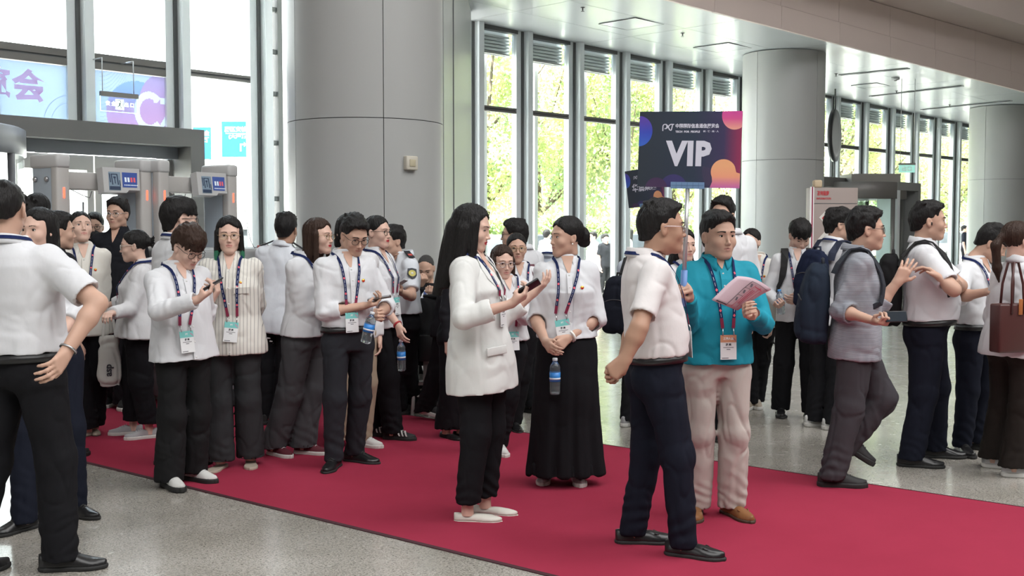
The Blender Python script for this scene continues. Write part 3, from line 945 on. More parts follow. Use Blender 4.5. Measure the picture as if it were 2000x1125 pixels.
    for side, a in H.arm.items():
        sl = a.sl
        F_.ell(a.J - ez * .004, (.056 * k, .058 * k, .054 * k), .05)
        if sl == 'short':
            ends.append((a.J + (a.E - a.J) * .80, .075)); end = a.J + (a.E - a.J) * .80; dr = nrm(a.E - a.J)
            F_.cone(a.J, a.J + (a.E - a.J) * .95, sr[0], sr[0] * 1.02, .035, cuts=[(end, dr)])
            if lod == 0: F_.cone(end - dr * .02, end + dr * .05, sr[0] - .015, sr[0] - .015, 0, '-', cuts=[(end - dr * .022, -dr)])
        else:
            F_.cone(a.J, a.E, sr[0], sr[1], .035)
            fr = {'long': 1.0, 'roll': .42, 'elbow': .1}[sl]
            if sl == 'roll' and 'roll' in topw: fr = topw['roll']
            end = a.E + (a.W - a.E) * (fr * .985); dr = a.fd
            ends.append((end, .055)); re = sr[1] + (sr[2] - sr[1]) * fr + (.006 if sl != 'long' else 0)
            F_.cone(a.E, a.E + (a.W - a.E) * max(fr, .12), sr[1], re, .012, cuts=[(end, dr)])
            if sl == 'roll': F_.cone(end - dr * .05, end + dr * .02, re + .003, re + .003, .004, cuts=[(end, dr), (end - dr * .055, -dr)])
            if lod == 0: F_.cone(end - dr * .014, end + dr * .04, re - .014, re - .014, 0, '-', cuts=[(end - dr * .016, -dr)])
            jn.append((a.E, .10, nrm(a.E - a.J) + .4 * ez, .0045)); jn.append((a.E + (a.W - a.E) * .5, .09, a.fd, .003))
        jn.append((a.J - ez * .12, .09, nrm(ex * a.s + ez), .003))
    if not tuck and lod == 0:
        hs_ = ts.copy(); hs_[:, 1:3] -= .020
        F_.loft(P, ex, ey, ez, hs_, 0, '-', z0=hem_t * L - .05, z1=hem_t * L + .05)
    if tuck: jn.append((P + ez * (waist_t * L + .06), .14, ez + ex * .3, .0045))
    v, q = F_.mesh(2)
    v = wrinkle(v, q, topw.get('amp', .0045), seed, jn, ends)
    H.shirt = mesh_obj(topw.get('name', 'shirt'), loc(v), q, topw['mat'], E)
    # surface point of the dressed trunk
    def surf(t, xx, off=0.004, back=False):
        z = t * L
        a_, b_, c_ = (np.interp(z, ts[:, 0], ts[:, i]) for i in (1, 2, 3))
        r_ = min(abs(xx) / a_, .995)
        y = b_ * (1 - r_**2.4)**(1 / 2.4)
        sgn = -1 if back else 1
        n_ = nrm(ex * (sgn * 0 + np.sign(xx) * (r_**1.4) * b_ / a_) + ey * sgn * max((y / b_)**1.4, .05))
        return P + ez * z + ex * xx + ey * (c_ + sgn * y) + n_ * off, n_
    H.surf = surf
    # collar
    col = topw.get('collar')
    if col:
        Nc = S + ez * (.052 * k) - ey * .012
        rad = (.060 if fem else .068) * (.5 + .5 * k) * (1.05 if wide else 1)
        ph0 = R({'closed': 9, 'open': 24, 'polo': 16, 'blazer': 40}[col])
        lf = {'closed': .055, 'open': .062, 'polo': .05, 'blazer': .05}[col]
        phs = np.linspace(ph0, 2 * math.pi - ph0, 33)
        rows = []
        for (dr, dz, leaf) in ((.004, -.03, 0), (.0, .004, 0), (-.001, .026, 0), (.003, .031, 0), (.008, .026, .15), (.014, .006, .6), (.020, -.012, 1.)):
            ring = []
            for p in phs:
                fr_ = math.cos(p)
                pt = max(0, 1 - min(p, 2 * math.pi - p) / R(75))**1.0 * leaf
                rr = rad + dr + .016 * pt
                zz = dz - .022 * (fr_ * .5 + .5) * 1.4 - (lf - .02) * pt + .004 * (1 - fr_)
                ring.append(Nc + ex * math.sin(p) * rr + ey * fr_ * rr * 1.06 + ez * zz)
            rows.append(ring)
        cv = np.array(rows).reshape(-1, 3); n_ = len(phs)
        cf = np.array([(i*n_+j, i*n_+j+1, (i+1)*n_+j+1, (i+1)*n_+j) for i in range(len(rows)-1) for j in range(n_-1)])
        co = mesh_obj('collar', loc(cv), cf, topw.get('cmat', topw['mat']), E)
        so = co.modifiers.new('thickness', 'SOLIDIFY'); so.thickness = .0035; so.offset = -1
        if col in ('open', 'blazer', 'polo'):
            d_ = {'open': .90, 'blazer': .78, 'polo': .99}[col]
            pv = []; pf = []
            ks = np.linspace(0, 1, 7)
            for kk in ks:
                t = 1.13 + (d_ - 1.13) * kk
                wd = (.036 if col != 'polo' else .03) * (1 - kk)**.8 + .001
                for xx in (-wd, 0, wd): pv.append(surf(t, xx, .0045)[0])
            for i in range(6):
                for j in range(2): pf.append((i*3+j, i*3+j+1, (i+1)*3+j+1, (i+1)*3+j))
            body.append((np.array(pv), np.array(pf))); bm_idx.append(np.zeros(len(pf)))
    if topw.get('placket') and lod < 2:
        mb = MB(); r_ = []
        t0, t1 = (.97 if col != 'open' else .92), hem_t + .02
        tsq = np.linspace(t0, t1 if col != 'polo' else .78, 14)
        strip(mb, [surf(t, .0, .004) for t in tsq], .030, ex, .003)
        pl = mb.build('placket', [topw['mat']], E); local_mesh(pl, loc)
        if lod < 2:
            for t in np.linspace(t0 - .03, tsq[-1] + .03, 6 if col != 'polo' else 2):
                b_ = MB(); p_, n_ = surf(t, 0, .006)
                M_ = frame_M(p_, ex, np.cross(n_, ex), n_)
                b_.lathe([(0.0052, 0), (.0052, .002), (.003, .0026), (0.0001, .0022)], 10, 0, M_)
                bo = b_.build('button', [mat('button_white', (.75, .75, .74), .3)], pl); local_mesh(bo, loc)
    if topw.get('pocket') and lod < 2:
        mb = MB(); xs_ = -.085 * k
        for dx in (0,):
            strip(mb, [surf(t, xs_, .005) for t in np.linspace(.80, .60, 6)], .10, ex, .002)
        po = mb.build('pocket', [topw['mat']], E); local_mesh(po, loc)
    # ---------------- bottoms
    bt = bottom or {}
    if bt:
        gl = (.0095, .0115, .016)[lod]
        if bt.get('kind') == 'skirt':
            hemz = z_of(bt['hem'], Y)
            zs = [L * waist_t, L * .0, -.25 * k, -.5 * k, hemz - P[2]]
            rows = np.array([(zs[4], bt['w'], bt['w'] * .62, 0), (zs[3], bt['w'] * .88, bt['w'] * .55, 0), (zs[2], .205 * k, .15 * k, 0), (zs[1], .178 * k * w, .13 * k * w, 0), (zs[0], np.interp(zs[0], st[:, 0], st[:, 1]) + .006, np.interp(zs[0], st[:, 0], st[:, 2]) + .006, np.interp(zs[0], st[:, 0], st[:, 3]))])
            lo = P + np.array([-.45, -.45, zs[4] - .05]); hi = P + np.array([.45, .45, zs[0] + .05])
            B = Field(lo, hi, gl)
            B.loft(P, np.cross(f, [0, 0, 1.]), f, np.array([0, 0, 1.]), rows, 0, n=2.1, lo=lo, hi=hi)
            inner = rows.copy(); inner[:, 1:3] -= .02
            B.loft(P, np.cross(f, [0, 0, 1.]), f, np.array([0, 0, 1.]), inner, 0, '-', n=2.1, lo=lo, hi=hi, z1=zs[4] + .08)
            v, q = B.mesh(2)
            lv = v - P; an = np.arctan2(lv @ np.cross(f, [0, 0, 1.]), lv @ f)
            N = normals(v, q); g = np.clip(-(v[:, 2] - P[2]) / .8, 0, 1)
            v = v + N * (np.sin(an * 9 + .8 * vnoise(v * 3, seed)) * .011 * g + np.sin(an * 17 + 1) * .004 * g)[:, None]
            v = wrinkle(v, q, .002, seed)
            mesh_obj(bt.get('name', 'skirt'), loc(v), q, bt['mat'], E)
        else:
            rt, rk, rh = [c * (.35 + .65 * k) for c in {'slim': (.090, .068, .054), 'reg': (.094, .079, .066), 'loose': (.098, .089, .080), 'wide': (.097, .090, .098), 'flare': (.098, .084, .098)}[bt.get('cut', 'reg')]]
            rt *= w**.7
            hz = bt.get('hemz', .045)
            pts = []
            for lg in H.leg.values(): pts += [lg.hip, lg.kn, lg.ank]
            pts = np.array(pts + [P + ez * L * waist_t, P - ez * .05])
            lo = pts.min(0) - .22; hi = pts.max(0) + .22; lo[2] = max(lo[2], hz - .03); hi[2] = (P + ez * L * waist_t)[2] + .08
            B = Field(lo, hi, gl)
            ps = base.copy(); ps[:, 1:3] += (.002 if tuck else -.006); ps[:, 1] -= .010 * np.exp(-((ps[:, 0] / L) / .12)**2)
            ps[ps[:, 0] < 0, 1:3] *= np.array([1.02, 1.0])
            jn = []
            sf = [None, None]
            for i, (side, lg) in enumerate(H.leg.items()):
                d1 = nrm(lg.ank - lg.kn); z_end = lg.ank + d1 * .06
                hemo = lg.ank - np.array([0, 0, lg.ank[2] - hz - lg.lift])
                cuts = [(hemo, np.array([0, 0, -1.]))] if seat is None else [(lg.ank + d1 * .03, d1)]
                G = Field(lo, hi, gl)
                G.cone(lg.hip + (lg.kn - lg.hip) * .16, lg.kn, rt * 1.13, rk * 1.04, .03, flat=(ex, .87))
                G.cone(lg.kn, lg.ank + d1 * .09, rk, rh, .035, cuts=cuts)
                if bt.get('cut') in ('wide', 'flare', 'loose'):
                    G.cone(hemo - d1 * .03, hemo + d1 * .05, rh - .016, rh - .016, .01, '-', cuts=[(hemo - d1 * .035, -d1)])
                B.d = smin(B.d, G.d, .005)
                jn += [(lg.kn - ey * .04, .12, lg.ank - lg.hip + .5 * ex, .0028), (lg.ank + np.array([0, 0, .05]), .13, lg.ank - lg.kn + .25 * ex, .0075 if bt.get('cut', 'reg') in ('reg', 'loose', 'slim') else .004),
                       (lg.hip - ez * .06 + ey * .06, .1, ez + ex, .004)]
            zb = -.10 * k
            ps = np.vstack([[-.16 * k, ps[0, 1] * .97, ps[0, 2] * .70, ps[0, 3]], [-.08 * k, ps[0, 1] * .99, ps[0, 2] * .88, ps[0, 3]], [-.02 * k, ps[0, 1], ps[0, 2] * .97, ps[0, 3]], ps[ps[:, 0] > -.02 * k]])
            if seat is None: B.loft(P, ex, ey, ez, ps, .022, z0=zb, z1=waist_t * L)
            else: B.loft(P, ex, ey, ez, ps, .05, z0=-.06, z1=waist_t * L)
            for s in (-1, 1): B.ell(P - ey * .050 * k * w + ex * s * .075 * k - ez * .045, (.085 * k * w, .072 * k * w, .10 * k), .03)
            B.d = np.maximum(B.d, ((B.ax[0][:, None, None] - P[0]) * np.float32(ez[0]) + (B.ax[1][None, :, None] - P[1]) * np.float32(ez[1]) + (B.ax[2][None, None, :] - P[2]) * np.float32(ez[2])) - np.float32(waist_t * L))
            v, q = B.mesh(2)
            v = wrinkle(v, q, bt.get('amp', .004), seed + 3, jn)
            mesh_obj(bt.get('name', 'trousers'), loc(v), q, bt['mat'], E)
        if belt is not None or bt.get('band'):
            mb = MB(); mats = [mat('belt_black', (.012, .012, .013), .35) if belt is not None else bt['mat'], mat('steel', (.55, .55, .56), .3, 1.0)]
            n_ = 40; rows = []
            for dz, off in ((-.036, .009), (-.036, .014), (-.001, .014), (-.001, .009)):
                z = waist_t * L + dz
                a_, b_, c_ = (np.interp(z, base[:, 0], base[:, i]) for i in (1, 2, 3))
                for j in range(n_):
                    p = 2 * math.pi * j / n_; cx, cy = math.cos(p), math.sin(p)
                    rows.append(P + ez * z + ex * (a_ + off) * np.sign(cx) * abs(cx)**(2/2.4) + ey * (c_ + (b_ + off) * np.sign(cy) * abs(cy)**(2/2.4)))
            mb.add(rows, [(i*n_+j, i*n_+(j+1) % n_, (i+1)*n_+(j+1) % n_, (i+1)*n_+j) for i in range(3) for j in range(n_)], 0, True)
            bo = mb.build('belt' if belt is not None else 'waistband', mats, E); local_mesh(bo, loc)
            if belt is not None and lod < 2:
                z = waist_t * L - .018; b_, c_ = (np.interp(z, base[:, 0], base[:, i]) for i in (2, 3))
                p_ = P + ez * z + ey * (b_ + c_ + .0155)
                mk = MB(); M_ = frame_M(p_, ex, ez, ey)
                for (lo_, hi_) in (((-.022, -.017, 0), (.022, -.012, .004)), ((-.022, .012, 0), (.022, .017, .004)), ((-.022, -.017, 0), (-.017, .017, .004)), ((.017, -.017, 0), (.022, .017, .004)), ((-.017, -.002, 0), (.02, .002, .004))):
                    mk.box(lo_, hi_, 0, M_)
                ko = mk.build('buckle', [mats[1]], bo); local_mesh(ko, loc)
    # ---------------- shoes
    if shoes:
        kind_, um, sm, dm = shoes
        (uv, uf), (sv, sf_), D = shoe_template(kind_)
        for side, lg in H.leg.items():
            if (feet or {}).get(side) == 0: continue
            sc = (.95 if fem else 1.06) * (.4 + .6 * k)
            pt = np.array(Matrix.Rotation(R(-lg.fp), 3, 'X'))
            SM = np.stack([np.cross(lg.fd, [0, 0, 1.]), lg.fd, [0, 0, 1.]], 1) @ pt * sc
            o = lg.foot + np.array([0, 0, lg.lift])
            if lg.fp > 0: o = o + np.array([0, 0, .13 * math.sin(R(lg.fp))])
            nm = {'dress': 'shoe', 'loafer': 'loafer', 'sneaker': 'sneaker', 'flat': 'flat_shoe', 'sandal': 'sandal'}[kind_]
            so = mesh_obj(nm, loc(o + uv @ SM.T), uf, um, E)
            mesh_obj('sole', loc(o + sv @ SM.T), sf_, sm, so)
            if D.v and dm and lod < 2:
                d_ = MB(); d_.v = [tuple(loc(o + np.array(p) @ SM.T)) for p in D.v]; d_.f, d_.m, d_.s = D.f, D.m, D.s
                d_.build('laces' if kind_ != 'loafer' else 'seam', [dm], so)
    # ---------------- body mesh, face
    bv, bf = join(body)
    mesh_obj('body', loc(bv), bf, [skin_mat(skin), lip_mat(lips or skin), mat('glove_white', (.8, .8, .8), .8)], E, np.concatenate(bm_idx))
    if lod < 2 or brows:
        for s in (-1, 1):
            ev, ef, em = eye_patch(s, eye)
            mesh_obj('eye', loc(headw(ev)), ef, [M_EYEW, M_IRIS], E, em)
        for s in (-1, 1):
            mb = MB(); pts = []; rr = []
            for i in range(7):
                u = i / 6; xx = s * (.014 + .036 * u); zz = .0315 + .0045 * math.sin(u * 2.6) - .0035 * u
                pts.append(headw([xx * hw, fy_(xx * hw, zz) + .0016, zz])); rr.append((.0042 if not fem else .0028) * (1 - .6 * u) * hsz)
            mb.tube(pts, rr, 6); eb = mb.build('eyebrow', [hm('black' if hairc != 'brown' else 'brown')], E); local_mesh(eb, loc); mb = MB()
            pts = [headw(np.array([s * .031 + u * .0138, math.sqrt(.0176**2 - (u * .0138)**2 - (eye * .9 * (1 - u * u))**2) + EYE_Y + .0006, .010 + eye * 1.05 * (1 - u * u)**.6 + .0012 * u * s])) for u in np.linspace(-1, 1, 9)]
            mb.tube(pts, .0014 * hsz, 5); eb = mb.build('eyelashes', [hm('black')], E); local_mesh(eb, loc)
    if hair:
        v, q = hair_field(hair, lod)
        ho = mesh_obj('hair', loc(headw(v)), q, hair.get('mat') or hm(hairc), E)
        if hair.get('tipmat'):
            ho.data.materials.append(hair['tipmat'])
            c = v[q].mean(1); mi = (c[:, 2] + .02 * vnoise(c * 40, 2) < hair['tipz']).astype(np.int32)
            ho.data.polygons.foreach_set('material_index', mi)
    if glasses:
        mb = MB(); gm = mat('glasses_' + glasses, {'dark': (.02, .02, .022), 'gold': (.55, .42, .25), 'silver': (.6, .6, .62), 'clear': (.6, .56, .5)}[glasses], .25, 1.0 if glasses in ('gold', 'silver') else 0.0)
        rt_ = .0017 if lod == 0 else .002
        for s in (-1, 1):
            pts = [headw([s * (.034 + .024 * math.cos(a)), .0975 - .10 * (abs(.034 + .024 * math.cos(a)))**1.7 * 1.2, .004 + .0195 * math.sin(a)]) for a in np.linspace(0, 2 * math.pi, 18)[:-1]]
            mb.tube(pts, rt_, 6, closed=True)
            mb.tube([headw(p) for p in ([s * .058, .088, .012], [s * .0735 * hw, .075, .014], [s * .0795 * hw, .01, .016], [s * .0805 * hw, -.012, .012], [s * .079 * hw, -.03, -.008])], rt_, 6)
        mb.tube([headw(p) for p in ([-.011, .097, .008], [0, .1, .012], [.011, .097, .008])], rt_, 6)
        go = mb.build('glasses', [gm], E); local_mesh(go, loc)
        if lod < 2:
            for s in (-1, 1):
                lm = MB(); pv = [headw([s * .034, .0945, .004])] + [headw([s * (.034 + .023 * math.cos(a)), .0975 - .10 * (abs(.034 + .023 * math.cos(a)))**1.7 * 1.2, .004 + .0185 * math.sin(a)]) for a in np.linspace(0, 2 * math.pi, 15)[:-1]]
                lm.add(pv, [(0, 1 + j, 1 + (j + 1) % 14) for j in range(14)], 0, True)
                lo_ = lm.build('lens', [glass_mat()], go); local_mesh(lo_, loc)
    if lanyard: make_lanyard(H, lanyard, lod)
    if pin:
        mb = MB(); p_, n_ = surf(.74, -.075 * k, .006); M_ = frame_M(p_, ex, np.cross(n_, ex), n_)
        mb.lathe([(.011, 0), (.011, .002), (.0001, .003)], 12, 0, M_)
        mb.add([M_ @ Vector(q) for q in ((-.009, -.001, .0035), (.009, -.001, .0035), (.006, .009, .0035), (-.003, .010, .0035))], [(0, 1, 2, 3)], 1)
        po = mb.build('pin_badge', [mat('pin_gold', (.75, .5, .08), .3, .6), mat('pin_red', (.6, .02, .02), .35)], E); local_mesh(po, loc)
    return H

def local_mesh(o, loc):
    me = o.data; n = len(me.vertices); a = np.zeros(n * 3, np.float32); me.vertices.foreach_get('co', a)
    me.vertices.foreach_set('co', loc(a.reshape(-1, 3)).astype(np.float32).ravel()); me.update()

def strip(mb, PN, width, side, th=.002, mi=0, widths=None):
    """a band with thickness along points (p, n); side = direction across"""
    v = []; n = len(PN)
    for i, (p, nn) in enumerate(PN):
        t = nrm(PN[min(i+1, n-1)][0] - PN[max(i-1, 0)][0])
        s = nrm(np.cross(nn, t)) if side is None else nrm(side - nn * np.dot(side, nn))
        w = (widths[i] if widths is not None else width) / 2
        v += [p - s * w, p + s * w, p - s * w + nn * th, p + s * w + nn * th]
    f = []
    for i in range(n - 1):
        a, b = i * 4, i * 4 + 4
        f += [(a+2, a+3, b+3, b+2), (a, b, b+1, a+1), (a, a+2, b+2, b), (a+1, b+1, b+3, a+3)]
    f += [(0, 1, 3, 2), (n*4-4, n*4-2, n*4-1, n*4-3)]
    mb.add(v, f, mi, False)

M_LBLUE = mat('lanyard_blue', (.013, .022, .085), .8, spec=.15); M_LPINK = mat('lanyard_pink', (.75, .12, .16), .7)
M_LWHITE = mat('lanyard_white', (.65, .66, .7), .7); M_LRED = mat('lanyard_red', (.22, .012, .05), .7)
M_CLIP = mat('clip_steel', (.6, .6, .62), .3, 1.0)
BADGE_N = [0]
def make_lanyard(H, sp, lod):
    """sp: dict(low=t of the ribbon ends, style, spread, x)"""
    low = sp.get('low', .42); bx = sp.get('x', 0.0); ex, ey, ez = H.ex, H.ey, H.ez
    E, loc, surf = H.E, H.loc, H.surf
    mb = MB(); ends = []
    front = sp.get('front', True)
    for s in (-1, 1):
        PN = []
        # from the nape over the shoulder slope to the chest
        for a in np.linspace(R(180), R(38), 8):
            Nc = H.S + ez * .060 - ey * .012
            r_ = .089 if front else .086
            p = Nc + ex * s * math.sin(a) * r_ + ey * math.cos(a) * r_ * 1.05 + ez * ((.004 if front else .016) - .028 * (math.cos(a) * .5 + .5))
            PN.append((p, nrm(ex * s * math.sin(a) + ey * math.cos(a) + ez * .5)))
        if front:
            for t in np.linspace(.96, low, 12):
                u = (.96 - t) / (.96 - low)
                xx = s * (.062 + (.028 - .062) * u**.8) + bx * u
                PN.append(surf(t, xx, .009))
            Q = np.array([p for p, _ in PN]); Nn = np.array([n for _, n in PN])
            for _ in range(3):
                Q[3:12] = .5 * Q[3:12] + .25 * (Q[2:11] + Q[4:13]); Nn[3:12] = .5 * Nn[3:12] + .25 * (Nn[2:11] + Nn[4:13])
            PN = [(Q[i] + Nn[i] * (.004 if 5 <= i <= 10 else 0), nrm(Nn[i])) for i in range(len(PN))]
            ends.append(PN[-1])
            ln = 0
            for i in range(8, len(PN) - 1):
                p, n_ = PN[i]; q = PN[i+1][0]; m = (p + q) / 2; t = nrm(q - p); sd = nrm(np.cross(n_, t))
                o = n_ * .0032
                if (i + (s > 0)) % 4 == 0:
                    mb.add([m + o - t * .0095, m + o + sd * .0075, m + o + t * .0095, m + o - sd * .0075], [(0, 1, 2, 3)], 1)
                elif i < len(PN) - 3 and lod < 2:
                    for dd in (-.0006,):
                        mb.add([m + o + sd * (dd - .0009) - t * .012, m + o + sd * (dd + .0009) - t * .012, m + o + sd * (dd + .0009) + t * .008, m + o + sd * (dd - .0009) + t * .008], [(0, 1, 2, 3)], 2)
        cut = len(PN) - 3 if front else len(PN)
        strip(mb, PN[:cut + 1], .0165, None, .002, 0)
        if front: strip(mb, PN[cut:], .0175, None, .0022, 3)
    lo = mb.build('lanyard', [M_LBLUE, M_LPINK, M_LWHITE, M_LRED], E); local_mesh(lo, loc)
    if not front: return
    top = (ends[0][0] + ends[1][0]) / 2 + H.ey * .006
    zz = np.array([0, 0, 1.])
    lowp = surf(low - .36 / (H.L / .507) * .9, bx, .012)[0] + H.ey * .006; up = nrm(top - lowp)
    if up[2] < .9: up = nrm(up + zz)
    n_ = nrm(H.ey - up * np.dot(H.ey, up)); ex2 = np.cross(up, n_)
    if sp.get('roll'):
        c, s_ = math.cos(R(sp['roll'])), math.sin(R(sp['roll'])); ex2, up = ex2 * c + up * s_, up * c - ex2 * s_
    w, h = .086, .128
    M_ = frame_M(top - up * .035, ex2, up, n_)      # x to the reader's right
    mb = MB(); st = sp.get('style', 'teal')
    mb.box((-w/2, -h, 0), (w/2, 0, .002), 0, M_)
    mb.box((-w/2, -h * .30, .002), (w/2, 0, .0026), 1, M_)
    if lod < 2:
        mb.add([M_ @ Vector((w/2 - .002 - .024 * (1 - math.cos(a)), -h * .30 + .001 + .026 * math.sin(a), .003)) for a in np.linspace(0, R(90), 7)] + [M_ @ Vector((w/2 - .001, -h * .3 + .001, .003))], [list(range(8))], 2)
        mb.box((-.028, -h * .52, .002), (.028, -h * .50, .0024), 3, M_)
        mb.box((-.010, -h * .60, .002), (.010, -h * .575, .0024), 3, M_)
        mb.box((-.036, -h * .95, .002), (.0, -h * .925, .0024), 3, M_)
    if lod == 0:
        letters(mb, '工作人员' if st == 'orange' else 'PT', .014, M_ @ Matrix.Translation((0, -h * .15, .0030)), 4, .0006)
        letters(mb, '嘉 宾', .013, M_ @ Matrix.Translation((0, -h * .40, .0025)), 3, .0005)
    elif lod == 1:
        mb.box((-.010, -h * .43, .002), (.010, -h * .37, .0024), 3, M_)
    hd = {'teal': (.20, .58, .55), 'orange': (.62, .30, .17)}[st]
    hc = {'teal': (.55, .30, .42), 'orange': (.35, .16, .22)}[st]
    bo = mb.build('name_badge', [mat('badge_white', (.78, .79, .8), .35), mat('badge_' + st, hd, .4), mat('badge_spot_' + st, hc, .4), mat('badge_ink', (.03, .03, .04), .6), mat('badge_letter', (.8, .8, .8), .6)], E)
    local_mesh(bo, loc)
    for s, e in zip((-1, 1), ends):
        mb = MB(); q = np.array(M_ @ Vector((-s * .03, -.004, .002)))
        mb.tube([e[0], (e[0] + q) / 2 + n_ * .004, q], .003, 6)
        cl = mb.build('clip', [M_CLIP], bo); local_mesh(cl, loc)

# ================================================================== the hall
STEEL = mat('steel', (.55, .55, .56), .3, 1.0)
FLOOR_Z = 0.0
def granite():
    m = bpy.data.materials.new('granite'); m.use_nodes = True
    nt = m.node_tree; b = nt.nodes['Principled BSDF']
    tc = nt.nodes.new('ShaderNodeTexCoord')
    def noise(scale, det, stretch=(1, 1, 1), rot=0):
        mp_ = nt.nodes.new('ShaderNodeMapping'); mp_.inputs['Scale'].default_value = stretch; mp_.inputs['Rotation'].default_value = (0, 0, rot)
        nt.links.new(tc.outputs['Object'], mp_.inputs['Vector'])
        n = nt.nodes.new('ShaderNodeTexNoise'); n.inputs['Scale'].default_value = scale; n.inputs['Detail'].default_value = det
        nt.links.new(mp_.outputs[0], n.inputs['Vector']); return n.outputs['Fac']
    def ramp_(src, p0, c0, p1, c1):
        r = nt.nodes.new('ShaderNodeValToRGB'); e = r.color_ramp.elements
        e[0].position = p0; e[0].color = (*c0, 1); e[1].position = p1; e[1].color = (*c1, 1)
        nt.links.new(src, r.inputs[0]); return r.outputs[0]
    base = ramp_(noise(2.2, 5), .35, (.40, .385, .35), .7, (.52, .505, .475))
    speck = ramp_(noise(90, 3, (1, 3.2, 1), R(-52)), .555, (1, 1, 1), .60, (.25, .23, .20))
    fleck = ramp_(noise(34, 4, (1, 5, 1), R(-40)), .60, (1, 1, 1), .635, (.28, .26, .23))
    warm = ramp_(noise(160, 2), .4, (.82, .8, .76), .6, (1.12, 1.1, 1.08))
    c = base
    for s_ in (warm, speck, fleck):
        mx = nt.nodes.new('ShaderNodeMix'); mx.data_type = 'RGBA'; mx.blend_type = 'MULTIPLY'; mx.inputs['Factor'].default_value = 1
        nt.links.new(c, mx.inputs['A']); nt.links.new(s_, mx.inputs['B']); c = mx.outputs['Result']
    nt.links.new(c, b.inputs['Base Color'])
    rr = nt.nodes.new('ShaderNodeMapRange'); rr.inputs['To Min'].default_value = .20; rr.inputs['To Max'].default_value = .32
    nt.links.new(noise(6, 3), rr.inputs['Value']); nt.links.new(rr.outputs[0], b.inputs['Roughness'])
    b.inputs['Specular IOR Level'].default_value = .8; b.inputs['Coat Weight'].default_value = .5; b.inputs['Coat IOR'].default_value = 1.6; b.inputs['Coat Roughness'].default_value = .13
    return m
GRANITE = granite()

# facade line in plan (floor points): left part and right part
FS = 1.30
def zf(z): return CAM_H + (z - CAM_H) * FS
FA, FC, FB = np.array([-4.64, 9.98]) * FS, np.array([-.60, 14.60]) * FS, np.array([10.9, 26.3]) * FS
dL = (FC - FA) / np.linalg.norm(FC - FA); dR = (FB - FC) / np.linalg.norm(FB - FC)
def fac(px):
    """plan point where the sight line of column px meets the facade, with direction"""
    t = (px - 1000.0) / FPX
    for (o, d, first) in ((FA, dL, True), (FC, dR, False)):
        # o + s d with x = t y
        s = (t * o[1] - o[0]) / (d[0] - t * d[1])
        q = o + d * s
        if first and q[1] <= FC[1] + 1e-6: return q, d
        if not first: return q, d
def fM(p, d, z=0.0):
    """frame on the facade: x along it (to the right), y out of the hall, z up"""
    return frame_M((p[0], p[1], z), (d[0], d[1], 0), (-d[1], d[0], 0), (0, 0, 1))
def soffit_z(X, Y): 
    s = (X - FC[0]) * dR[0] + (Y - FC[1]) * dR[1]
    return zf(4.29) - .0175 * max(s, -12)

# floor (hall and forecourt apart), walls outside the view that shape the light
mb = MB(); mb.add([(-30, -26, 0), (34, -26, 0), (34, 58, 0), (-30, 58, 0)], [(0, 1, 2, 3)])
fl = mb.build('floor', [GRANITE]); tag(fl, kind='structure')
HALLW = mat('hall_wall', (.42, .40, .38), .8)
HALLC = mat('hall_ceiling', (.5, .49, .48), .8)
mb = MB(); mb.box((-30, -26.3, 0), (34, -26, 13)); tag(mb.build('wall_back', [HALLW]), kind='structure')
mb = MB(); mb.box((-30.3, -26, 0), (-30, 8, 13)); tag(mb.build('wall_left', [HALLW]), kind='structure')
mb = MB(); mb.box((34, -26, 0), (34.3, 50, 13)); tag(mb.build('wall_right', [HALLW]), kind='structure')
pA_ = FA - dL * 26; nL_ = np.array([dL[1], -dL[0]]); wq = fac(-32)[0]  # unseen solid wall added to cut the light flooding in from the left
mb = MB(); q_ = [tuple(wq), tuple(pA_) , tuple(pA_ + nL_ * -.3), tuple(wq + nL_ * -.3)]
mb.add([(x, y, 0) for x, y in q_] + [(x, y, 13) for x, y in q_], [(0, 1, 2, 3), (7, 6, 5, 4), (0, 4, 5, 1), (1, 5, 6, 2), (2, 6, 7, 3), (3, 7, 4, 0)]); tag(mb.build('wall_light_block', [HALLW]), kind='structure')
wa, wb_ = FB + dR * 3.2, FB + dR * 30; wn = np.array([dR[1], -dR[0]]) * -.3; q_ = [tuple(wa), tuple(wb_), tuple(wb_ + wn), tuple(wa + wn)]
mb = MB(); mb.add([(x, y, 0) for x, y in q_] + [(x, y, 13) for x, y in q_], [(3, 2, 1, 0), (4, 5, 6, 7), (0, 1, 5, 4), (1, 2, 6, 5), (2, 3, 7, 6), (3, 0, 4, 7)]); tag(mb.build('wall_far', [HALLW]), kind='structure')
# high roof of the hall: ends above the facade
n_in = np.array([dR[1], -dR[0]])
pA = FA - dL * 26; pB = FB + dR * 30
mb = MB()
poly = [(-30, -26), (34, -26), (34, pB[1])] + [tuple(pB - n_in * .6), tuple(FC - n_in * .6), tuple(pA - n_in * .6)]
poly = [(x, y) for x, y in poly]
mb.add([(x, y, 13.0) for x, y in poly] + [(x, y, 13.3) for x, y in poly], [list(range(6))[::-1], list(range(6, 12))] + [(i, (i+1) % 6, (i+1) % 6 + 6, i + 6) for i in range(6)])
tag(mb.build('ceiling', [HALLC]), kind='structure')

# soffit over the entrance strip
SOF = mat('soffit_metal', (.50, .53, .55), .30, .15, spec=.5, coat=.15)
# inner edge from the photo's line, facade edge
E0 = on_z(1268, 0, zf(4.22))[:2]; E1 = on_z(2000, 183, zf(4.05))[:2]
eD = (E1 - E0) / np.linalg.norm(E1 - E0)
eA = E0 - eD * 4.2; eB = E1 + eD * 9
def zz(p, add=0.0): return (p[0], p[1], soffit_z(p[0], p[1]) + add)
fA2 = FC - dL * 4.2 - n_in * (-.02); fB2 = FB + dR * 8
mb = MB()
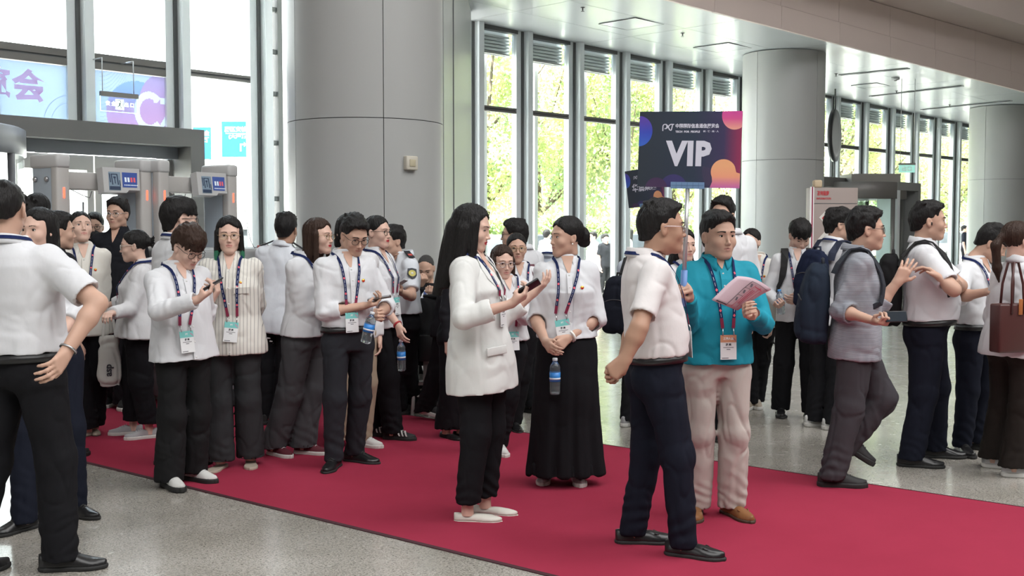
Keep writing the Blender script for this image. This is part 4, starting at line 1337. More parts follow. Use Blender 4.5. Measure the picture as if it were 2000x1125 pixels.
# panels of the soffit, each its own piece with a narrow joint
NP = 15
SO = thing('trim_1', None, None); SO['kind'] = 'structure'
back = MB()
back.add([zz(eA, .05), zz(eB, .05), zz(fB2, .05), zz(FC, .05), zz(fA2, .05)], [(0, 1, 2, 3, 4)])
back.build('backing', [mat('joint_dark', (.10, .105, .11), .7)], SO)
Ls = np.linalg.norm(fB2 - FC)
for i in range(-2, 12):
    s0, s1 = i * 2.96 + .006, (i + 1) * 2.96 - .006
    if s1 < -3.9: continue
    a0 = FC + (dR if s0 >= 0 else dL) * s0; a1 = FC + (dR if s1 >= 0 else dL) * s1
    def edge_hit(a):   # where the panel's cross line meets the soffit's inner edge
        # a + n_in*t = eA + eD*u
        A = np.array([[n_in[0], -eD[0]], [n_in[1], -eD[1]]]); t, u = np.linalg.solve(A, eA - a); return a + n_in * t
    b0, b1 = edge_hit(a0), edge_hit(a1)
    for j in range(3):
        q = [a0 + (b0 - a0) * (j / 3) + n_in * .004, a1 + (b1 - a1) * (j / 3) + n_in * .004, a1 + (b1 - a1) * ((j + 1) / 3) - n_in * .004, a0 + (b0 - a0) * ((j + 1) / 3) - n_in * .004]
        p = MB(); p.add([zz(v) for v in q] + [zz(v, .03) for v in q], [(0, 1, 2, 3), (4, 5, 6, 7)[::-1], (0, 1, 5, 4), (1, 2, 6, 5), (2, 3, 7, 6), (3, 0, 4, 7)])
        p.build('panel', [SOF], SO)
# recessed access hatches, sprinklers and linear lights
for (px, py, sz) in ((1233, 56, .8), (1411, 96, .8), (1700, 160, .65)):
    c = on_z(px, py, zf(4.2)); z = soffit_z(c[0], c[1]) - .004
    M_ = frame_M((c[0], c[1], z), (dR[0], dR[1], 0), (-dR[1], dR[0], 0), (0, 0, 1))
    t_ = thing('ceiling_hatch', {1233: 'square access hatch in the soffit, nearest of three', 1411: 'square access hatch in the soffit left of the middle column', 1700: 'square access hatch in the soffit right of the middle column'}[px], 'hatch', tuple(M_.translation)); t_['group'] = 'access hatches in the soffit'
    m_ = MB()
    for a, b in (((-sz, -sz), (sz, -sz + .02)), ((-sz, sz - .02), (sz, sz)), ((-sz, -sz), (-sz + .02, sz)), ((sz - .02, -sz), (sz, sz))):
        m_.box((a[0] / 2 - 0 if False else a[0] * .5, a[1] * .5, -.004), (b[0] * .5, b[1] * .5, .004), 0, frame_M((0, 0, 0), (dR[0], dR[1], 0), (-dR[1], dR[0], 0), (0, 0, 1)))
    m_.build('frame', [mat('joint_dark')], t_)
    m_ = MB(); m_.box((-sz * .48, -sz * .48, -.002), (sz * .48, sz * .48, .004), 0, frame_M((0, 0, 0), (dR[0], dR[1], 0), (-dR[1], dR[0], 0), (0, 0, 1))); m_.build('lid', [SOF], t_)
SPR = [(1138, 34, 'small sprinkler head hanging from the soffit near the first hatch'), (1333, 77, 'small sprinkler head hanging from the soffit between the two near hatches'), (1475, 113, 'small sprinkler head beside the top of the middle column'),
       (1633, 145, 'small sprinkler head right of the middle column top'), (1751, 174, 'small sprinkler head below the round detector'), (1855, 197, 'small sprinkler head near the far linear light')]
for px, py, lb in SPR:
    c = on_z(px, py - 3, zf(4.18)); z = soffit_z(c[0], c[1])
    t_ = thing('sprinkler', lb, 'sprinkler', (c[0], c[1], z), 0, 'sprinklers in the soffit')
    m_ = MB(); m_.lathe([(.035, 0), (.035, -.006), (.012, -.008), (.012, -.05), (.004, -.052)][::-1], 10); m_.build('body', [mat('sprinkler_dark', (.08, .08, .085), .5)], t_)
    m_ = MB(); m_.lathe([(.028, -.066), (.028, -.062)], 10); m_.build('deflector', [mat('sprinkler_dark')], t_)
LIN = [((1640, 150), (1775, 143), 'long recessed light slot right of the middle column'), ((1700, 186), (1880, 171), 'long recessed light slot over the far windows'), ((1800, 208), (1975, 195), 'long recessed light slot beside the far column')]
for a, b, lb in LIN:
    p = on_z(*a, zf(4.13)); q = on_z(*b, zf(4.08))
    d_ = (q - p)[:2]; ln = np.linalg.norm(d_); d_ = d_ / ln; c = (p + q) / 2; z = min(soffit_z(p[0], p[1]), soffit_z(q[0], q[1])) - .002
    M_ = frame_M((0, 0, 0), (d_[0], d_[1], 0), (-d_[1], d_[0], 0), (0, 0, 1))
    t_ = thing('ceiling_light', lb, 'light', (c[0], c[1], z), 0, 'linear lights in the soffit')
    m_ = MB(); m_.box((-ln / 2, -.06, -.012), (ln / 2, -.045, .0), 0, M_); m_.box((-ln / 2, .045, -.012), (ln / 2, .06, .0), 0, M_); m_.build('frame', [mat('joint_dark')], t_)
    m_ = MB(); m_.box((-ln / 2, -.045, -.006), (ln / 2, .045, .0), 0, M_); m_.build('diffuser', [mat('diffuser', (.7, .72, .75), .15, spec=.8)], t_)
c = on_z(1749, 155, zf(4.12))
t_ = thing('smoke_detector', 'round white detector on the soffit between two light slots', 'detector', (c[0], c[1], soffit_z(c[0], c[1])))
m_ = MB(); m_.lathe([(.02, -.06), (.08, -.05), (.09, -.03), (.09, 0)], 16); m_.build('housing', [mat('plastic_grey', (.45, .46, .47), .5)], t_)
m_ = MB(); m_.lathe([(.005, -.075), (.03, -.07), (.03, -.06)], 12); m_.build('sensor', [mat('sprinkler_dark')], t_)

# fascia of the hall side above the soffit edge
FASC = mat('fascia', (.70, .60, .565), .55, noise=(.8, .06))
FA_ = thing('trim_2', None, None); FA_['kind'] = 'structure'
nE = np.array([eD[1], -eD[0]])
Lf = np.linalg.norm(eB - eA); np_ = 14
for i in range(np_):
    a = eA + eD * (Lf * i / np_ + .005); b = eA + eD * (Lf * (i + 1) / np_ - .005)
    p = MB(); za, zb_ = soffit_z(*a), soffit_z(*b)
    q = [a, b, b - nE * .05, a - nE * .05]
    p.add([(a[0], a[1], za - .01), (b[0], b[1], zb_ - .01), (*(b - nE * .06), zb_ - .01), (*(a - nE * .06), za - .01), (a[0], a[1], za + .39), (b[0], b[1], zb_ + .39), (*(b - nE * .06), zb_ + .39), (*(a - nE * .06), za + .39)],
          [(3, 2, 1, 0), (4, 5, 6, 7), (0, 1, 5, 4), (1, 2, 6, 5), (2, 3, 7, 6), (3, 0, 4, 7)]); p.build('panel', [FASC], FA_)
    a2, b2 = a - nE * .02, b - nE * .02
    p = MB(); p.add([(*a2, za + .40), (*b2, zb_ + .40), (*(b2 - nE * .05), zb_ + .40), (*(a2 - nE * .05), za + .40), (*a2, 5.95), (*b2, 5.95), (*(b2 - nE * .05), 5.95), (*(a2 - nE * .05), 5.95)],
          [(3, 2, 1, 0), (4, 5, 6, 7), (0, 1, 5, 4), (1, 2, 6, 5), (2, 3, 7, 6), (3, 0, 4, 7)]); p.build('panel', [FASC], FA_)
p = MB(); a, b = eA - nE * .12, eB - nE * .12
p.add([(*a, 5.3), (*b, 5.0), (*(b - nE * .1), 5.0), (*(a - nE * .1), 5.3), (*a, 12), (*b, 12), (*(b - nE * .1), 12), (*(a - nE * .1), 12)], [(3, 2, 1, 0), (4, 5, 6, 7), (0, 1, 5, 4), (1, 2, 6, 5), (2, 3, 7, 6), (3, 0, 4, 7)])
p.build('backing', [mat('joint_dark')], FA_)
a, b = eA, eB
p = MB(); p.add([(*(a - nE * .2), 5.96), (*(b - nE * .2), 5.96), (*(b + nE * .98), 5.96), (*(a + nE * .98), 5.96), (*(a - nE * .2), 10.5), (*(b - nE * .2), 10.5), (*(b + nE * .98), 10.5), (*(a + nE * .98), 10.5)], [(0, 1, 2, 3), (7, 6, 5, 4), (0, 4, 5, 1), (1, 5, 6, 2), (2, 6, 7, 3), (3, 7, 4, 0)])
p.build('overhang', [FASC], FA_)

# columns
COLM = mat('column_paint', (.40, .41, .405), .38, spec=.5)
def column(px, Y, r, n, lbl, z1, gap_deg, seam):
    c = at(px, 500, Y); t_ = thing('column', lbl, 'column', (c[0], c[1], 0), 0, None)
    # cladding shells with open vertical joints, in two heights
    zs = [(0.0, .12), (.125, seam), (seam + .008, z1)]
    for (za, zb_) in zs[1:]:
        for i in range(n):
            a0 = R(gap_deg) + 2 * math.pi * i / n + .004 / r; a1 = R(gap_deg) + 2 * math.pi * (i + 1) / n - .004 / r
            m_ = MB(); K = 14; v = []; f_ = []
            for j in range(K + 1):
                a = a0 + (a1 - a0) * j / K
                for rr_, z in ((r, za), (r, zb_), (r - .03, zb_), (r - .03, za)): v.append((rr_ * math.cos(a), rr_ * math.sin(a), z))
            for j in range(K):
                for q in range(4): f_.append((j*4+q, (j+1)*4+q, (j+1)*4+(q+1) % 4, j*4+(q+1) % 4))
            f_ += [(0, 1, 2, 3), (K*4+3, K*4+2, K*4+1, K*4)]
            m_.add(v, f_, 0, False); o = m_.build('cladding_panel', [COLM], t_)
            me = o.data; sm = [abs(p_.normal.z) < .5 for p_ in me.polygons]; me.polygons.foreach_set('use_smooth', sm)
            es = o.modifiers.new('es', 'EDGE_SPLIT'); es.split_angle = R(40)
    m_ = MB(); m_.lathe([(r - .015, .1), (r - .015, z1 - .002)], 40); m_.build('core', [mat('joint_dark')], t_)
    m_ = MB(); m_.lathe([(r + .015, 0), (r + .015, .12), (r - .01, .124)], 40); m_.build('skirting', [mat('steel_dull', (.4, .4, .41), .35, .9)], t_)
    return t_, c
C1, c1 = column(716, 11.7, .815, 5, 'thick grey clad column left of the windows with a small box', 9.0, -70, 2.66)
C2, c2 = column(1526, 22.0, .80, 4, 'grey round column behind the VIP placard', soffit_z(*at(1526, 500, 22.0)[:2]) - .002, -142, 2.89)
C3, c3 = column(1950, 29.8, .81, 4, 'far grey round column at the right edge', soffit_z(*at(1950, 500, 29.8)[:2]) - .002, -142, 2.86)
# flat wall strip between the thick column and the first window
WP = thing('wall_strip', 'flat grey wall panel strip joining the thick column and window', 'wall panel', (0, 0, 0)); WP['kind'] = 'structure'; WP.name = 'trim_3'
del WP['label']; del WP['category']
a = at(868, 500, 12.6); b = at(921, 500, 18.2)
m_ = MB(); q = [(a[0], a[1]), (b[0], b[1]), (b[0] - .6, b[1] + .5), (a[0] - .8, a[1] + .4)]
m_.add([(x, y, 0) for x, y in q] + [(x, y, 9) for x, y in q], [(0, 1, 5, 4), (1, 2, 6, 5), (2, 3, 7, 6), (3, 0, 4, 7), (4, 5, 6, 7)]); m_.build('panel', [COLM], WP)
mid = (a + (b - a) * .26); m_ = MB(); dd = nrm(np.array([b[0] - a[0], b[1] - a[1], 0])); nn = np.array([dd[1], -dd[0], 0])
m_.box((-.008, -.012, 0), (.008, .004, 9), 0, frame_M((mid[0], mid[1], 0), dd, -nn, (0, 0, 1))); m_.build('joint', [mat('joint_dark')], WP)
# little box on the column
p = at(810, 318, 11.0); d_ = nrm(np.array([p[0] - c1[0], p[1] - c1[1], 0])); q = np.array([c1[0], c1[1], p[2]]) + d_ * .815
M_ = frame_M(q, np.cross([0, 0, 1.], d_), d_, (0, 0, 1))
t_ = thing('wall_speaker', 'small beige box on the thick column', 'speaker', tuple(q))
m_ = MB(); Mo = frame_M((0, 0, 0), np.cross([0, 0, 1.], d_), d_, (0, 0, 1))
m_.bbox((-.07, -.01, -.07), (.07, .055, .07), .012, 0, Mo); m_.build('housing', [mat('beige_plastic', (.56, .53, .45), .5)], t_)
m_ = MB(); m_.bbox((-.035, .054, -.035), (.035, .062, .035), .004, 0, Mo); m_.build('grille', [mat('beige_dark', (.48, .43, .30), .6)], t_)

# ------------------------------------------------------------------ glazed facade
ALU = mat('alu_light', (.74, .79, .81), .42, .15); ALUD = mat('alu_dark', (.11, .115, .115), .5, .2); RAIL = mat('alu_rail', (.16, .155, .145), .5, .2)
SLAT = mat('louvre', (.75, .78, .79), .4, .2); SLATD = mat('louvre_head', (.30, .30, .29), .5)
GL = glass_mat()
BAY = [-22, 165, 352, 512, 640, 745, 840, 925, 1020, 1120, 1210, 1293, 1371, 1442, 1506, 1566, 1622, 1678, 1730, 1777, 1820, 1860, 1900, 1938, 1974, 2008]
TR_Z = 3.66
PTS = [fac(p) for p in BAY]
nwin = 0
for i, (p, d) in enumerate(PTS):
    zt = soffit_z(*p) if BAY[i] > 900 else 11.0
    if BAY[i] in (640, 745, 840): continue
    t_ = thing('trim_%d' % (10 + i), None, None, (p[0], p[1], 0), math.atan2(d[1], d[0])); t_['kind'] = 'structure'
    # local: x along the facade, y outward
    zb0 = 2.62 if BAY[i] in (-22, 165) else 0.0
    m_ = MB(); m_.box((-.19, -.04, zb0), (-.075, .08, zt)); m_.build('jamb', [ALU], t_)
    m_ = MB(); m_.box((-.075, -.06, zb0), (-.02, .1, zt)); m_.build('gasket', [ALUD], t_)
    m_ = MB(); m_.box((-.02, -.17, zb0), (.10, .13, zt)); m_.build('fin', [ALU], t_)
    m_ = MB(); m_.box((.10, -.12, zb0), (.125, .1, zt)); m_.build('cover_strip', [ALUD], t_)
for i in range(len(PTS) - 1):
    if BAY[i] in (512, 640, 745, 840): continue
    (p, d), (q, d2) = PTS[i], PTS[i + 1]
    L_ = float(np.linalg.norm(q - p)); dd = (q - p) / L_
    zt = soffit_z(*((p + q) / 2)) if BAY[i] > 900 else 11.0
    nwin += 1
    t_ = thing('window_%d' % nwin, None, None, (p[0], p[1], 0), math.atan2(dd[1], dd[0])); t_['kind'] = 'structure'
    x0, x1 = .14, L_ - .19
    thick = BAY[i] < 300
    hh = .17 if thick else .068
    m_ = MB(); m_.box((x0, -.04, TR_Z - hh / 2 - .012), (x1, .05, TR_Z - .012)); m_.box((x0, -.04, TR_Z + .012), (x1, .05, TR_Z + hh / 2 + .012)); m_.build('transom', [RAIL], t_)
    m_ = MB(); m_.box((x0, -.02, TR_Z - .012), (x1, .04, TR_Z + .012)); m_.build('groove', [mat('joint_dark')], t_)
    if not thick: m_ = MB(); m_.box((x0, -.04, 0), (x1, .05, .10)); m_.build('sill', [RAIL], t_)
    if BAY[i] > 900:
        m_ = MB(); m_.box((x0 - .02, -.06, zt - .072), (x1 + .02, .06, zt + .02)); m_.build('head_rail', [ALUD], t_)
        for k_ in range(5):
            z = zt - .13 - k_ * .060
            m_ = MB(); m_.prism([(x0, z - .017), (x1 - .04, z - .017), (x1 - .04, z + .017), (x0, z + .017)], .10, .16); 
            m_.build('slat', [SLAT], t_)
        z = zt - .13 - 5 * .060; m_ = MB(); m_.box((x0, .10, z - .015), (x1 - .03, .16, z + .012)); m_.build('bottom_rail', [SLATD], t_)
        m_ = MB(); m_.box((x0, .165, zt - .46), (x1, .18, zt)); m_.build('louvre_back', [SLAT], t_)
        # slender outer post seen through the glass
        m_ = MB(); m_.box((x0 + (x1 - x0) * .52, .35, 0), (x0 + (x1 - x0) * .60, .41, zt)); m_.build('outer_post', [mat('outer_post', (.75, .74, .7), .4)], t_)
    for (za, zb_) in ((2.62 if thick else .10, TR_Z - hh / 2 - .012), (TR_Z + hh / 2 + .012, zt)):
        m_ = MB(); m_.box((x0, .012, za), (x1, .022, zb_)); m_.build('pane', [GL], t_)
# strips of dark double posts left of the thick column
for px in (528, 548):
    p, d = fac(px); t_ = thing('trim_%d' % (px,), None, None, (p[0], p[1], 0), math.atan2(d[1], d[0])); t_['kind'] = 'structure'
    m_ = MB(); m_.box((-.05, -.06, 0), (.03, .1, 11.0)); m_.build('post', [mat('post_grey', (.20, .215, .21), .5, .1)], t_)
    for z in (1.0, 2.0, 2.8, 3.5, 4.1, 4.7):
        m_ = MB(); m_.bbox((-.16 if px == 548 else .0, -.03, z - .035), (.04, .03, z + .035), .01); m_.build('bracket', [mat('post_grey')], t_)

# ------------------------------------------------------------------ red carpet
CARPET = mat('carpet_red', (.305, .031, .062), .95, spec=.04, noise=(5, .06), bump=[(500, .3, .002, (1, 1, 1)), (2.2, .25, .02, (1, 1, 1))])
a0, a1 = on_z(135, 895)[:2], on_z(1080, 1125)[:2]
b0, b1 = on_z(1180, 870)[:2], on_z(2000, 993)[:2]
cu = (a1 - a0) / np.linalg.norm(a1 - a0)
A0, A1 = a0 - cu * 3.5, a1 + cu * 6
bu = (b1 - b0) / np.linalg.norm(b1 - b0)
B0, B1 = b0 - bu * 6.4, b1 + bu * 4
t_ = thing('red_carpet', 'long crimson carpet runner across the granite floor to the doors', 'carpet', (0, 0, 0))
mb = MB(); n = 24; v = []
for i in range(n + 1):
    u = i / n
    for j in range(9):
        w_ = j / 8; p = (A0 + (A1 - A0) * u) * (1 - w_) + (B0 + (B1 - B0) * u) * w_
        v.append((p[0], p[1], .006))
for i in range(n + 1):
    for j in (0, 8):
        pass
f_ = [(i*9+j, (i+1)*9+j, (i+1)*9+j+1, i*9+j+1) for i in range(n) for j in range(8)]
mb.add(v, f_, 0, True)
mb.build('pile', [CARPET], t_)
mb = MB()
for (p, q, s) in ((A0, A1, -1), (B0, B1, 1)):
    d_ = nrm(np.array([*(q - p), 0]))[:2]; nn = np.array([-d_[1], d_[0]]) * (1 if s > 0 else -1)
    o_ = MB(); o_.add([(*p, .001), (*q, .001), (*(q + nn * .022), .001), (*(p + nn * .022), .001), (*p, .008), (*q, .008), (*(q + nn * .022), .005), (*(p + nn * .022), .005)], [(0, 1, 2, 3), (4, 5, 6, 7), (0, 1, 5, 4), (1, 2, 6, 5), (2, 3, 7, 6), (3, 0, 4, 7)])
    o_.build('edge_strip', [mat('carpet_edge', (.05, .012, .018), .8)], t_)

# ------------------------------------------------------------------ doors and portal on the left
PORT = mat('portal_paint', (.150, .150, .146), .5, .2); PORT2 = mat('portal_light', (.30, .315, .30), .5, .2)
nL = np.array([dL[1], -dL[0]])          # into the hall
DOFF = .55
def onl(px, off=0.0):
    """plan point of column px on a line parallel to the left facade, off metres inside"""
    t = (px - 1000.0) / FPX; o = FA + nL * off
    s = (t * o[1] - o[0]) / (dL[0] - t * dL[1]); return o + dL * s
P0, P1 = onl(-140, DOFF), onl(403, DOFF)
def boxl(mb, p, q, y0, y1, z0, z1, mi=0):
    """box along the facade from p to q, y0..y1 metres inside the line through p,q"""
    d_ = (q - p) / np.linalg.norm(q - p); n_ = np.array([d_[1], -d_[0]]); L_ = np.linalg.norm(q - p)
    mb.box((0, y0, z0), (L_, y1, z1), mi, frame_M((p[0], p[1], 0), (d_[0], d_[1], 0), (n_[0], n_[1], 0), (0, 0, 1))) if False else None
    v = [(*(p + n_ * a), z) for z in (z0, z1) for a in (y0, y1)] + [(*(q + n_ * a), z) for z in (z0, z1) for a in (y0, y1)]
    mb.add(v, [(0, 1, 3, 2), (4, 6, 7, 5), (0, 4, 5, 1), (2, 3, 7, 6), (1, 5, 7, 3), (0, 2, 6, 4)], mi)
t_ = thing('trim_40', None, None); t_['kind'] = 'structure'
m_ = MB(); boxl(m_, P0, P1, -.40, 0, zf(2.385), zf(2.56)); m_.build('lintel', [PORT], t_)
m_ = MB(); boxl(m_, onl(376, DOFF), P1, -.40, 0, 0, zf(2.385)); m_.build('post', [PORT], t_)
m_ = MB(); boxl(m_, onl(340, .06), onl(372, .06), -.02, .03, 0, zf(2.385)); m_.build('reveal', [PORT2], t_)
m_ = MB(); boxl(m_, P0, onl(376, DOFF), -.37, -.30, zf(2.27), zf(2.385)); m_.build('door_header', [mat('header_grey', (.20, .21, .23), .45, .3)], t_)
for px in (60, 296):
    p = onl(px, .13); m_ = MB(); boxl(m_, p, p + dL * .28, 0, .06, zf(2.30), zf(2.345)); boxl(m_, p + dL * .05, p + dL * .2, .06, .09, zf(2.265), zf(2.30)); m_.build('door_closer', [mat('closer_grey', (.42, .42, .42), .4, .5)], t_)
DSTEEL = mat('door_steel', (.46, .45, .43), .38, .6)
for k_, (xa, xb, nm) in enumerate(((32, 183, 'door_1'), (186, 338, 'door_2'))):
    t_ = thing(nm, None, None); t_['kind'] = 'structure'
    p, q = onl(xa, .02), onl(xb, .02); d_ = dL
    L_ = np.linalg.norm(q - p)
    for (nm2, u0, u1, z0, z1) in (('stile', 0, .085, 0, zf(2.27)), ('stile', L_ - .085, L_, 0, zf(2.27)), ('top_rail', .085, L_ - .085, zf(2.13), zf(2.27)), ('bottom_rail', .085, L_ - .085, 0, .16)):
        m_ = MB(); boxl(m_, p + d_ * u0, p + d_ * u1, -.02, .04, z0, z1); m_.build(nm2, [DSTEEL], t_)
    m_ = MB(); boxl(m_, p + d_ * .085, p + d_ * (L_ - .085), .0, .012, .16, zf(2.13)); m_.build('pane', [GL], t_)
    u = L_ - .17 if k_ == 0 else .17
    h_ = p + d_ * u
    m_ = MB(); m_.tube([(*(h_ + nL * .08), .7), (*(h_ + nL * .08), 1.9)], .016, 8); m_.build('handle', [STEEL], t_)
    m_ = MB(); boxl(m_, p + d_ * (L_ * .30), p + d_ * (L_ * .33), -.012, .03, .16, zf(2.13)); m_.build('mullion', [DSTEEL], t_)

# films on the two panes above the portal
def film_mat(name, col):
    m = bpy.data.materials.new(name); m.use_nodes = True; nt = m.node_tree; nt.nodes.clear()
    out = nt.nodes.new('ShaderNodeOutputMaterial'); tr = nt.nodes.new('ShaderNodeBsdfTranslucent'); df = nt.nodes.new('ShaderNodeBsdfDiffuse'); mx = nt.nodes.new('ShaderNodeMixShader')
    tr.inputs[0].default_value = (*col, 1); df.inputs[0].default_value = (*col, 1); mx.inputs[0].default_value = .22
    nt.links.new(tr.outputs[0], mx.inputs[1]); nt.links.new(df.outputs[0], mx.inputs[2]); nt.links.new(mx.outputs[0], out.inputs[0])
    MATS[name] = m; return m
def film_grad(name, stops, axis=2, lo=0.0, hi=1.0):
    m = film_mat(name, (1, 1, 1)); nt = m.node_tree
    tc = nt.nodes.new('ShaderNodeTexCoord'); sp = nt.nodes.new('ShaderNodeSeparateXYZ'); mr = nt.nodes.new('ShaderNodeMapRange'); rp = nt.nodes.new('ShaderNodeValToRGB')
    mr.inputs['From Min'].default_value = lo; mr.inputs['From Max'].default_value = hi
    nt.links.new(tc.outputs['Object'], sp.inputs[0]); nt.links.new(sp.outputs[axis], mr.inputs['Value']); nt.links.new(mr.outputs[0], rp.inputs[0])
    e = rp.color_ramp.elements; e[0].position, e[0].color = stops[0][0], (*stops[0][1], 1); e[1].position, e[1].color = stops[-1][0], (*stops[-1][1], 1)
    for p_, c_ in stops[1:-1]: q_ = e.new(p_); q_.color = (*c_, 1)
    for n_ in nt.nodes:
        if n_.type in ('BSDF_TRANSLUCENT', 'BSDF_DIFFUSE'): nt.links.new(rp.outputs[0], n_.inputs[0])
    return m
FBLUE = film_mat('film_blue', (0.147, 0.195, 0.273)); FMAUVE = film_mat('film_mauve', (.80, .52, .70)); FWHITE = film_mat('film_pale', (0.204, 0.237, 0.300)); FLINE = film_mat('film_line', (0.114, 0.156, 0.240))
FORB = film_grad('film_orb', [(0, (0.162, 0.102, 0.180)), (.45, (0.132, 0.102, 0.204)), (.75, (0.078, 0.120, 0.258)), (1, (0.084, 0.138, 0.264))], 2, zf(2.5), zf(3.05))
FORB2 = film_grad('film_orb_right', [(0, (0.162, 0.102, 0.186)), (.5, (0.144, 0.102, 0.192)), (1, (0.126, 0.114, 0.216))], 2, zf(2.5), zf(3.1))
za, zb = zf(2.56), zf(3.10)
p, q = onl(-20 + 6, -.005), onl(149, -.005)
t_ = thing('window_film', 'pale blue window film with mauve lettering above the left door', 'banner')
m_ = MB(); p, q = onl(-14, .002), onl(146, .002); m_.add([(*p, za), (*q, za), (*q, zb), (*p, zb)], [(0, 1, 2, 3)]); m_.build('film', [FBLUE], t_)
m_ = MB(); c_ = onl(36, .006); Mt = frame_M((c_[0], c_[1], zf(2.865)), (dL[0], dL[1], 0), (0, 0, 1), (nL[0], nL[1], 0))
letters(m_, '览会', .39, Mt @ Matrix.Translation((-.03, 0, 0)), 0, .013); m_.build('lettering', [FMAUVE], t_)
m_ = MB()
for rr_ in (.26, .35):
    c_ = onl(146, .006); v = []
    for j in range(13):
        a = R(90 + 90 * j / 12)
        for d2 in (0, .004): v.append((*(c_ + dL * (rr_ + d2) * math.cos(a)), zf(2.56) + (rr_ + d2) * math.sin(a)))
    m_.add(v, [(j*2, j*2+1, j*2+3, j*2+2) for j in range(12)], 0)
m_.build('ring_line', [FLINE], t_)
t_ = thing('window_film', 'blue and pink window film with big round emblem behind exit sign', 'banner')
x0p, x1p = onl(186, 0), onl(331, 0); Lq = np.linalg.norm(x1p - x0p)
NX, NZ = 120, 70; v = []; mi = []
for i in range(NX + 1):
    for j in range(NZ + 1): v.append((*(x0p + dL * (Lq * i / NX)), za + (zb - za) * j / NZ))
hz = zb - za
for i in range(NX):
    for j in range(NZ):
        x, z = (i + .5) / NX * Lq / hz, (j + .5) / NZ          # in pane heights
        W_ = Lq / hz; m_i = 0
        if ((x - W_ * .60) / (W_ * .42))**2 + ((z - .28) / .60)**2 < 1: m_i = 1
        if ((x - W_ * .97) / (W_ * .36))**2 + ((z - .45) / .62)**2 < 1: m_i = 2
        rr_ = math.hypot((x - W_ * .76) / .85, z - .34); an_ = math.degrees(math.atan2(z - .34, x - W_ * .76))
        if .24 < rr_ < .37 and abs(an_) > 48: m_i = 3
        if W_ * .76 + .08 < x < W_ * .87 and (.52 < z < .65 or .02 < z < .14): m_i = 3
        if x > W_ * .91 and .50 < z < .62: m_i = 3
        if x > W_ * .91 and abs(z - (.05 + (x - W_ * .91) * 1.6)) < .08: m_i = 3
        if m_i == 0 and x < W_ * .45 and abs((z + .25 * math.sin(x * 4) - x * .9) * 14 % 1 - .5) < .09: m_i = 4
        mi.append(m_i)
F_ = np.array([(i*(NZ+1)+j, (i+1)*(NZ+1)+j, (i+1)*(NZ+1)+j+1, i*(NZ+1)+j+1) for i in range(NX) for j in range(NZ)])
mesh_obj('film', v, F_, [FBLUE, FORB, FORB2, FWHITE, FLINE], t_, mi, False)

# hanging exit sign
c_ = at(233, 196, 9.7); yd = dL
t_ = thing('exit_sign', 'hanging exit sign with white letters and running figure over the doors', 'sign', (c_[0], c_[1], 0))
lo_ = c_[:2] - yd * .175; hi_ = c_[:2] + yd * .175; zt = z_of(184, 9.7)
def relbox(mb, p, q, y0, y1, z0, z1, o, mi=0):
    boxl(mb, p - o, q - o, y0, y1, z0, z1, mi)
o_ = c_[:2]
m_ = MB(); relbox(m_, lo_, hi_, -.02, .02, zt - .028, zt + .012, o_); m_.build('housing', [mat('sign_housing', (.22, .21, .2), .5, .4)], t_)
for s_ in (-.155, .14):
    m_ = MB(); p = yd * s_; m_.tube([(*p, zt + .012), (*p, zt + .30)], .004, 6); m_.build('rod', [STEEL], t_)
m_ = MB(); relbox(m_, lo_ - yd * .002, hi_ - yd * .004, -.003, .003, zt - .155, zt - .028, o_); m_.build('panel', [GL], t_)
EXW = mat('exit_glow', (.8, .85, .85), .5, emit=(.85, 1, .98), estr=2.5)
m_ = MB()
relbox(m_, lo_, hi_, -.004, .004, zt - .158, zt - .153, o_); relbox(m_, lo_ - yd * .004, lo_, -.004, .004, zt - .155, zt - .028, o_); relbox(m_, hi_ - yd * .006, hi_ - yd * .002, -.004, .004, zt - .155, zt - .028, o_)
m_.build('lit_edge', [mat('exit_edge', (.5, .8, .78), .4, emit=(.6, .95, .9), estr=1.6)], t_)
Mt = frame_M((nL[0] * .006, nL[1] * .006, zt - .090), (dL[0], dL[1], 0), (0, 0, 1), (nL[0], nL[1], 0))
m_ = MB(); letters(m_, '安 全', .042, Mt @ Matrix.Translation((-.083, 0, 0)), 0, .001); letters(m_, '出 口', .042, Mt @ Matrix.Translation((.092, 0, 0)), 0, .001)
m_.build('lettering', [EXW], t_)
m_ = MB(); m_.box((-.038, -.045, 0), (.038, .045, .002), 0, Mt); m_.build('pictogram_plate', [EXW], t_)
m_ = MB()
def st(a, b, w_):
    a = np.array(a); b = np.array(b); d_ = nrm(b - a); s_ = np.array([-d_[1], d_[0]]) * w_ / 2
    m_.add([Mt @ Vector((*q_, .003)) for q_ in (a - s_, b - s_, b + s_, a + s_)], [(0, 1, 2, 3)], 0)
st((-.033, .038), (.033, .038), .006); st((-.030, .038), (-.030, -.04), .006); st((.030, .038), (.030, -.02), .006)
st((.004, .014), (-.004, -.008), .013); st((-.004, -.008), (.012, -.022), .008); st((.012, -.022), (.006, -.04), .007); st((-.004, -.008), (-.022, -.026), .008)
st((.004, .012), (-.016, .006), .006); st((.004, .012), (.02, .0), .006); st((.006, .018), (.010, .028), .012)
m_.build('running_figure', [mat('exit_ink', (.10, .16, .18), .6)], t_)
yq = onl(233, .35)[1]; sq = yq / 9.7
for s_ in (-.155, .14):
    m_ = MB(); p = yd * s_; m_.tube([(*p, zt + .298), (*(p - nL * (.30 / sq)), zt + .298)], .006, 6); m_.build('bracket', [STEEL], t_)
q_ = at(233, 196, yq); t_.location = (q_[0], q_[1], CAM_H * (1 - sq)); t_.scale = (sq, sq, sq)

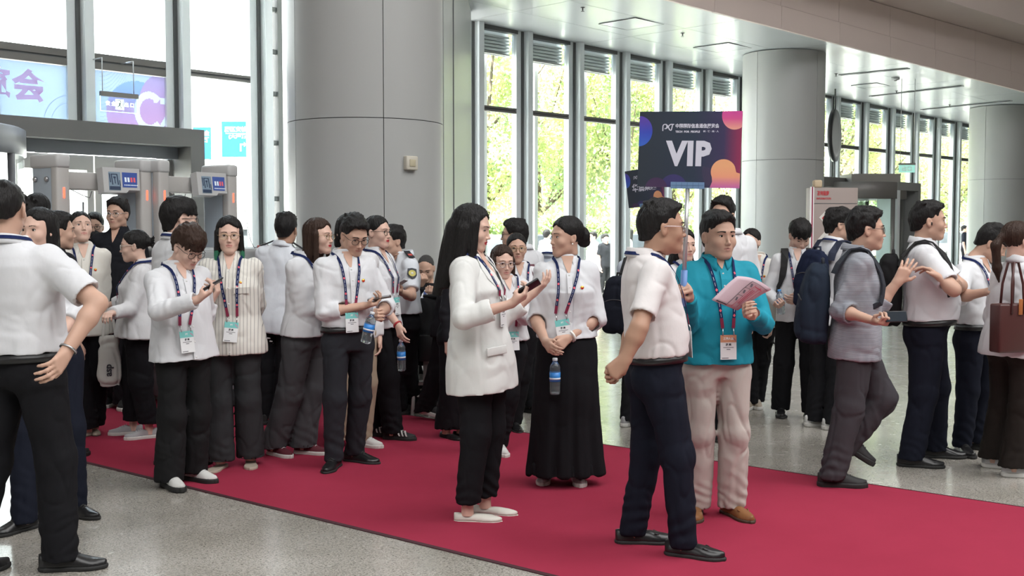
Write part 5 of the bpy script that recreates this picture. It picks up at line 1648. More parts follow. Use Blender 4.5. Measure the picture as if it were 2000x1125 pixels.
# revolving door drum at the left edge
c_ = at(-250, 400, 11.6)
t_ = thing('revolving_door', 'round grey canopy drum of a revolving door at the left edge', 'revolving door', (c_[0], c_[1], 0))
DRUM = mat('drum_grey', (.16, .165, .18), .4, .4)
m_ = MB(); m_.lathe([(1.46, 2.36), (1.5, 2.36), (1.5, 2.64), (1.46, 2.66), (.02, 2.66)], 64); m_.build('canopy', [DRUM], t_)
for a0_ in (0, 90, 180, 270):
    m_ = MB(); v = []
    for j in range(9):
        a = R(a0_ + 8 + 74 * j / 8)
        for r_ in (1.47, 1.478):
            for z in (.05, 2.36): v.append((r_ * math.cos(a), r_ * math.sin(a), z))
    m_.add(v, [(j*4, j*4+4, j*4+5, j*4+1) for j in range(8)] + [(j*4+2, j*4+3, j*4+7, j*4+6) for j in range(8)], 0, True); m_.build('curved_pane', [GL], t_)
    m_ = MB(); a = R(a0_); m_.tube([(1.475 * math.cos(a), 1.475 * math.sin(a), 0), (1.475 * math.cos(a), 1.475 * math.sin(a), 2.36)], .04, 8); m_.build('post', [DRUM], t_)

# ------------------------------------------------------------------ walk-through metal detectors
GWHITE = mat('gate_white', (.50, .50, .50), .4); GBLUE = mat('gate_panel', (.35, .40, .45), .45); GBEIGE = mat('gate_beige', (.44, .425, .41), .45)
LED = mat('led_red', (.8, .05, .03), .4, emit=(1, .06, .03), estr=5.0); SCR = mat('gate_screen', (.03, .05, .16), .25, emit=(.05, .09, .30), estr=.5); SCP = mat('gate_plate', (.22, .30, .38), .4)
SCW = mat('screen_white', (.5, .55, .6), .4, emit=(.6, .65, .7), estr=.5); SCRED = mat('screen_red', (.5, .08, .1), .4, emit=(.6, .12, .14), estr=.4)
def gate(px0, px1, d0, d1, lbl):
    a = at(px0, 445, d0)[:2]; b = at(px1, 445, d1)[:2]
    e = (b - a) / np.linalg.norm(b - a); n_ = np.array([e[1], -e[0]])     # e across, n towards the hall
    L_ = np.linalg.norm(b - a)
    t_ = thing('metal_detector', lbl, 'metal detector', (a[0], a[1], 0), math.atan2(e[1], e[0]), 'walk-through metal detectors at the doors')
    # local: x across, y = away from the hall
    for x in (0, L_):
        m_ = MB(); m_.bbox((x - .055, .03, .05), (x + .055, .31, 2.10), .012, 0); pl = m_.build('pillar', [GBLUE], t_)
        m_ = MB(); m_.bbox((x - .065, -.03, .0), (x + .065, .06, 2.10), .02, 0); m_.build('end_cover', [GBEIGE], pl)
        m_ = MB(); m_.bbox((x - .07, -.04, 2.08), (x + .07, .33, 2.20), .025, 0); m_.build('cap', [GWHITE], pl)
        m_ = MB(); m_.bbox((x - .008, -.036, 1.83), (x + .008, -.024, 1.92), .004, 0); m_.build('indicator_light', [LED], pl)
        for y in (.11, .26):
            m_ = MB(); s_ = -1 if x == 0 else -1
            m_.lathe([(.022, 0), (.022, .018), (.012, .022), (.0001, .022)], 12, 0, Matrix.Translation((x - .055, y, 1.99)) @ Matrix.Rotation(R(-90), 4, 'Y')); m_.build('screw_knob', [STEEL], pl)
        m_ = MB(); m_.box((x - .08, -.05, 0), (x + .08, .34, .05)); m_.build('foot', [GBEIGE], pl)
    m_ = MB(); m_.bbox((.05, .06, 1.91), (L_ - .05, .28, 2.06), .008, 0); m_.build('crossbar', [GBEIGE], t_)
    x0, x1 = L_ * .42, L_ * .42 + .42
    m_ = MB(); Mx = Matrix.Translation((0, .02, 1.98)) @ Matrix.Rotation(R(-12), 4, 'X')
    m_.prism([(x0 + .0, -.11), (x0 + .24, -.11), (x0 + .27, -.085), (x1 - .03, -.085), (x1, .115), (x0 + .02, .115)], -.08, .0, 0, Mx); du = m_.build('display_unit', [GWHITE], t_)
    m_ = MB(); m_.prism([(x0 + .055, -.09), (x0 + .18, -.09), (x0 + .20, .075), (x0 + .075, .075)], -.083, -.08, 0, Mx); m_.build('function_plate', [SCP], du)
    m_ = MB(); m_.prism([(x0 + .205, -.06), (x1 - .06, -.06), (x1 - .035, .075), (x0 + .22, .075)], -.083, -.08, 0, Mx); m_.build('screen', [SCR], du)
    m_ = MB()
    for i in range(4): m_.prism([(x0 + .245 + i * .032 - .01, -.012), (x0 + .245 + i * .032 + .01, -.012), (x0 + .245 + i * .032 + .012, .03), (x0 + .245 + i * .032 - .008, .03)], -.0845, -.083, 1 if i > 1 else 0, Mx)
    for i in range(9): m_.prism([(x0 + .225 + i * .017, -.045), (x0 + .234 + i * .017, -.045), (x0 + .234 + i * .017, -.035), (x0 + .225 + i * .017, -.035)], -.0845, -.083, 0, Mx)
    m_.build('screen_icons', [SCW, SCRED], du)['kind'] = 'stuff'
    m_ = MB()
    m_.prism([(x0 + .06, -.085), (x0 + .175, -.085), (x0 + .18, -.055), (x0 + .065, -.055)], -.085, -.083, 0, Mx)
    for (u0, u1, v0, v1) in ((.095, .105, -.04, .05), (.155, .165, -.04, .05), (.095, .165, .05, .058), (.126, .134, -.03, .02), (.118, .142, .018, .034), (.075, .085, -.02, .06), (.176, .184, -.05, .0)):
        m_.prism([(x0 + u0, v0), (x0 + u1, v0), (x0 + u1, v1), (x0 + u0, v1)], -.085, -.083, 0, Mx)
    m_.build('gate_pictogram', [mat('plate_ink', (.03, .05, .10), .5)], du)
    m_ = MB(); pts = [(x0 + .03, .12, 1.90), (x0 - .05, .05, 1.84), (x0 - .12, .05, 1.86), (x0 - .2, .1, 1.91)]; m_.tube(pts, .004, 5); m_.build('cable', [mat('cable_grey', (.15, .15, .15), .5)], t_)
gate(122, 284, 9.3, 10.05, 'left walk-through metal detector beside the big man at the left edge')
gate(318, 452, 10.1, 10.9, 'right walk-through metal detector in front of the portal post')

# blue direction boards outside, beyond the left glass
SGB = mat('board_blue', (.01, .20, .42), .4); SGW = mat('board_letter', (.85, .9, .95), .5)
for (px, py, Y, w_, h_, lb, full) in ((472, 272, 22, .78, .70, 'blue direction board with white arrow outside the left glass', True), (395, 280, 22, .35, .63, 'blue board outside half hidden behind the portal post', False)):
    c_ = at(px, py, Y)
    t_ = thing('direction_board', lb, 'sign', (c_[0], c_[1], 0))
    zc = c_[2]
    m_ = MB(); m_.box((-w_/2, -.02, zc - h_/2), (w_/2, .02, zc + h_/2)); m_.build('board', [SGB], t_)
    for s_ in (-.15, .15):
        m_ = MB(); m_.tube([(s_, .03, 0), (s_, .03, zc + h_/2 - .05)], .02, 8); m_.build('post', [mat('outer_post')], t_)
    m_ = MB(); Mt = frame_M((0, -.022, zc), (1, 0, 0), (0, 0, 1), (0, -1, 0))
    letters(m_, '展区安检入口' if full else '安检', .11, Mt @ Matrix.Translation((0, .19, 0)), 0, .003, fit=w_ * .85)
    letters(m_, '(大屋顶前)' if full else '入口', .09, Mt @ Matrix.Translation((0, .05, 0)), 0, .003, fit=w_ * .65)
    m_.box((-w_ * .4, .105, 0), (w_ * .4, .118, .001), 0, Mt)
    if full:
        for q in ([(-.03, -.24), (0, -.24), (0, -.12), (-.03, -.12)], [(-.03, -.12), (.05, -.12), (.05, -.09), (-.03, -.09)], [(.05, -.155), (.10, -.105), (.05, -.055), (.05, -.055)]):
            m_.add([Mt @ Vector((*p_, .001)) for p_ in q], [(0, 1, 2, 3)] if q[2] != q[3] else [(0, 1, 2)], 0)
    m_.build('lettering', [SGW], t_)
# dark low wall outside
c_ = at(488, 470, 18.5); t_ = thing('planter_wall', 'dark low box wall outside the left glass', 'planter', (c_[0], c_[1], 0))
m_ = MB(); m_.bbox((-.5, -.3, 0), (.35, .3, 1.55), .02, 0); m_.build('box', [mat('dark_stone', (.10, .11, .12), .6)], t_)
m_ = MB(); m_.bbox((-.53, -.33, 1.55), (.38, .33, 1.60), .01, 0); m_.build('coping', [mat('stone_grey', (.3, .3, .3), .6)], t_)

# x-ray scanner hood behind the guard
c_ = at(505, 520, 9.9)
t_ = thing('baggage_scanner', 'grey baggage scanner hood behind the guard with white glove', 'scanner', (c_[0], c_[1], 0), math.atan2(dL[1], dL[0]))
zt = z_of(486, 9.6)
m_ = MB(); m_.bbox((-.75, -.05, .35), (.62, .75, zt), .03, 0); m_.build('hood', [mat('scanner_grey', (.26, .275, .275), .5)], t_)
m_ = MB(); m_.bbox((-.70, .0, .08), (.55, .7, .35), .01, 0); m_.build('plinth', [mat('scanner_dark', (.1, .1, .11), .6)], t_)
for x in (-.6, .45):
    m_ = MB(); m_.lathe([(.05, -.02), (.05, .02)], 14, 0, Matrix.Translation((x, .02, .055)) @ Matrix.Rotation(R(90), 4, 'X')); m_.build('caster', [mat('rubber', (.02, .02, .02), .8)], t_)
m_ = MB(); m_.box((-.05, -.058, .55), (.35, -.05, 1.0)); m_.build('tunnel_curtain', [mat('rubber')], t_)
p = at(520, 484, 9.75); t2 = thing('handheld_scanner', 'small red handheld item lying on the scanner hood', 'device', (p[0], p[1], zt), .5)
m_ = MB(); m_.bbox((-.08, -.02, .001), (.05, .02, .03), .008, 0); m_.build('body', [mat('red_plastic', (.5, .04, .03), .4)], t2)
m_ = MB(); m_.tube([(.05, 0, .015), (.12, .02, .02), (.2, 0, .02)], .006, 6); m_.build('lead', [mat('rubber')], t2)
p = at(497, 470, 9.7); t2 = thing('cable', None, None, (p[0], p[1], zt)); 
tag(t2, 'thin loose cable standing up in loops on the scanner hood', 'cable')
m_ = MB(); m_.tube([(0, 0, .004), (-.03, 0, .06), (-.06, .02, .16), (-.08, .02, .3), (-.1, .02, .42)], .003, 5); m_.build('wire', [mat('cable_grey')], t2)
m_ = MB(); m_.tube([(0, 0, .004), (.05, 0, .03), (.09, .02, .05), (.13, .02, .02), (.17, 0, .004)], .003, 5); m_.build('wire', [mat('cable_grey')], t2)

# steel roller table, desk and chair by the thick column
TST = mat('table_steel', (.33, .32, .31), .4, .75); TBL = mat('table_black', (.015, .015, .016), .45)
c_ = on_z(830, 812)
t_ = thing('roller_table', 'steel frame roller table with a black end block beside the column', 'table', (c_[0], c_[1], 0), R(-8))
zt = .66
m_ = MB(); m_.box((-.36, -.05, zt - .05), (.40, -.02, zt)); m_.build('side_rail', [TST], t_)
m_ = MB(); m_.box((-.36, .50, zt - .05), (.40, .53, zt)); m_.build('side_rail', [TST], t_)
for i in range(9):
    m_ = MB(); m_.tube([(-.33 + i * .085, -.02, zt - .02), (-.33 + i * .085, .50, zt - .02)], .02, 8); m_.build('roller', [STEEL], t_)
for x in (-.34, .02, .36):
    for y in (-.035, .515):
        m_ = MB(); m_.box((x - .022, y - .018, 0), (x + .022, y + .018, zt - .05)); m_.build('leg', [TST], t_)
m_ = MB(); m_.box((-.34, -.02, .26), (.36, .50, .285)); m_.build('shelf', [TST], t_)
m_ = MB(); m_.bbox((-.03, -.10, zt - .19), (.20, -.05, zt + .03), .008, 0); m_.build('end_block', [TBL], t_)
m_ = MB(); m_.tube([(-.36, .10, zt + .24), (.0, .1, zt + .10), (.40, .10, zt + .03)], .022, 8); m_.build('guard_rail', [mat('rail_brown', (.2, .17, .15), .5, .4)], t_)
for x, z in ((-.3, .215), (.15, .07)):
    m_ = MB(); m_.tube([(x, .1, zt - .03), (x, .1, zt + z)], .015, 8); m_.build('guard_post', [TST], t_)
# desk and tray stand behind
c_ = at(812, 640, 9.55)
t_ = thing('stand_post', 'slim aluminium stand post beside the seated man in black suit', 'post', (c_[0], c_[1], 0))
m_ = MB(); m_.bbox((-.025, -.02, .02), (.025, .02, 1.07), .005, 0); m_.build('post', [mat('alu_light')], t_)
m_ = MB(); m_.bbox((-.12, -.12, 0), (.12, .12, .02), .004, 0); m_.build('base', [TST], t_)
c_ = at(838, 640, 9.45)
t_ = thing('chair', 'white wooden chair carrying a black jacket in front of seated man', 'chair', (c_[0], c_[1], 0), R(20))
WHW = mat('chair_white', (.6, .59, .57), .5)
for sx_ in (-1, 1):
    for sy_ in (-1, 1):
        m_ = MB(); m_.tube([(sx_ * .2, sy_ * .18, 0), (sx_ * .16, sy_ * .15, .45)], .016, 7); m_.build('leg', [WHW], t_)
for z, sy_ in ((.16, -1), (.28, -1), (.16, 1)):
    m_ = MB(); m_.tube([(-.185, sy_ * .165, z), (.185, sy_ * .165, z)], .011, 6); m_.build('stretcher', [WHW], t_)
m_ = MB(); m_.bbox((-.2, -.19, .44), (.2, .19, .47), .01, 0); m_.build('seat', [WHW], t_)
m_ = MB(); m_.bbox((-.19, -.19, .47), (.19, -.16, .95), .012, 0); m_.build('backrest', [WHW], t_)
t2 = thing('jacket', 'black jacket hung over the back of the white chair', 'jacket', (c_[0], c_[1], 0), R(20))
JK = cloth('jacket_black', (.012, .012, .013))
F_ = Field((-.32, -.36, .40), (.32, .02, 1.08), .014)
F_.loft(np.array([0, -.175, .42]), np.array([1., 0, 0]), np.array([0, 1., 0]), np.array([0, 0, 1.]), [(0, .21, .075, 0), (.3, .22, .075, 0), (.5, .21, .065, 0), (.58, .12, .05, 0)], 0)
for s_ in (-1, 1): F_.cone((s_ * .2, -.2, .92), (s_ * .25, -.2, .50), .05, .045, .03)
v, q = F_.mesh(1); v = wrinkle(v, q, .012, 4); mesh_obj('cloth', v, q, JK, t2)
m_ = MB(); m_.tube([(-.09, -.175 - .05 * math.cos(a), 1.0 + .01) if False else (.09 * math.cos(a), -.175 + .06 * math.sin(a), 1.005) for a in np.linspace(0, 2 * math.pi, 17)[:-1]], .014, 6, closed=True); m_.build('collar', [JK], t2)
c_ = at(820, 620, 10.0)
t_ = thing('desk', 'white topped steel desk the man in black suit sits at', 'desk', (c_[0], c_[1], 0))
m_ = MB(); m_.bbox((-.35, -.2, .72), (.45, .25, .75), .006, 0); m_.build('desktop', [mat('alu_light')], t_)
for x in (-.32, .42):
    for y in (-.17, .22): m_ = MB(); m_.box((x - .018, y - .018, 0), (x + .018, y + .018, .72)); m_.build('leg', [TST], t_)

# ------------------------------------------------------------------ placards
def grad_mat(name, stops, axis=0, lo=-.3, hi=.3, rough=.35, rot=0.0):
    m = mat(name, (1, 1, 1), rough); nt = m.node_tree; b = nt.nodes['Principled BSDF']
    tc = nt.nodes.new('ShaderNodeTexCoord'); sp = nt.nodes.new('ShaderNodeSeparateXYZ'); mr = nt.nodes.new('ShaderNodeMapRange'); rp = nt.nodes.new('ShaderNodeValToRGB'); mpn = nt.nodes.new('ShaderNodeMapping')
    mpn.inputs['Rotation'].default_value = (0, rot, 0)
    mr.inputs['From Min'].default_value = lo; mr.inputs['From Max'].default_value = hi
    nt.links.new(tc.outputs['Object'], mpn.inputs[0]); nt.links.new(mpn.outputs[0], sp.inputs[0]); nt.links.new(sp.outputs[axis], mr.inputs['Value']); nt.links.new(mr.outputs[0], rp.inputs[0])
    e = rp.color_ramp.elements; e[0].position, e[0].color = stops[0][0], (*stops[0][1], 1); e[1].position, e[1].color = stops[-1][0], (*stops[-1][1], 1)
    for p_, c_ in stops[1:-1]: q_ = e.new(p_); q_.color = (*c_, 1)
    nt.links.new(rp.outputs[0], b.inputs['Base Color']); return m
PB = grad_mat('placard_print', [(0, (.026, .036, .050)), (.55, (.027, .042, .074)), (.82, (.05, .040, .11)), (1, (.34, .03, .10))], 0, -.28, .27)
PBL = grad_mat('print_blue_disc', [(0, (.05, .16, .62)), (.6, (.045, .075, .50)), (1, (.10, .06, .40))], 2, .0, .14)
PPK = grad_mat('print_pink_disc', [(0, (.85, .38, .30)), (.45, (.70, .10, .30)), (1, (.58, .05, .36))], 2, .10, .21)
POR = grad_mat('print_peach_blob', [(0, (.30, .08, .50)), (.25, (.62, .16, .38)), (.6, (.85, .36, .22)), (1, (.85, .42, .22))], 2, -.21, -.08)
PPU = mat('print_dark_purple', (.045, .038, .15), .4); PPU2 = mat('print_dim_plum', (.06, .03, .09), .4)
PLT = mat('print_letter', (.66, .67, .78), .45); PLN = mat('print_fine_line', (.10, .06, .13), .5)
LBLU = mat('clamp_blue', (.16, .28, .47), .45); POLE = mat('pole_grey', (.50, .51, .52), .3, .5); GRIPB = mat('grip_blue', (.16, .30, .62), .5)
def disc_pts(cx, cz, r, w, h, sq=1.0):
    pts = []
    for j in range(40):
        a = 2 * math.pi * j / 40; pts.append((min(max(cx + r * math.cos(a), -w/2), w/2), min(max(cz + r * sq * math.sin(a), -h/2), h/2)))
    out = []
    for p_ in pts:
        if not out or (abs(p_[0] - out[-1][0]) + abs(p_[1] - out[-1][1])) > 1e-5: out.append(p_)
    return out
def logo(m_, Mt, s, mi):
    """the looped P-X-T mark in thick strokes"""
    def stroke(pts, w_):
        v = []
        n_ = len(pts)
        for i, p_ in enumerate(pts):
            t = nrm(np.array(pts[min(i+1, n_-1)]) - np.array(pts[max(i-1, 0)])); q = np.array([-t[1], t[0]]) * w_ / 2
            v += [Mt @ Vector((*(np.array(p_) * s + q * s), 0)), Mt @ Vector((*(np.array(p_) * s - q * s), 0))]
        m_.add(v, [(2*i+1, 2*i+3, 2*i+2, 2*i) for i in range(n_-1)], mi)
    stroke([(-.95, -.62), (-.95, .15)] + [(-.60 + .35 * math.cos(a), .15 + .38 * math.sin(a)) for a in np.linspace(math.pi, -math.pi * .55, 14)], .17)
    stroke([(-.55, .50), (-.40, .52), (-.15, .30), (.05, -.05), (.25, -.42), (.48, -.52), (.62, -.35)], .19)
    stroke([(-.55, -.22), (-.28, -.18), (.0, .12), (.22, .42), (.45, .52), (1.02, .52)], .17)
    stroke([(.74, .50), (.68, .1), (.55, -.50)], .18)
def placard(label, M_, w, h, word, ws, pole_from, pole_to, tilt=0, small=False):
    """M_: board frame, x right, z up (object axes), print on -y"""
    t_ = thing('placard', label, 'sign', tuple(M_.translation)); t_.matrix_world = M_
    m_ = MB(); m_.box((-w/2, -.003, -h/2), (w/2, .003, h/2)); bd = m_.build('board', [PB], t_)
    Mp = frame_M((0, -.0036, 0), (1, 0, 0), (0, 0, 1), (0, -1, 0))
    def flat(nm, pts, m, off=0.0):
        q = MB(); q.add([(x, -.0034 - off, z) for x, z in pts], [list(range(len(pts)))]); return q.build(nm, [m], bd)
    k = w / .5
    o = flat('printed_disc', disc_pts(-w/2, h * .24, .066 * k, w, h, 1.12), PBL)
    o = flat('printed_disc', disc_pts(w/2 - .035 * k, h/2 - .02 * k, .062 * k, w, h, 1.1), PPK)
    o = flat('printed_disc', disc_pts(-.07 * k, -h/2 - .005, .068 * k, w, h), PPU)
    o = flat('printed_disc', disc_pts(-.155 * k, -h/2 - .01, .056 * k, w, h), PPU2, .0002)
    blobp = [(w/2, -h/2 + .075 * k)] + [(w/2 - .02 * k - .012 * k * j, -h/2 + .075 * k + .004 * k * j * j * .6) for j in range(0)] 
    cx, cz, r_ = w/2 - .08 * k, -h/2 + .078 * k, .060 * k
    pts = [(w/2, -h/2), (w/2, -h/2 + .07 * k), (w/2 - .018 * k, -h/2 + .076 * k)] + [(cx + r_ * math.cos(a), cz + r_ * math.sin(a)) for a in np.linspace(R(25), R(205), 22)] + [(cx - r_ * .86, -h/2 + .03 * k), (cx - r_ * 1.05, -h/2)]
    flat('printed_blob', pts, POR, .0004)
    q = MB()
    for i in range(9):
        rr_ = r_ * 1.06 + i * .0045 * k; v = []
        for a in np.linspace(R(165), R(225), 14):
            for d_ in (0, .0012 * k):
                v.append((max(min(cx + (rr_ + d_) * math.cos(a), w/2), -w/2), -.0036, max(cz + (rr_ + d_) * math.sin(a), -h/2)))
        q.add(v, [(2*j, 2*j+1, 2*j+3, 2*j+2) for j in range(13)], 0)
    q.build('printed_lines', [PLN], bd)['kind'] = 'stuff'
    q = MB(); Ml = Mp @ Matrix.Translation((-.106 * k, h * .29, .0006)); logo(q, Ml, .028 * k, 0); q.build('emblem', [PLT], bd)
    q = MB(); letters(q, '中国国际信息通信展览会', .022 * k, Mp @ Matrix.Translation((.035 * k, h * .305, .0006)), 0, .0007, fit=.212 * k)
    q.build('title_lettering', [PLT], bd)
    q = MB(); letters(q, 'TECH  FOR  PEOPLE', .013 * k, Mp @ Matrix.Translation((-.010 * k, h * .232, .0006)), 0, .0006, fit=.12 * k); letters(q, '科 · 技 · 向 · 人', .010 * k, Mp @ Matrix.Translation((.103 * k, h * .236, .0006)), 0, .0003, fit=.075 * k)
    q.build('subtitle_lettering', [PLT], bd)
    q = MB(); letters(q, word, ws, Mp @ Matrix.Translation((0, h * (-.07 if word == 'VIP' else 0), .0006)), 0, .008 if word == 'VIP' else .002, fit=(.225 * k if word == 'VIP' else None)); q.build('word_lettering', [PLT], bd)
    m_ = MB(); m_.box((-.082 * k, -.012, -h/2 - .006), (.082 * k, .012, -h/2 + .026)); cl = m_.build('clamp', [LBLU], t_)
    q = MB()
    for i in range(5): q.box((-.055 * k + i * .0275 * k - .001, -.0128, -h/2 - .004), (-.055 * k + i * .0275 * k + .001, -.012, -h/2 + .024))
    q.box((-.08 * k, -.0128, -h/2 + .009), (.08 * k, -.012, -h/2 + .011)); q.build('rib', [mat('clamp_line', (.09, .16, .3), .5)], cl)['kind'] = 'stuff'
    L_ = pole_to
    m_ = MB(); m_.tube([(0, 0, -h/2), (0, 0, -h/2 - L_)], .011, 12); po = m_.build('pole', [POLE], t_)
    m_ = MB(); m_.tube([(0, 0, -h/2 - L_ + .02), (0, 0, -h/2 - L_ - .16)], .0165, 14); m_.build('grip', [GRIPB], po)
    return t_

# ------------------------------------------------------------------ right side of the lobby: kiosk, revolving door, portal, signs
c_ = at(1620, 500, 14.2)
t_ = thing('information_stand', 'tall pinkish information stand with red heading and white diamond stickers', 'stand', (c_[0], c_[1], 0), R(6))
zt = z_of(367, 14.2); KP = mat('kiosk_panel', (.33, .27, .25), .5)
wk = .29
m_ = MB(); m_.bbox((-wk, -.09, .04), (wk + .04, .09, zt), .008, 0); m_.build('body', [KP], t_)
m_ = MB(); m_.box((-wk + .02, -.094, zt - .205), (wk + .03, -.088, zt - .198)); m_.build('joint', [mat('joint_dark')], t_)
for (x0, x1, mm) in ((-wk - .015, -wk + .005, mat('stripe_white', (.8, .8, .8), .4)), (-wk + .005, -wk + .022, mat('stripe_red', (.28, .015, .06), .5)), (-wk + .022, -wk + .035, mat('stripe_white'))):
    m_ = MB(); m_.box((x0, -.097, .04), (x1, -.085, zt + .01)); m_.build('edge_stripe', [mm], t_)
m_ = MB(); m_.bbox((-wk - .05, -.12, 0), (wk + .09, .12, .04), .005, 0); m_.build('base', [mat('joint_dark')], t_)
m_ = MB(); Mt = frame_M((-.155, -.0945, zt - .085), (1, 0, 0), (0, 0, 1), (0, -1, 0)); letters(m_, '咨询指南', .062, Mt @ Matrix.Translation((.02, .01, 0)), 0, .002, fit=.16); letters(m_, 'INFORMATION', .035, Mt @ Matrix.Translation((.03, -.055, 0)), 0, .001, fit=.19); m_.build('heading_lettering', [mat('red_letter', (.5, .05, .06), .5)], t_)
STW = mat('sticker_white', (.66, .63, .60), .5); STR = mat('sticker_red', (.55, .04, .05), .5)
for (x, z, w_, h_, an) in ((-.10, zt - .375, .13, .11, 45), (-.08, zt - .62, .30, .12, 48), (-.05, zt - .93, .24, .11, 45)):
    Mt = frame_M((x, -.0925, z), (1, 0, 0), (0, 0, 1), (0, -1, 0)) @ Matrix.Rotation(R(an), 4, 'Z')
    m_ = MB(); m_.box((-w_/2, -h_/2, 0), (w_/2, h_/2, .002), 0, Mt); sk = m_.build('sticker', [STW], t_)
    m_ = MB(); m_.box((-w_/2 + .02, -h_ * .22, .002), (-w_/2 + .075, h_ * .22, .0026), 0, Mt); m_.build('sticker_print', [STR], sk)
p = at(1597, 360, 14.2); t2 = thing('paper_roll', 'small beige cardboard roll on the information stand', 'cardboard', (p[0], p[1], zt))
m_ = MB(); m_.bbox((-.06, -.05, .0), (.05, .05, .10), .02, 0); m_.build('box', [mat('cardboard', (.55, .44, .30), .8)], t2)

DRG = mat('drum_right', (.19, .18, .175), .45, .4)
c_ = at(1672, 500, 25.5)
t_ = thing('revolving_door', 'grey revolving door drum beyond the walking man in striped shirt', 'revolving door', (c_[0], c_[1], 0))
zb_, zt = z_of(389, 25.0), z_of(358, 25.0); rr_ = 1.08
m_ = MB(); m_.lathe([(rr_ - .05, zb_), (rr_, zb_), (rr_, zt), (rr_ - .03, zt + .02), (.02, zt + .02)], 48); m_.build('canopy', [DRG], t_)
for a0_ in range(0, 360, 60):
    m_ = MB(); v = []
    for j in range(9):
        a = R(a0_ + 4 + 52 * j / 8)
        for r_ in (rr_ - .045, rr_ - .035):
            for z in (.06, zb_): v.append((r_ * math.cos(a), r_ * math.sin(a), z))
    m_.add(v, [(j*4, j*4+4, j*4+5, j*4+1) for j in range(8)] + [(j*4+2, j*4+3, j*4+7, j*4+6) for j in range(8)], 0, True); m_.build('curved_pane', [GL], t_)
    a = R(a0_); m_ = MB(); m_.tube([((rr_ - .04) * math.cos(a), (rr_ - .04) * math.sin(a), 0), ((rr_ - .04) * math.cos(a), (rr_ - .04) * math.sin(a), zb_)], .05, 8); m_.build('post', [DRG], t_)
for k_ in range(3):
    a = R(25 + 120 * k_); m_ = MB(); m_.box((.04, -.02, .06), (rr_ - .08, .02, zb_ - .04), 0, Matrix.Rotation(a, 4, 'Z')); m_.build('wing', [GL], t_)
m_ = MB(); m_.box((-.35, -.7, zt + .02), (.75, .2, z_of(340, 25.0))); m_.build('motor_box', [mat('motor_grey', (.24, .225, .21), .5)], t_)
# flat roof of the next portal to the left and portal on the right of it
a = at(1583, 500, 24.0); b = at(1666, 500, 25.5)
t_ = thing('trim_41', None, None); t_['kind'] = 'structure'
m_ = MB(); boxl(m_, a[:2], b[:2], -.3, 0, z_of(364, 24.5), z_of(345, 24.5)); m_.build('lintel', [mat('lintel_dark', (.14, .135, .13), .5)], t_)
t_ = thing('trim_42', None, None); t_['kind'] = 'structure'
a = at(1752, 500, 24.6)[:2]; b = at(1796, 500, 25.4)[:2]; e_ = (b - a) / np.linalg.norm(b - a); n_ = np.array([e_[1], -e_[0]]); L_ = np.linalg.norm(b - a); q = at(1692, 500, 23.6)[:2]
zt = z_of(356, 24.8); zl = z_of(372, 24.8); PG = mat('portal_right', (.27, .28, .275), .5, .2)
m_ = MB(); boxl(m_, a, b, -.5, 0, zl, zt); m_.build('lintel', [PG], t_)
m_ = MB(); boxl(m_, b - e_ * .12, b, -.5, 0, 0, zl); m_.build('post', [PG], t_)
m_ = MB(); boxl(m_, a, a + e_ * .10, -.5, 0, 0, zl); m_.build('post', [mat('alu_light')], t_)
m_ = MB(); boxl(m_, a + e_ * .10, b - e_ * .12, -.48, -.40, 0, zl); m_.build('side_wall', [mat('portal_side', (.22, .26, .27), .5)], t_)
# round sign on the glass
c_ = at(1630, 265, 26.6)
t_ = thing('round_sign', 'round black sign with pink centre on the far glass', 'sign', (c_[0], c_[1], c_[2]), R(62))
m_ = MB(); m_.lathe([(.42, -.04), (.62, -.04), (.62, .04), (.42, .04)], 40, 0, Matrix.Rotation(R(90), 4, 'X')); m_.build('ring', [mat('sign_black', (.02, .02, .022), .4)], t_)
m_ = MB(); m_.lathe([(.0001, -.03), (.42, -.03), (.42, .03), (.0001, .03)], 40, 0, Matrix.Rotation(R(90), 4, 'X')); m_.build('centre', [mat('sign_pink', (.62, .18, .25), .4)], t_)
m_ = MB(); m_.tube([(0, 0, .6), (0, 0, 1.4)], .02, 6); m_.tube([(0, 0, -.6), (0, 0, -1.0)], .02, 6); m_.build('bracket', [mat('alu_dark')], t_)
# green exit sign far right
c_ = at(1771, 330, 24.9)
t_ = thing('exit_sign', 'small hanging green exit sign near the right revolving door', 'sign', (c_[0], c_[1], c_[2]))
m_ = MB(); m_.box((-.19, -.02, .09), (.19, .02, .13)); m_.build('housing', [mat('sign_housing')], t_)
m_ = MB(); m_.box((-.18, -.006, -.08), (.18, .006, .09)); m_.build('panel', [mat('exit_green', (.35, .7, .62), .4, emit=(.45, .95, .8), estr=.5)], t_)
m_ = MB(); Mt = frame_M((0, -.008, 0), (1, 0, 0), (0, 0, 1), (0, -1, 0)); letters(m_, '出口', .12, Mt, 0, .002); m_.build('lettering', [mat('exit_white', (.9, .95, .95), .4)], t_)
for s_ in (-.15, .15): m_ = MB(); m_.tube([(s_, 0, .13), (s_, 0, 2.15)], .006, 6); m_.build('rod', [STEEL], t_)

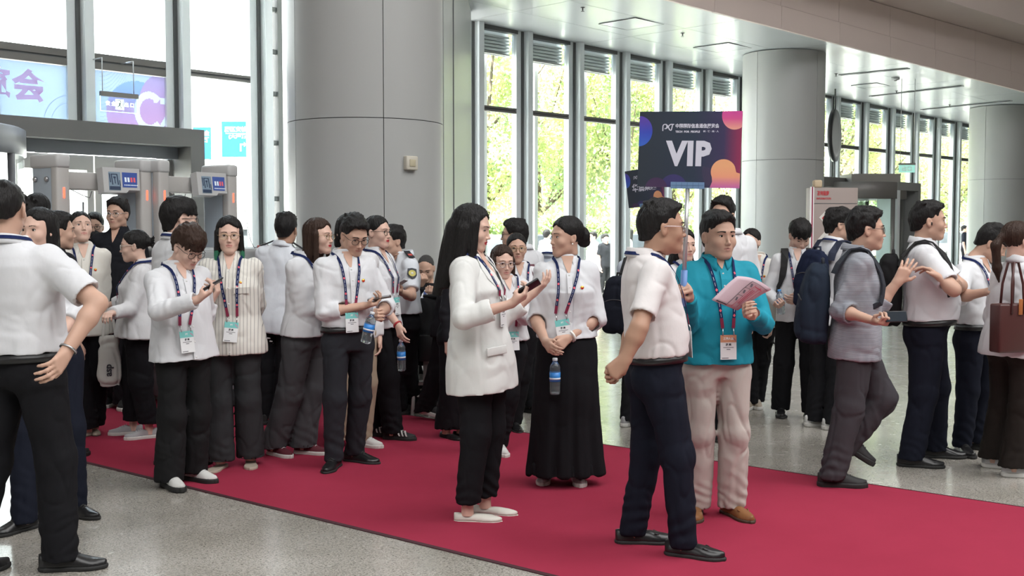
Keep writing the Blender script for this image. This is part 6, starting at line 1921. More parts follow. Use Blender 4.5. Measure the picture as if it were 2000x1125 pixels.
# ------------------------------------------------------------------ outside: forecourt, barrier, trees, parked cars
PAVE = mat('paving', (.62, .61, .59), .8, noise=(.7, .1))
nOutR = np.array([-dR[1], dR[0]]); 
pts = [FA - dL * 26 - nL * .2, FC + nOutR * .2, FB + dR * 30 + nOutR * .2]
far = [FB + dR * 30 + nOutR * 70, FC + nOutR * 75 + np.array([-10, 10]), FA - dL * 26 - nL * 75]
mb = MB(); q = pts + far
mb.add([(x, y, .004) for x, y in q] + [(x, y, -.02) for x, y in q], [list(range(6)), list(range(6, 12))[::-1]]); g = mb.build('forecourt', [PAVE]); g.name = 'floor_outside'; tag(g, kind='structure')
def outp(px, off):
    """point on a line parallel to the right facade, off metres outside"""
    t = (px - 1000.0) / FPX; o = FC + nOutR * off; s = (t * o[1] - o[0]) / (dR[0] - t * dR[1]); return o + dR * s
BARR = mat('barrier_white', (.72, .74, .76), .5)
pB0 = outp(900, 3.2)
t_ = thing('barrier', 'long white barrier panel outside behind the windows', 'barrier')
for i in range(9):
    a = outp(900, 3.2) + dR * (i * 2.4); b = a + dR * 2.36
    zl, zh = .66, .92
    m_ = MB(); boxl(m_, a, b, -.03, .03, zl, zh); m_.build('panel', [BARR], t_)
    m_ = MB(); boxl(m_, a, a + dR * .06, -.03, .03, 0, zl); m_.build('post', [BARR], t_)
LEAF = [mat('leaf_%d' % i, c, .6, spec=.2) for i, c in enumerate(((.46, .52, .24), (.56, .60, .32), (.36, .47, .26)))]
for m in LEAF:
    nt = m.node_tree; b = nt.nodes['Principled BSDF']; out = [n for n in nt.nodes if n.type == 'OUTPUT_MATERIAL'][0]
    tr = nt.nodes.new('ShaderNodeBsdfTranslucent'); tr.inputs[0].default_value = b.inputs['Base Color'].default_value
    mx = nt.nodes.new('ShaderNodeMixShader'); mx.inputs[0].default_value = .5
    nt.links.new(b.outputs[0], mx.inputs[1]); nt.links.new(tr.outputs[0], mx.inputs[2]); nt.links.new(mx.outputs[0], out.inputs[0])
BARK = mat('bark', (.13, .10, .075), .9)
def tree(p, h, crown, label, sd):
    r_ = random.Random(sd); rn_ = np.random.RandomState(sd)
    t_ = thing('tree', label, 'tree', (p[0], p[1], 0), 0, 'trees beyond the glass')
    m_ = MB(); m_.tube([(0, 0, 0), (.05, .02, h * .2), (r_.uniform(-.2, .2), r_.uniform(-.2, .2), h * .45), (r_.uniform(-.3, .3), .1, h * .8)], [.14, .11, .08, .03], 8); m_.build('trunk', [BARK], t_)
    ends = []
    for i in range(9):
        a = r_.uniform(0, 6.28); z0 = h * r_.uniform(.18, .5); L_ = crown * r_.uniform(.6, 1.0)
        q = [(0.05, 0, z0), (L_ * .5 * math.cos(a), L_ * .5 * math.sin(a), z0 + h * .12), (L_ * math.cos(a), L_ * math.sin(a), z0 + h * r_.uniform(.2, .35))]
        m_ = MB(); m_.tube(q, [.055, .035, .012], 6); m_.build('branch', [BARK], t_); ends += q[1:]
    C = []
    for i in range(26):
        a = r_.uniform(0, 6.28); zz_ = h * r_.uniform(.16, 1.0); rr_ = crown * (1.05 - abs(zz_ / h - .5)) * r_.uniform(.2, 1)
        C.append((rr_ * math.cos(a), rr_ * math.sin(a), zz_))
    C = np.array(C + ends); n_ = 13000
    ci = rn_.randint(0, len(C), n_); P_ = C[ci] + rn_.normal(0, crown * .17, (n_, 3))
    P_ = P_[P_[:, 2] > .4]; n_ = len(P_)
    d1 = rn_.normal(0, 1, (n_, 3)); d1 /= np.linalg.norm(d1, axis=1, keepdims=True); d2 = np.cross(d1, rn_.normal(0, 1, (n_, 3))); d2 /= np.linalg.norm(d2, axis=1, keepdims=True)
    s1, s2 = rn_.uniform(.06, .11, (n_, 1)), rn_.uniform(.035, .06, (n_, 1))
    V = np.stack([P_ - d1 * s1, P_ - d2 * s2, P_ + d1 * s1, P_ + d2 * s2], 1).reshape(-1, 3); F = np.arange(n_ * 4).reshape(-1, 4)
    cl = (vnoise(C * .8, sd)[ci[:n_]] if False else vnoise(P_ * .7, sd)); mi = np.where(cl > .2, 1, np.where(cl < -.25, 2, 0))
    o = mesh_obj('foliage', V, F, LEAF, t_, mi, False); o['kind'] = 'stuff'
k_ = 0
TL = [('tree beyond the first window right of the thick column', 950), ('slim tree beyond the second window', 1050), ('leafy tree behind the dress woman', 1135), ('tree beyond the window left of the VIP placard', 1215),
      ('tree behind the VIP placard', 1310), ('tree seen just left of the middle column', 1395), ('tree right of the middle column behind the round sign', 1640), ('tree beyond the windows over the striped man', 1710), ('tree beyond the far windows', 1785), ('tree beyond the windows left of the far column', 1850), ('last tree before the far column', 1905)]
for lb, px in TL:
    q = outp(px, 10.2 + (k_ % 3) * 1.7); tree(q, 9.2 + (k_ % 4) * .8, 2.4 + (k_ % 2) * .3, lb, 11 + k_); k_ += 1
for lb, px in (('low clipped hedge outside the first windows', 945), ('low clipped hedge outside behind the dress woman', 1150), ('low hedge outside left of the middle column', 1320)):
    q = outp(px, 7.6); rn_ = np.random.RandomState(px); n_ = 6000
    t_ = thing('hedge', lb, 'hedge', (q[0], q[1], 0), math.atan2(dR[1], dR[0]))
    P_ = np.stack([rn_.uniform(-1.9, 1.9, n_), rn_.normal(0, .35, n_), rn_.beta(2, 1.3, n_) * 1.9], 1)
    d1 = rn_.normal(0, 1, (n_, 3)); d1 /= np.linalg.norm(d1, axis=1, keepdims=True); d2 = np.cross(d1, rn_.normal(0, 1, (n_, 3))); d2 /= np.linalg.norm(d2, axis=1, keepdims=True)
    V = np.stack([P_ - d1 * .09, P_ - d2 * .05, P_ + d1 * .09, P_ + d2 * .05], 1).reshape(-1, 3)
    o = mesh_obj('foliage', V, np.arange(n_ * 4).reshape(-1, 4), LEAF, t_, np.where(rn_.rand(n_) > .5, 2, 0), False); o['kind'] = 'stuff'
    m_ = MB(); m_.bbox((-1.7, -.22, 0), (1.7, .22, 1.1), .1, 0); m_.build('core', [mat('hedge_core', (.06, .10, .03), .9)], t_)
def car(px, off, ang, colr, label):
    q = outp(px, off)
    t_ = thing('car', label, 'car', (q[0], q[1], 0), ang)
    F_ = Field((-2.4, -1.0, .1), (2.4, 1.0, 1.6), .05)
    F_.loft(np.array([0, 0, .25]), np.array([1., 0, 0]), np.array([0, 1., 0]), np.array([0, 0, 1.]), [(0, 2.1, .82, 0), (.25, 2.2, .88, 0), (.6, 2.1, .84, 0), (.72, 1.9, .75, 0)], 0, n=4)
    v, f = F_.mesh(2); mesh_obj('body', v, f, [mat('car_' + colr, {'white': (.7, .7, .7), 'grey': (.3, .31, .33)}[colr], .3, coat=.5)], t_)
    F_ = Field((-1.6, -.9, .8), (1.6, .9, 1.7), .04)
    F_.loft(np.array([0, 0, .9]), np.array([1., 0, 0]), np.array([0, 1., 0]), np.array([0, 0, 1.]), [(0, 1.45, .76, 0), (.3, 1.15, .68, 0), (.52, .85, .6, 0)], 0, n=4)
    v, f = F_.mesh(2); mesh_obj('cabin', v, f, [mat('car_glass', (.05, .06, .07), .1)], t_)
    for x in (-1.35, 1.35):
        for y in (-.8, .8):
            m_ = MB(); m_.lathe([(.2, -.1), (.31, -.1), (.33, -.06), (.33, .06), (.31, .1), (.2, .1)], 18, 0, Matrix.Translation((x, y, .33)) @ Matrix.Rotation(R(90), 4, 'X')); m_.build('wheel', [mat('rubber')], t_)
car(1235, 5.2, R(40), 'white', 'white car parked outside behind the VIP man')
car(1010, 5.2, R(44), 'white', 'white car parked outside behind the first windows')
car(1840, 5.2, R(44), 'grey', 'grey car parked outside the far right windows')

# ================================================================== the people
WHITE = cloth('shirt_white', (.665, .675, .70)); WHITE2 = cloth('shirt_soft_white', (.63, .63, .645), fold=.7); CREAM = cloth('shirt_cream', (.68, .66, .61))
PALEB = cloth('shirt_pale_blue', (.55, .60, .68)); ROSEW = cloth('shirt_warm_white', (.68, .65, .65)); TEAL = cloth('polo_teal', (.012, .27, .37), .75)
BLACKS = cloth('shirt_black', (.014, .015, .019)); SUIT = cloth('suit_black', (.013, .013, .016), .8); UNI = cloth('uniform_white', (.68, .71, .76))
STRIPE = stripe_cloth('shirt_striped', (.68, .66, .61), (.33, .32, .31), 46, 0, .16); CHECK = stripe_cloth('shirt_grey_line', (.14, .15, .18), (.62, .64, .68), 120, 2, .62, 8)
BLK = cloth('trousers_black', (.011, .011, .013)); BLK2 = cloth('jeans_black', (.016, .016, .017), fold=.7); NAVY = cloth('trousers_navy', (.010, .012, .021)); CHAR = cloth('trousers_charcoal', (.028, .030, .036))
GREYT = cloth('trousers_grey', (.075, .076, .082)); DGREY = cloth('trousers_dark_grey', (.038, .04, .043)); BEIGE = cloth('trousers_beige', (.50, .47, .43)); KHAKI = cloth('trousers_khaki', (.36, .29, .21)); BROWN = cloth('trousers_brown_black', (.020, .016, .014)); MGREY = cloth('trousers_mauve_grey', (.050, .047, .053)); BLAZ = cloth('blazer_white', (.67, .675, .66), fold=.5)
LBK = mat('leather_black', (.012, .012, .013), .28); SBK = mat('sole_black', (.015, .015, .015), .7); SWH = mat('sole_white', (.62, .61, .58), .6); SKW = mat('sneaker_white', (.62, .62, .60), .6); SKG = mat('sneaker_grey', (.36, .36, .37), .7)
SKB = mat('sneaker_black', (.016, .016, .017), .7); LBR = mat('leather_tan', (.23, .10, .035), .45); SBR = mat('sole_brown', (.06, .035, .02), .7); FLW = mat('leather_cream', (.62, .60, .54), .4); BURG = mat('sneaker_burgundy', (.10, .012, .022), .8); SAND = mat('sandal_beige', (.45, .38, .31), .6); FLB = mat('flat_beige', (.40, .34, .27), .5)
SILV = mat('sneaker_silver', (.55, .56, .57), .35, .4); LACE = mat('lace_white', (.6, .6, .6), .8); LACED = mat('lace_dark', (.03, .03, .03), .8)
DR = ('dress', LBK, SBK, LACED); LO = ('loafer', LBK, SBK, LBK); LOT = ('loafer', LBR, SBR, LBR); SNW = ('sneaker', SKW, SWH, LACE); SNB = ('sneaker', SKB, SWH, LACED); SNG = ('sneaker', SKG, SWH, LACE); SBB = ('sneaker', SKB, SBK, LACED); SNS = ('sneaker', SILV, SWH, LACE)

def short(**k): d = dict(style='short', top=.014, seed=rng.randint(1, 90)); d.update(k); return d
def fringe(**k): d = dict(style='fringe', o=.016, top=.014, seed=rng.randint(1, 90)); d.update(k); return d

def phone(label, H, side, size=(.072, .15, .009), tilt=0, col=(.015, .015, .017), off=(0, 0, 0), along=None, nvec=None):
    a = H.arm[side]; d = nrm(a.d if along is None else along); n = a.n if nvec is None else np.asarray(nvec, float); n = nrm(n - d * np.dot(n, d)); b = np.cross(d, n)
    c = a.grip + d * .03 + np.asarray(off)
    M_ = frame_M(c, b, d, n)
    t_ = thing('phone', label, 'phone', tuple(c)); t_.matrix_world = M_
    w, h, th = size
    m_ = MB(); m_.bbox((-w/2, -h/2, -th/2), (w/2, h/2, th/2), .004, 0); m_.build('body', [mat('phone_%d' % (col[0] * 1000), col, .3)], t_)
    m_ = MB(); m_.box((-w/2 + .004, -h/2 + .006, th/2), (w/2 - .004, h/2 - .006, th/2 + .0006)); m_.build('screen', [mat('phone_screen', (.03, .04, .05), .08)], t_)
    return t_
BPL = mat('bottle_clear', (.62, .70, .74), .06, spec=.8, trans=.92); BLA = mat('bottle_label', (.03, .22, .62), .4); BLW = mat('bottle_label_white', (.75, .8, .85), .4); CAPM = mat('bottle_cap', (.70, .75, .8), .4); CAPB = mat('bottle_cap_blue', (.10, .35, .75), .4)
def bottle(label, top, axis, L=.225, r=.031, cap=CAPM):
    """top: place of the cap, axis: from cap to foot"""
    z = -nrm(axis); x = nrm(np.cross([0, 1., .1], z)); y = np.cross(z, x)
    M_ = frame_M(np.asarray(top) - z * L, x, y, z)
    t_ = thing('water_bottle', label, 'bottle', (0, 0, 0), 0); t_.matrix_world = M_
    m_ = MB(); m_.lathe([(r * .7, .0), (r * .95, .006), (r, .02), (r * .93, .03), (r, .04), (r * .93, .05), (r, .06), (r, L * .32), (r, L * .66), (r * .94, L * .70), (r, L * .74), (r * .9, L * .80), (r * .55, L * .88), (r * .40, L * .92), (r * .40, L * .95)], 18); m_.build('body', [BPL], t_)
    m_ = MB(); m_.lathe([(r + .0008, L * .36), (r + .0008, L * .62)], 18); m_.build('label', [BLA], t_)
    m_ = MB(); m_.lathe([(r + .0014, L * .42), (r + .0014, L * .47)], 18); m_.build('label_band', [BLW], t_)
    m_ = MB(); m_.lathe([(r * .46, L * .935), (r * .48, L * .94), (r * .48, L), (r * .42, L + .003)], 14); m_.build('cap', [cap], t_)
    return t_
def band(H, side, name, matl, r=.034, w=.012, at_=.0):
    a = H.arm[side]; c = a.W - a.fd * (.012 + at_); m_ = MB()
    x = nrm(np.cross(a.fd, [0, 0, 1.1])); y = np.cross(a.fd, x)
    M_ = frame_M(c, x, y, a.fd)
    m_.lathe([(r, -w/2), (r + .003, -w/2), (r + .003, w/2), (r, w/2)], 20, 0, M_)
    o = m_.build(name, [matl], H.E); local_mesh(o, H.loc); return o
def epaulettes(H, matl, stripe=None):
    for s in (-1, 1):
        PN = []
        for u in np.linspace(0, 1, 5):
            xx = s * (.075 + .10 * u); p = H.S + H.ex * xx + H.ez * (.075 - .052 * u + .0) ; PN.append((p, nrm(H.ez + H.ex * s * .45)))
        m_ = MB(); strip(m_, PN, .05, H.ey, .006); o = m_.build('epaulette', [matl], H.E); local_mesh(o, H.loc)
        if stripe:
            p, n = PN[2]; q, n2 = PN[3]; m_ = MB(); strip(m_, [(p + n * .006, n), (q + n * .006, n)], .035, H.ey, .002); o2 = m_.build('rank_bar', [stripe], o); local_mesh(o2, H.loc)
def backpack(label, H, w, h, dpt, t_top, matl, strap, z_off=0.0, back_off=.0, lateral=0.0, straps=('R', 'L'), pocket=True, low=True):
    """rounded pack on the wearer's back; parts in the wearer's frame"""
    p0, n0 = H.surf(t_top, 0, 0, True)
    c = p0 - H.ey * (dpt * .5 + .01 + back_off) - H.ez * h * .5 + H.ex * lateral
    t_ = thing('backpack', label, 'backpack', tuple(c)); M_ = frame_M(c, H.ex, H.ey, H.ez); t_.matrix_world = M_
    Fp = Field((-w, -dpt, -h * .62), (w, dpt, h * .62), .012)
    rows = [(-h * .5, w * .42, dpt * .36, -.0), (-h * .44, w * .49, dpt * .46, -.01), (-.1 * h, w * .5, dpt * .5, -.012), (.2 * h, w * .47, dpt * .44, -.004), (.4 * h, w * .40, dpt * .34, .006), (.5 * h, w * .26, dpt * .2, .015)]
    Fp.loft(np.zeros(3), np.array([1., 0, 0]), np.array([0, 1., 0]), np.array([0, 0, 1.]), rows, 0, n=3.2)
    v, q = Fp.mesh(2); v = wrinkle(v, q, .006, 3); mesh_obj('body', v, q, matl, t_)
    if pocket:
        Fp = Field((-w, -dpt * 1.3, -h * .6), (w, 0, h * .3), .012)
        Fp.loft(np.array([0, -dpt * .38, 0]), np.array([1., 0, 0]), np.array([0, 1., 0]), np.array([0, 0, 1.]), [(-h * .45, w * .34, dpt * .16, 0), (-h * .36, w * .40, dpt * .24, 0), (-.05 * h, w * .38, dpt * .2, 0), (.04 * h, w * .32, dpt * .1, .01)], 0, n=3)
        v, q = Fp.mesh(2); v = wrinkle(v, q, .004, 5); mesh_obj('pocket', v, q, matl, t_)
        m_ = MB(); m_.tube([(x, -dpt * (.52 - .12 * (x / w) ** 2 * 4), .10 * h - .10 * h * (2 * x / w) ** 2) for x in np.linspace(-w * .38, w * .38, 9)], .004, 5); m_.build('zip', [mat('zip_dark', (.05, .05, .055), .5)], t_)
    m_ = MB(); m_.tube([(-.035, dpt * .2, h * .46), (-.03, dpt * .18, h * .55), (.03, dpt * .18, h * .55), (.035, dpt * .2, h * .46)], .009, 7); m_.build('grab_handle', [strap], t_)
    for sd in straps:
        s = 1 if sd == 'R' else -1; xo = s * .105 * (H.L / .507)
        PN = [(H.surf(.80, xo, .03, True)), H.surf(.92, xo, .016, True)]
        top = H.P + H.ez * (1.065 * H.L) + H.ex * xo
        PN.append((top + H.ez * .012 - H.ey * .055, nrm(H.ez - H.ey * .7))); PN.append((top + H.ez * .022 + H.ey * .0, H.ez)); PN.append((top + H.ez * .006 + H.ey * .045, nrm(H.ez + H.ey * .7)))
        for t, x_ in ((.93, 1.0), (.82, 1.05), (.68, 1.15), (.55, 1.3)): PN.append(H.surf(t, xo * x_, .010))
        if low:
            for t, x_ in ((.46, 1.46),): PN.append(H.surf(t, xo * x_, .012))
            PN.append((H.surf(.40, xo * 1.5, .012)[0] - H.ey * .05, nrm(H.ex * s)))
        m_ = MB(); strip(m_, PN, .05, None, .010, 0, widths=[.06] * 6 + [.055] * 2 + [.035] * (len(PN) - 8))
        o = m_.build('strap', [strap], t_); Mi = np.array(M_.inverted())
        me = o.data; a_ = np.zeros(len(me.vertices) * 3, np.float32); me.vertices.foreach_get('co', a_); a_ = a_.reshape(-1, 3)
        me.vertices.foreach_set('co', (a_ @ Mi[:3, :3].T + Mi[:3, 3]).astype(np.float32).ravel()); me.update()
    return t_

# ---- the far left
H = person('man with cropped hair seen from behind, hand on his hip, bracelet, at left edge', 34, fy=1118, sx=26, top=352, hx=8, yaw=168, hyaw=184, w=1.10, belly=.03, wide=True, skin='mid', hair=dict(style='crew', o=.007, top=.004, amp=.003), lod=0,
    topw=dict(mat=WHITE, sleeve='short', collar='closed', tuck=True, waist=688, loose=.012), bottom=dict(mat=BLK, cut='loose'), belt=1, shoes=DR,
    armR=dict(e=(190, 592, -1), w=(128, 690, -1), h=(92, 742, -1), pose='relax'), armL=dict(), feet=dict(R=(142, 1112, 100), L=(-40, 1122, 150)), lanyard=dict(front=False), hipz=.97)
band(H, 'R', 'bracelet', STEEL, .036, .008, .01)
H = person('woman with long black hair peering past the big man in front of her', 92, Y=6.05, sx=82, top=405, hx=74, yaw=0, hyaw=-14, sex='f', hair=dict(style='long', o=.008, top=.004, len=.22), lod=1, eye=.0058,
    topw=dict(mat=WHITE, sleeve='roll', collar='open', tuck=True, waist=668), bottom=dict(mat=NAVY, cut='reg'), shoes=DR, armL=dict(e=(152, 600, 0), w=(112, 664, -1), pose='relax', n=(0, -1, 0)), armR=dict(), feet=dict(R=(30, 1040, -30), L=(160, 1010, 62)), lanyard=dict(low=.36, x=-.07))
H = person('person with a high curly updo mostly hidden behind the woman at left', 74, Y=8.4, top=378, yaw=175, sex='f', hair=dict(style='updo', o=.012, top=.01), lod=1, topw=dict(mat=WHITE2, sleeve='long', collar='closed'), bottom=dict(mat=BLK), shoes=SBB, brows=False)
H = person('man with short black hair seen from behind, next to the pillar at left', 106, Y=7.5, top=412, hx=113, yaw=140, hyaw=120, skin='mid', hair=short(o=.009), lod=1, topw=dict(mat=BLACKS, sleeve='short', collar='closed'), bottom=dict(mat=BLK), shoes=SBB)
H = person('woman in cream shirt with tied back hair looking up to the right', 166, fy=853, sx=163, top=411, hx=157, yaw=22, hyaw=34, hpitch=-12, sex='f', hair=dict(style='pony', o=.005, top=.003, len=.08), lod=1,
    topw=dict(mat=CREAM, sleeve='long', collar='open', tuck=False, hem=655, loose=.016, placket=1), bottom=dict(mat=BLK, cut='loose', hemz=.06), shoes=('flat', FLB, SBK, None), armL=dict(e=(203, 560, 0), w=(196, 635, 0), pose='relax'), armR=dict(), feet=dict(R=(160, 855, -25), L=(186, 848, 25)), lanyard=dict(low=.50), pin=True)
H = person('man in dark clothes with a black face mask half hidden behind others', 190, Y=10.7, top=415, hx=184, yaw=15, skin='mid', hair=short(), lod=1, glasses='dark', topw=dict(mat=BLACKS, sleeve='short'), bottom=dict(mat=BLK), shoes=SBB)
Fm = Field((-.075, .02, -.12), (.075, .135, .01), .006); Fm.ell((0, .045, -.055), (.062, .070, .052), 0); v, q = Fm.mesh(1); mesh_obj('face_mask', H.loc(H.headw(v)), q, mat('mask_black', (.02, .02, .022), .8), H.E)
H = person('man in black shirt with glasses standing before the metal detector', 235, Y=9.5, sx=232, top=384, hx=229, yaw=-4, hyaw=-8, w=1.04, skin='mid', hair=short(top=.018), lod=1, glasses='silver',
    topw=dict(mat=BLACKS, sleeve='long', collar='open', tuck=False, hem=648), bottom=dict(mat=BLK, cut='loose'), shoes=SNB, feet=dict(R=(214, 795, -15), L=(240, 800, 20)))
H = person('woman with spiky tied up hair and glasses in loose white blouse facing left', 270, fy=857, sx=276, top=448, hx=262, yaw=-72, hyaw=-80, hpitch=4, sex='f', w=1.10, hair=dict(style='messy', o=.007, top=.004), lod=1, glasses='clear',
    topw=dict(mat=WHITE2, sleeve='long', cut='wide', collar='blazer', tuck=False, hem=658, loose=.034, flare=.02), bottom=dict(mat=BLK, cut='loose', hemz=.11), shoes=SNG, armL=dict(e=(252, 604, -1), w=(219, 612, -1), h=(203, 614, -1), pose='hold', n=(0, 0, -1)), armR=dict(e=(240, 590, 1), w=(218, 594, 0), pose='hold', n=(0, 0, -1)), feet=dict(R=(246, 850, -72), L=(277, 858, -58)), lanyard=dict(low=.5))
# her tote bag
p = at(213, 640, 8.2); t_ = thing('tote_bag', 'white cloth tote bag hanging from the hand of the blouse woman', 'bag', (p[0], p[1], 0), R(20))
zb_, zt = z_of(755, 8.2), z_of(655, 8.2)
Fp = Field((-.14, -.08, zb_ - .02), (.14, .08, zt + .02), .011); Fp.loft(np.array([0, 0, zb_]), np.array([1., 0, 0]), np.array([0, 1., 0]), np.array([0, 0, 1.]), [(0, .075, .030, 0), (.05, .088, .045, 0), ((zt - zb_) * .8, .078, .030, 0), (zt - zb_, .07, .016, 0)], 0, n=3); v, q = Fp.mesh(1); v = wrinkle(v, q, .010, 8)
tb = mesh_obj('body', v, q, cloth('tote_cloth', (.56, .55, .52)), t_)
for s_ in (-1, 1): m_ = MB(); strip(m_, [((np.array([s_ * .045, s_ * .012, zt - .01])), np.array([0, -1., 0])), (np.array([s_ * .03, 0, zt + .12]), np.array([0, -1., 0])), (np.array([0, 0, z_of(612, 8.2)]), np.array([0, -1., 0]))], .018, np.array([1., 0, 0]), .002); m_.build('handle', [mat('tote_cloth')], t_)
m_ = MB(); letters(m_, 'asp', .07, frame_M((-.01, -.050, zb_ + .13), (0, 0, 1), (-1, 0, 0), (0, -1, 0)), 0, .002); m_.build('lettering', [mat('badge_ink')], tb)
H = person('tall man with thick black hair and white shirt turned away behind phone user', 346, Y=7.25, sx=346, top=383, hx=352, yaw=140, hyaw=118, skin='fair', hair=fringe(o=.018, top=.018), lod=1, glasses='dark', topw=dict(mat=WHITE, sleeve='long', collar='closed', tuck=True), bottom=dict(mat=BLK), shoes=SBB, lanyard=dict(front=False))
H = person('person in open white overshirt and wide black jeans looking down at a phone', 355, fy=952, sx=346, top=437, hx=366, yaw=42, hyaw=52, hpitch=30, sex='m', w=.98, skin='fair', hair=fringe(o=.018, top=.014, amp=.006), hairc='brown', lod=0, glasses='dark', eye=.003,
    topw=dict(mat=WHITE, sleeve='long', cut='wide', collar='open', tuck=False, hem=702, loose=.03, flare=.02, placket=1), bottom=dict(mat=BLK2, cut='wide', hemz=.035), shoes=('sneaker', SKW, SBK, LACE), armR=dict(e=(310, 608, -1), w=(384, 586, -1), h=(425, 562, 0), pose='hold', n=(-.3, 0, 1)), armL=dict(e=(402, 614, 1), w=(410, 590, 0), h=(432, 560, 0), pose='hold', n=(.3, 0, 1)), feet=dict(R=(338, 955, 40), L=(390, 941, 62)), lanyard=dict(low=.34, x=.05))
phone('black phone held by the person in open white overshirt', H, 'R', along=nrm(at(448, 548, H.Y - .25) - at(424, 562, H.Y - .3)), nvec=(-.5, .1, .85))
H = person('woman with green tipped bob, glasses and thin striped shirt', 452, fy=917, sx=450, top=421, hx=447, yaw=8, hyaw=14, sex='f', w=1.12, hair=dict(style='bob', o=.012, top=.006, len=.17, wide=.012, seed=5, tipmat=hair_mat('hair_green', (.03, .16, .09)), tipz=-.105, locks=[((.072, .03, .03), (.086, .03, -.15), .022, .012), ((-.072, .03, .03), (-.086, .03, -.15), .022, .012)]), lod=0, glasses='gold',
    topw=dict(mat=STRIPE, sleeve='long', cut='wide', collar='open', tuck=False, hem=690, loose=.03, placket=1, pocket=1), bottom=dict(mat=DGREY, cut='wide', hemz=.05), shoes=('sandal', SAND, SAND, None), armR=dict(e=(398, 595, 1), w=(405, 670, 1)), armL=dict(e=(502, 592, 1), w=(480, 655, 1), pose='relax'), feet=dict(R=(424, 919, -8), L=(490, 912, 14)), lanyard=dict(low=.30, x=-.02, roll=-6), pin=True)
H = person('guard seen from behind in short sleeved uniform shirt with white gloves', 541, fy=828, sx=552, top=414, hx=559, yaw=176, hyaw=172, w=.98, skin='tan', hair=short(o=.010, top=.012), lod=1,
    topw=dict(mat=UNI, sleeve='short', collar='closed', tuck=False, hem=650, loose=.02), bottom=dict(mat=BLK, cut='loose'), shoes=SBB, armL=dict(e=(515, 592, 0), w=(516, 640, 0), pose='relax', glove=1), armR=dict(e=(590, 590, 0), glove=1), feet=dict(L=(512, 826, 200), R=(560, 826, 160)))
epaulettes(H, mat('epaulette', (.012, .013, .018), .7))
for sd in ('L', 'R'):
    a = H.arm[sd]; m_ = MB(); c = a.J + (a.E - a.J) * .80; d_ = nrm(a.E - a.J); x = nrm(np.cross(d_, [0, 1, .1])); m_.lathe([(.064, -.010), (.067, -.010), (.067, .006), (.060, .006)], 20, 0, frame_M(c, x, np.cross(d_, x), d_)); o = m_.build('cuff_trim', [mat('epaulette')], H.E); local_mesh(o, H.loc)
H = person('woman with long brown hair and gold glasses, arms crossed, grey wide trousers', 596, fy=894, sx=598, top=425, hx=622, yaw=66, hyaw=68, sex='f', hair=dict(style='long', o=.010, top=.005, len=.30, by=-.02, locks=[((.07, .02, .02), (.085, .03, -.26), .024, .014), ((-.07, .02, .02), (-.085, .03, -.2), .022, .012)]), hairc='brown', lod=0, glasses='gold', lips='red',
    topw=dict(mat=WHITE, sleeve='long', cut='wide', collar='open', tuck=False, hem=655, loose=.022, flare=.015, placket=1), bottom=dict(mat=GREYT, cut='wide', hemz=.05), shoes=('sneaker', BURG, SWH, LACE), armR=dict(e=(596, 612, -1), w=(650, 596, 0), pose='relax', n=(0, -1, 0)), armL=dict(e=(640, 610, 1), w=(606, 585, 0), pose='relax', n=(0, -1, 0)), feet=dict(R=(547, 892, 50), L=(607, 888, 72)), lanyard=dict(low=.32))
H = person('man with glasses, white rolled sleeves and charcoal trousers reading his phone', 678, fy=914, sx=674, top=418, hx=691, yaw=28, hyaw=34, hpitch=24, skin='mid', hair=short(top=.012, amp=.005), lod=0, glasses='dark', eye=.003,
    topw=dict(mat=WHITE, sleeve='roll', collar='open', tuck=True, waist=636, placket=1), bottom=dict(mat=CHAR, cut='reg'), belt=1, shoes=DR, armR=dict(e=(632, 610, -1), w=(712, 597, 0), h=(744, 590, 0), pose='hold', n=(-.2, .2, 1)), armL=dict(e=(757, 598, 1), w=(742, 612, -1), h=(722, 616, -1), pose='grip', n=(.2, 1, 0)), feet=dict(R=(648, 918, -8), L=(706, 904, 62)), lanyard=dict(low=.40, x=.02), pin=True)
phone('brown phone held flat by the man in charcoal trousers', H, 'R', (.075, .155, .01), col=(.05, .028, .02), along=nrm(np.array([1., .1, .15])), nvec=(-.25, -.1, .95))
bottle('water bottle with blue label tilted in hand of charcoal trousers man', at(728, 610, H.Y - .28), np.array([-.25, 0, -1.]), .20, .034)
H = person('person in khaki trousers hidden behind the man reading his phone', 688, Y=7.85, top=417, hx=680, yaw=25, sex='f', hair=dict(style='long', o=.010, len=.12), lod=1, topw=dict(mat=WHITE2, sleeve='long', collar='open', tuck=False, hem=660), bottom=dict(mat=KHAKI, cut='loose'), shoes=SNW, feet=dict(R=(655, 876, -5), L=(718, 874, 62)))
H = person('woman with dark framed glasses in profile and striped black sneakers', 742, fy=858, sx=736, top=421, hx=737, yaw=66, hyaw=64, sex='f', hair=dict(style='bun', o=.006, top=.004, bun=(.03, -.115, .03)), lod=0, glasses='dark', lips='red',
    topw=dict(mat=WHITE, sleeve='roll', cut='wide', collar='open', tuck=False, hem=640, loose=.018, roll=.55), bottom=dict(mat=BLK, cut='loose', hemz=.05), shoes=('sneaker', SKB, SBK, LACE), armR=dict(e=(748, 606, 0), w=(778, 636, -1), h=(785, 672, -1), pose='relax', n=(-.7, .3, 0)), armL=dict(e=(752, 590, 1), w=(756, 550, 0), h=(760, 520, 0), pose='grip', n=(1, -.2, 0)), feet=dict(R=(780, 860, 74), L=(738, 853, 70)), lanyard=dict(low=.45))
band(H, 'R', 'wrist_strap', mat('strap_red', (.40, .02, .03), .5), .030, .012); band(H, 'L', 'watch', STEEL, .030, .016)
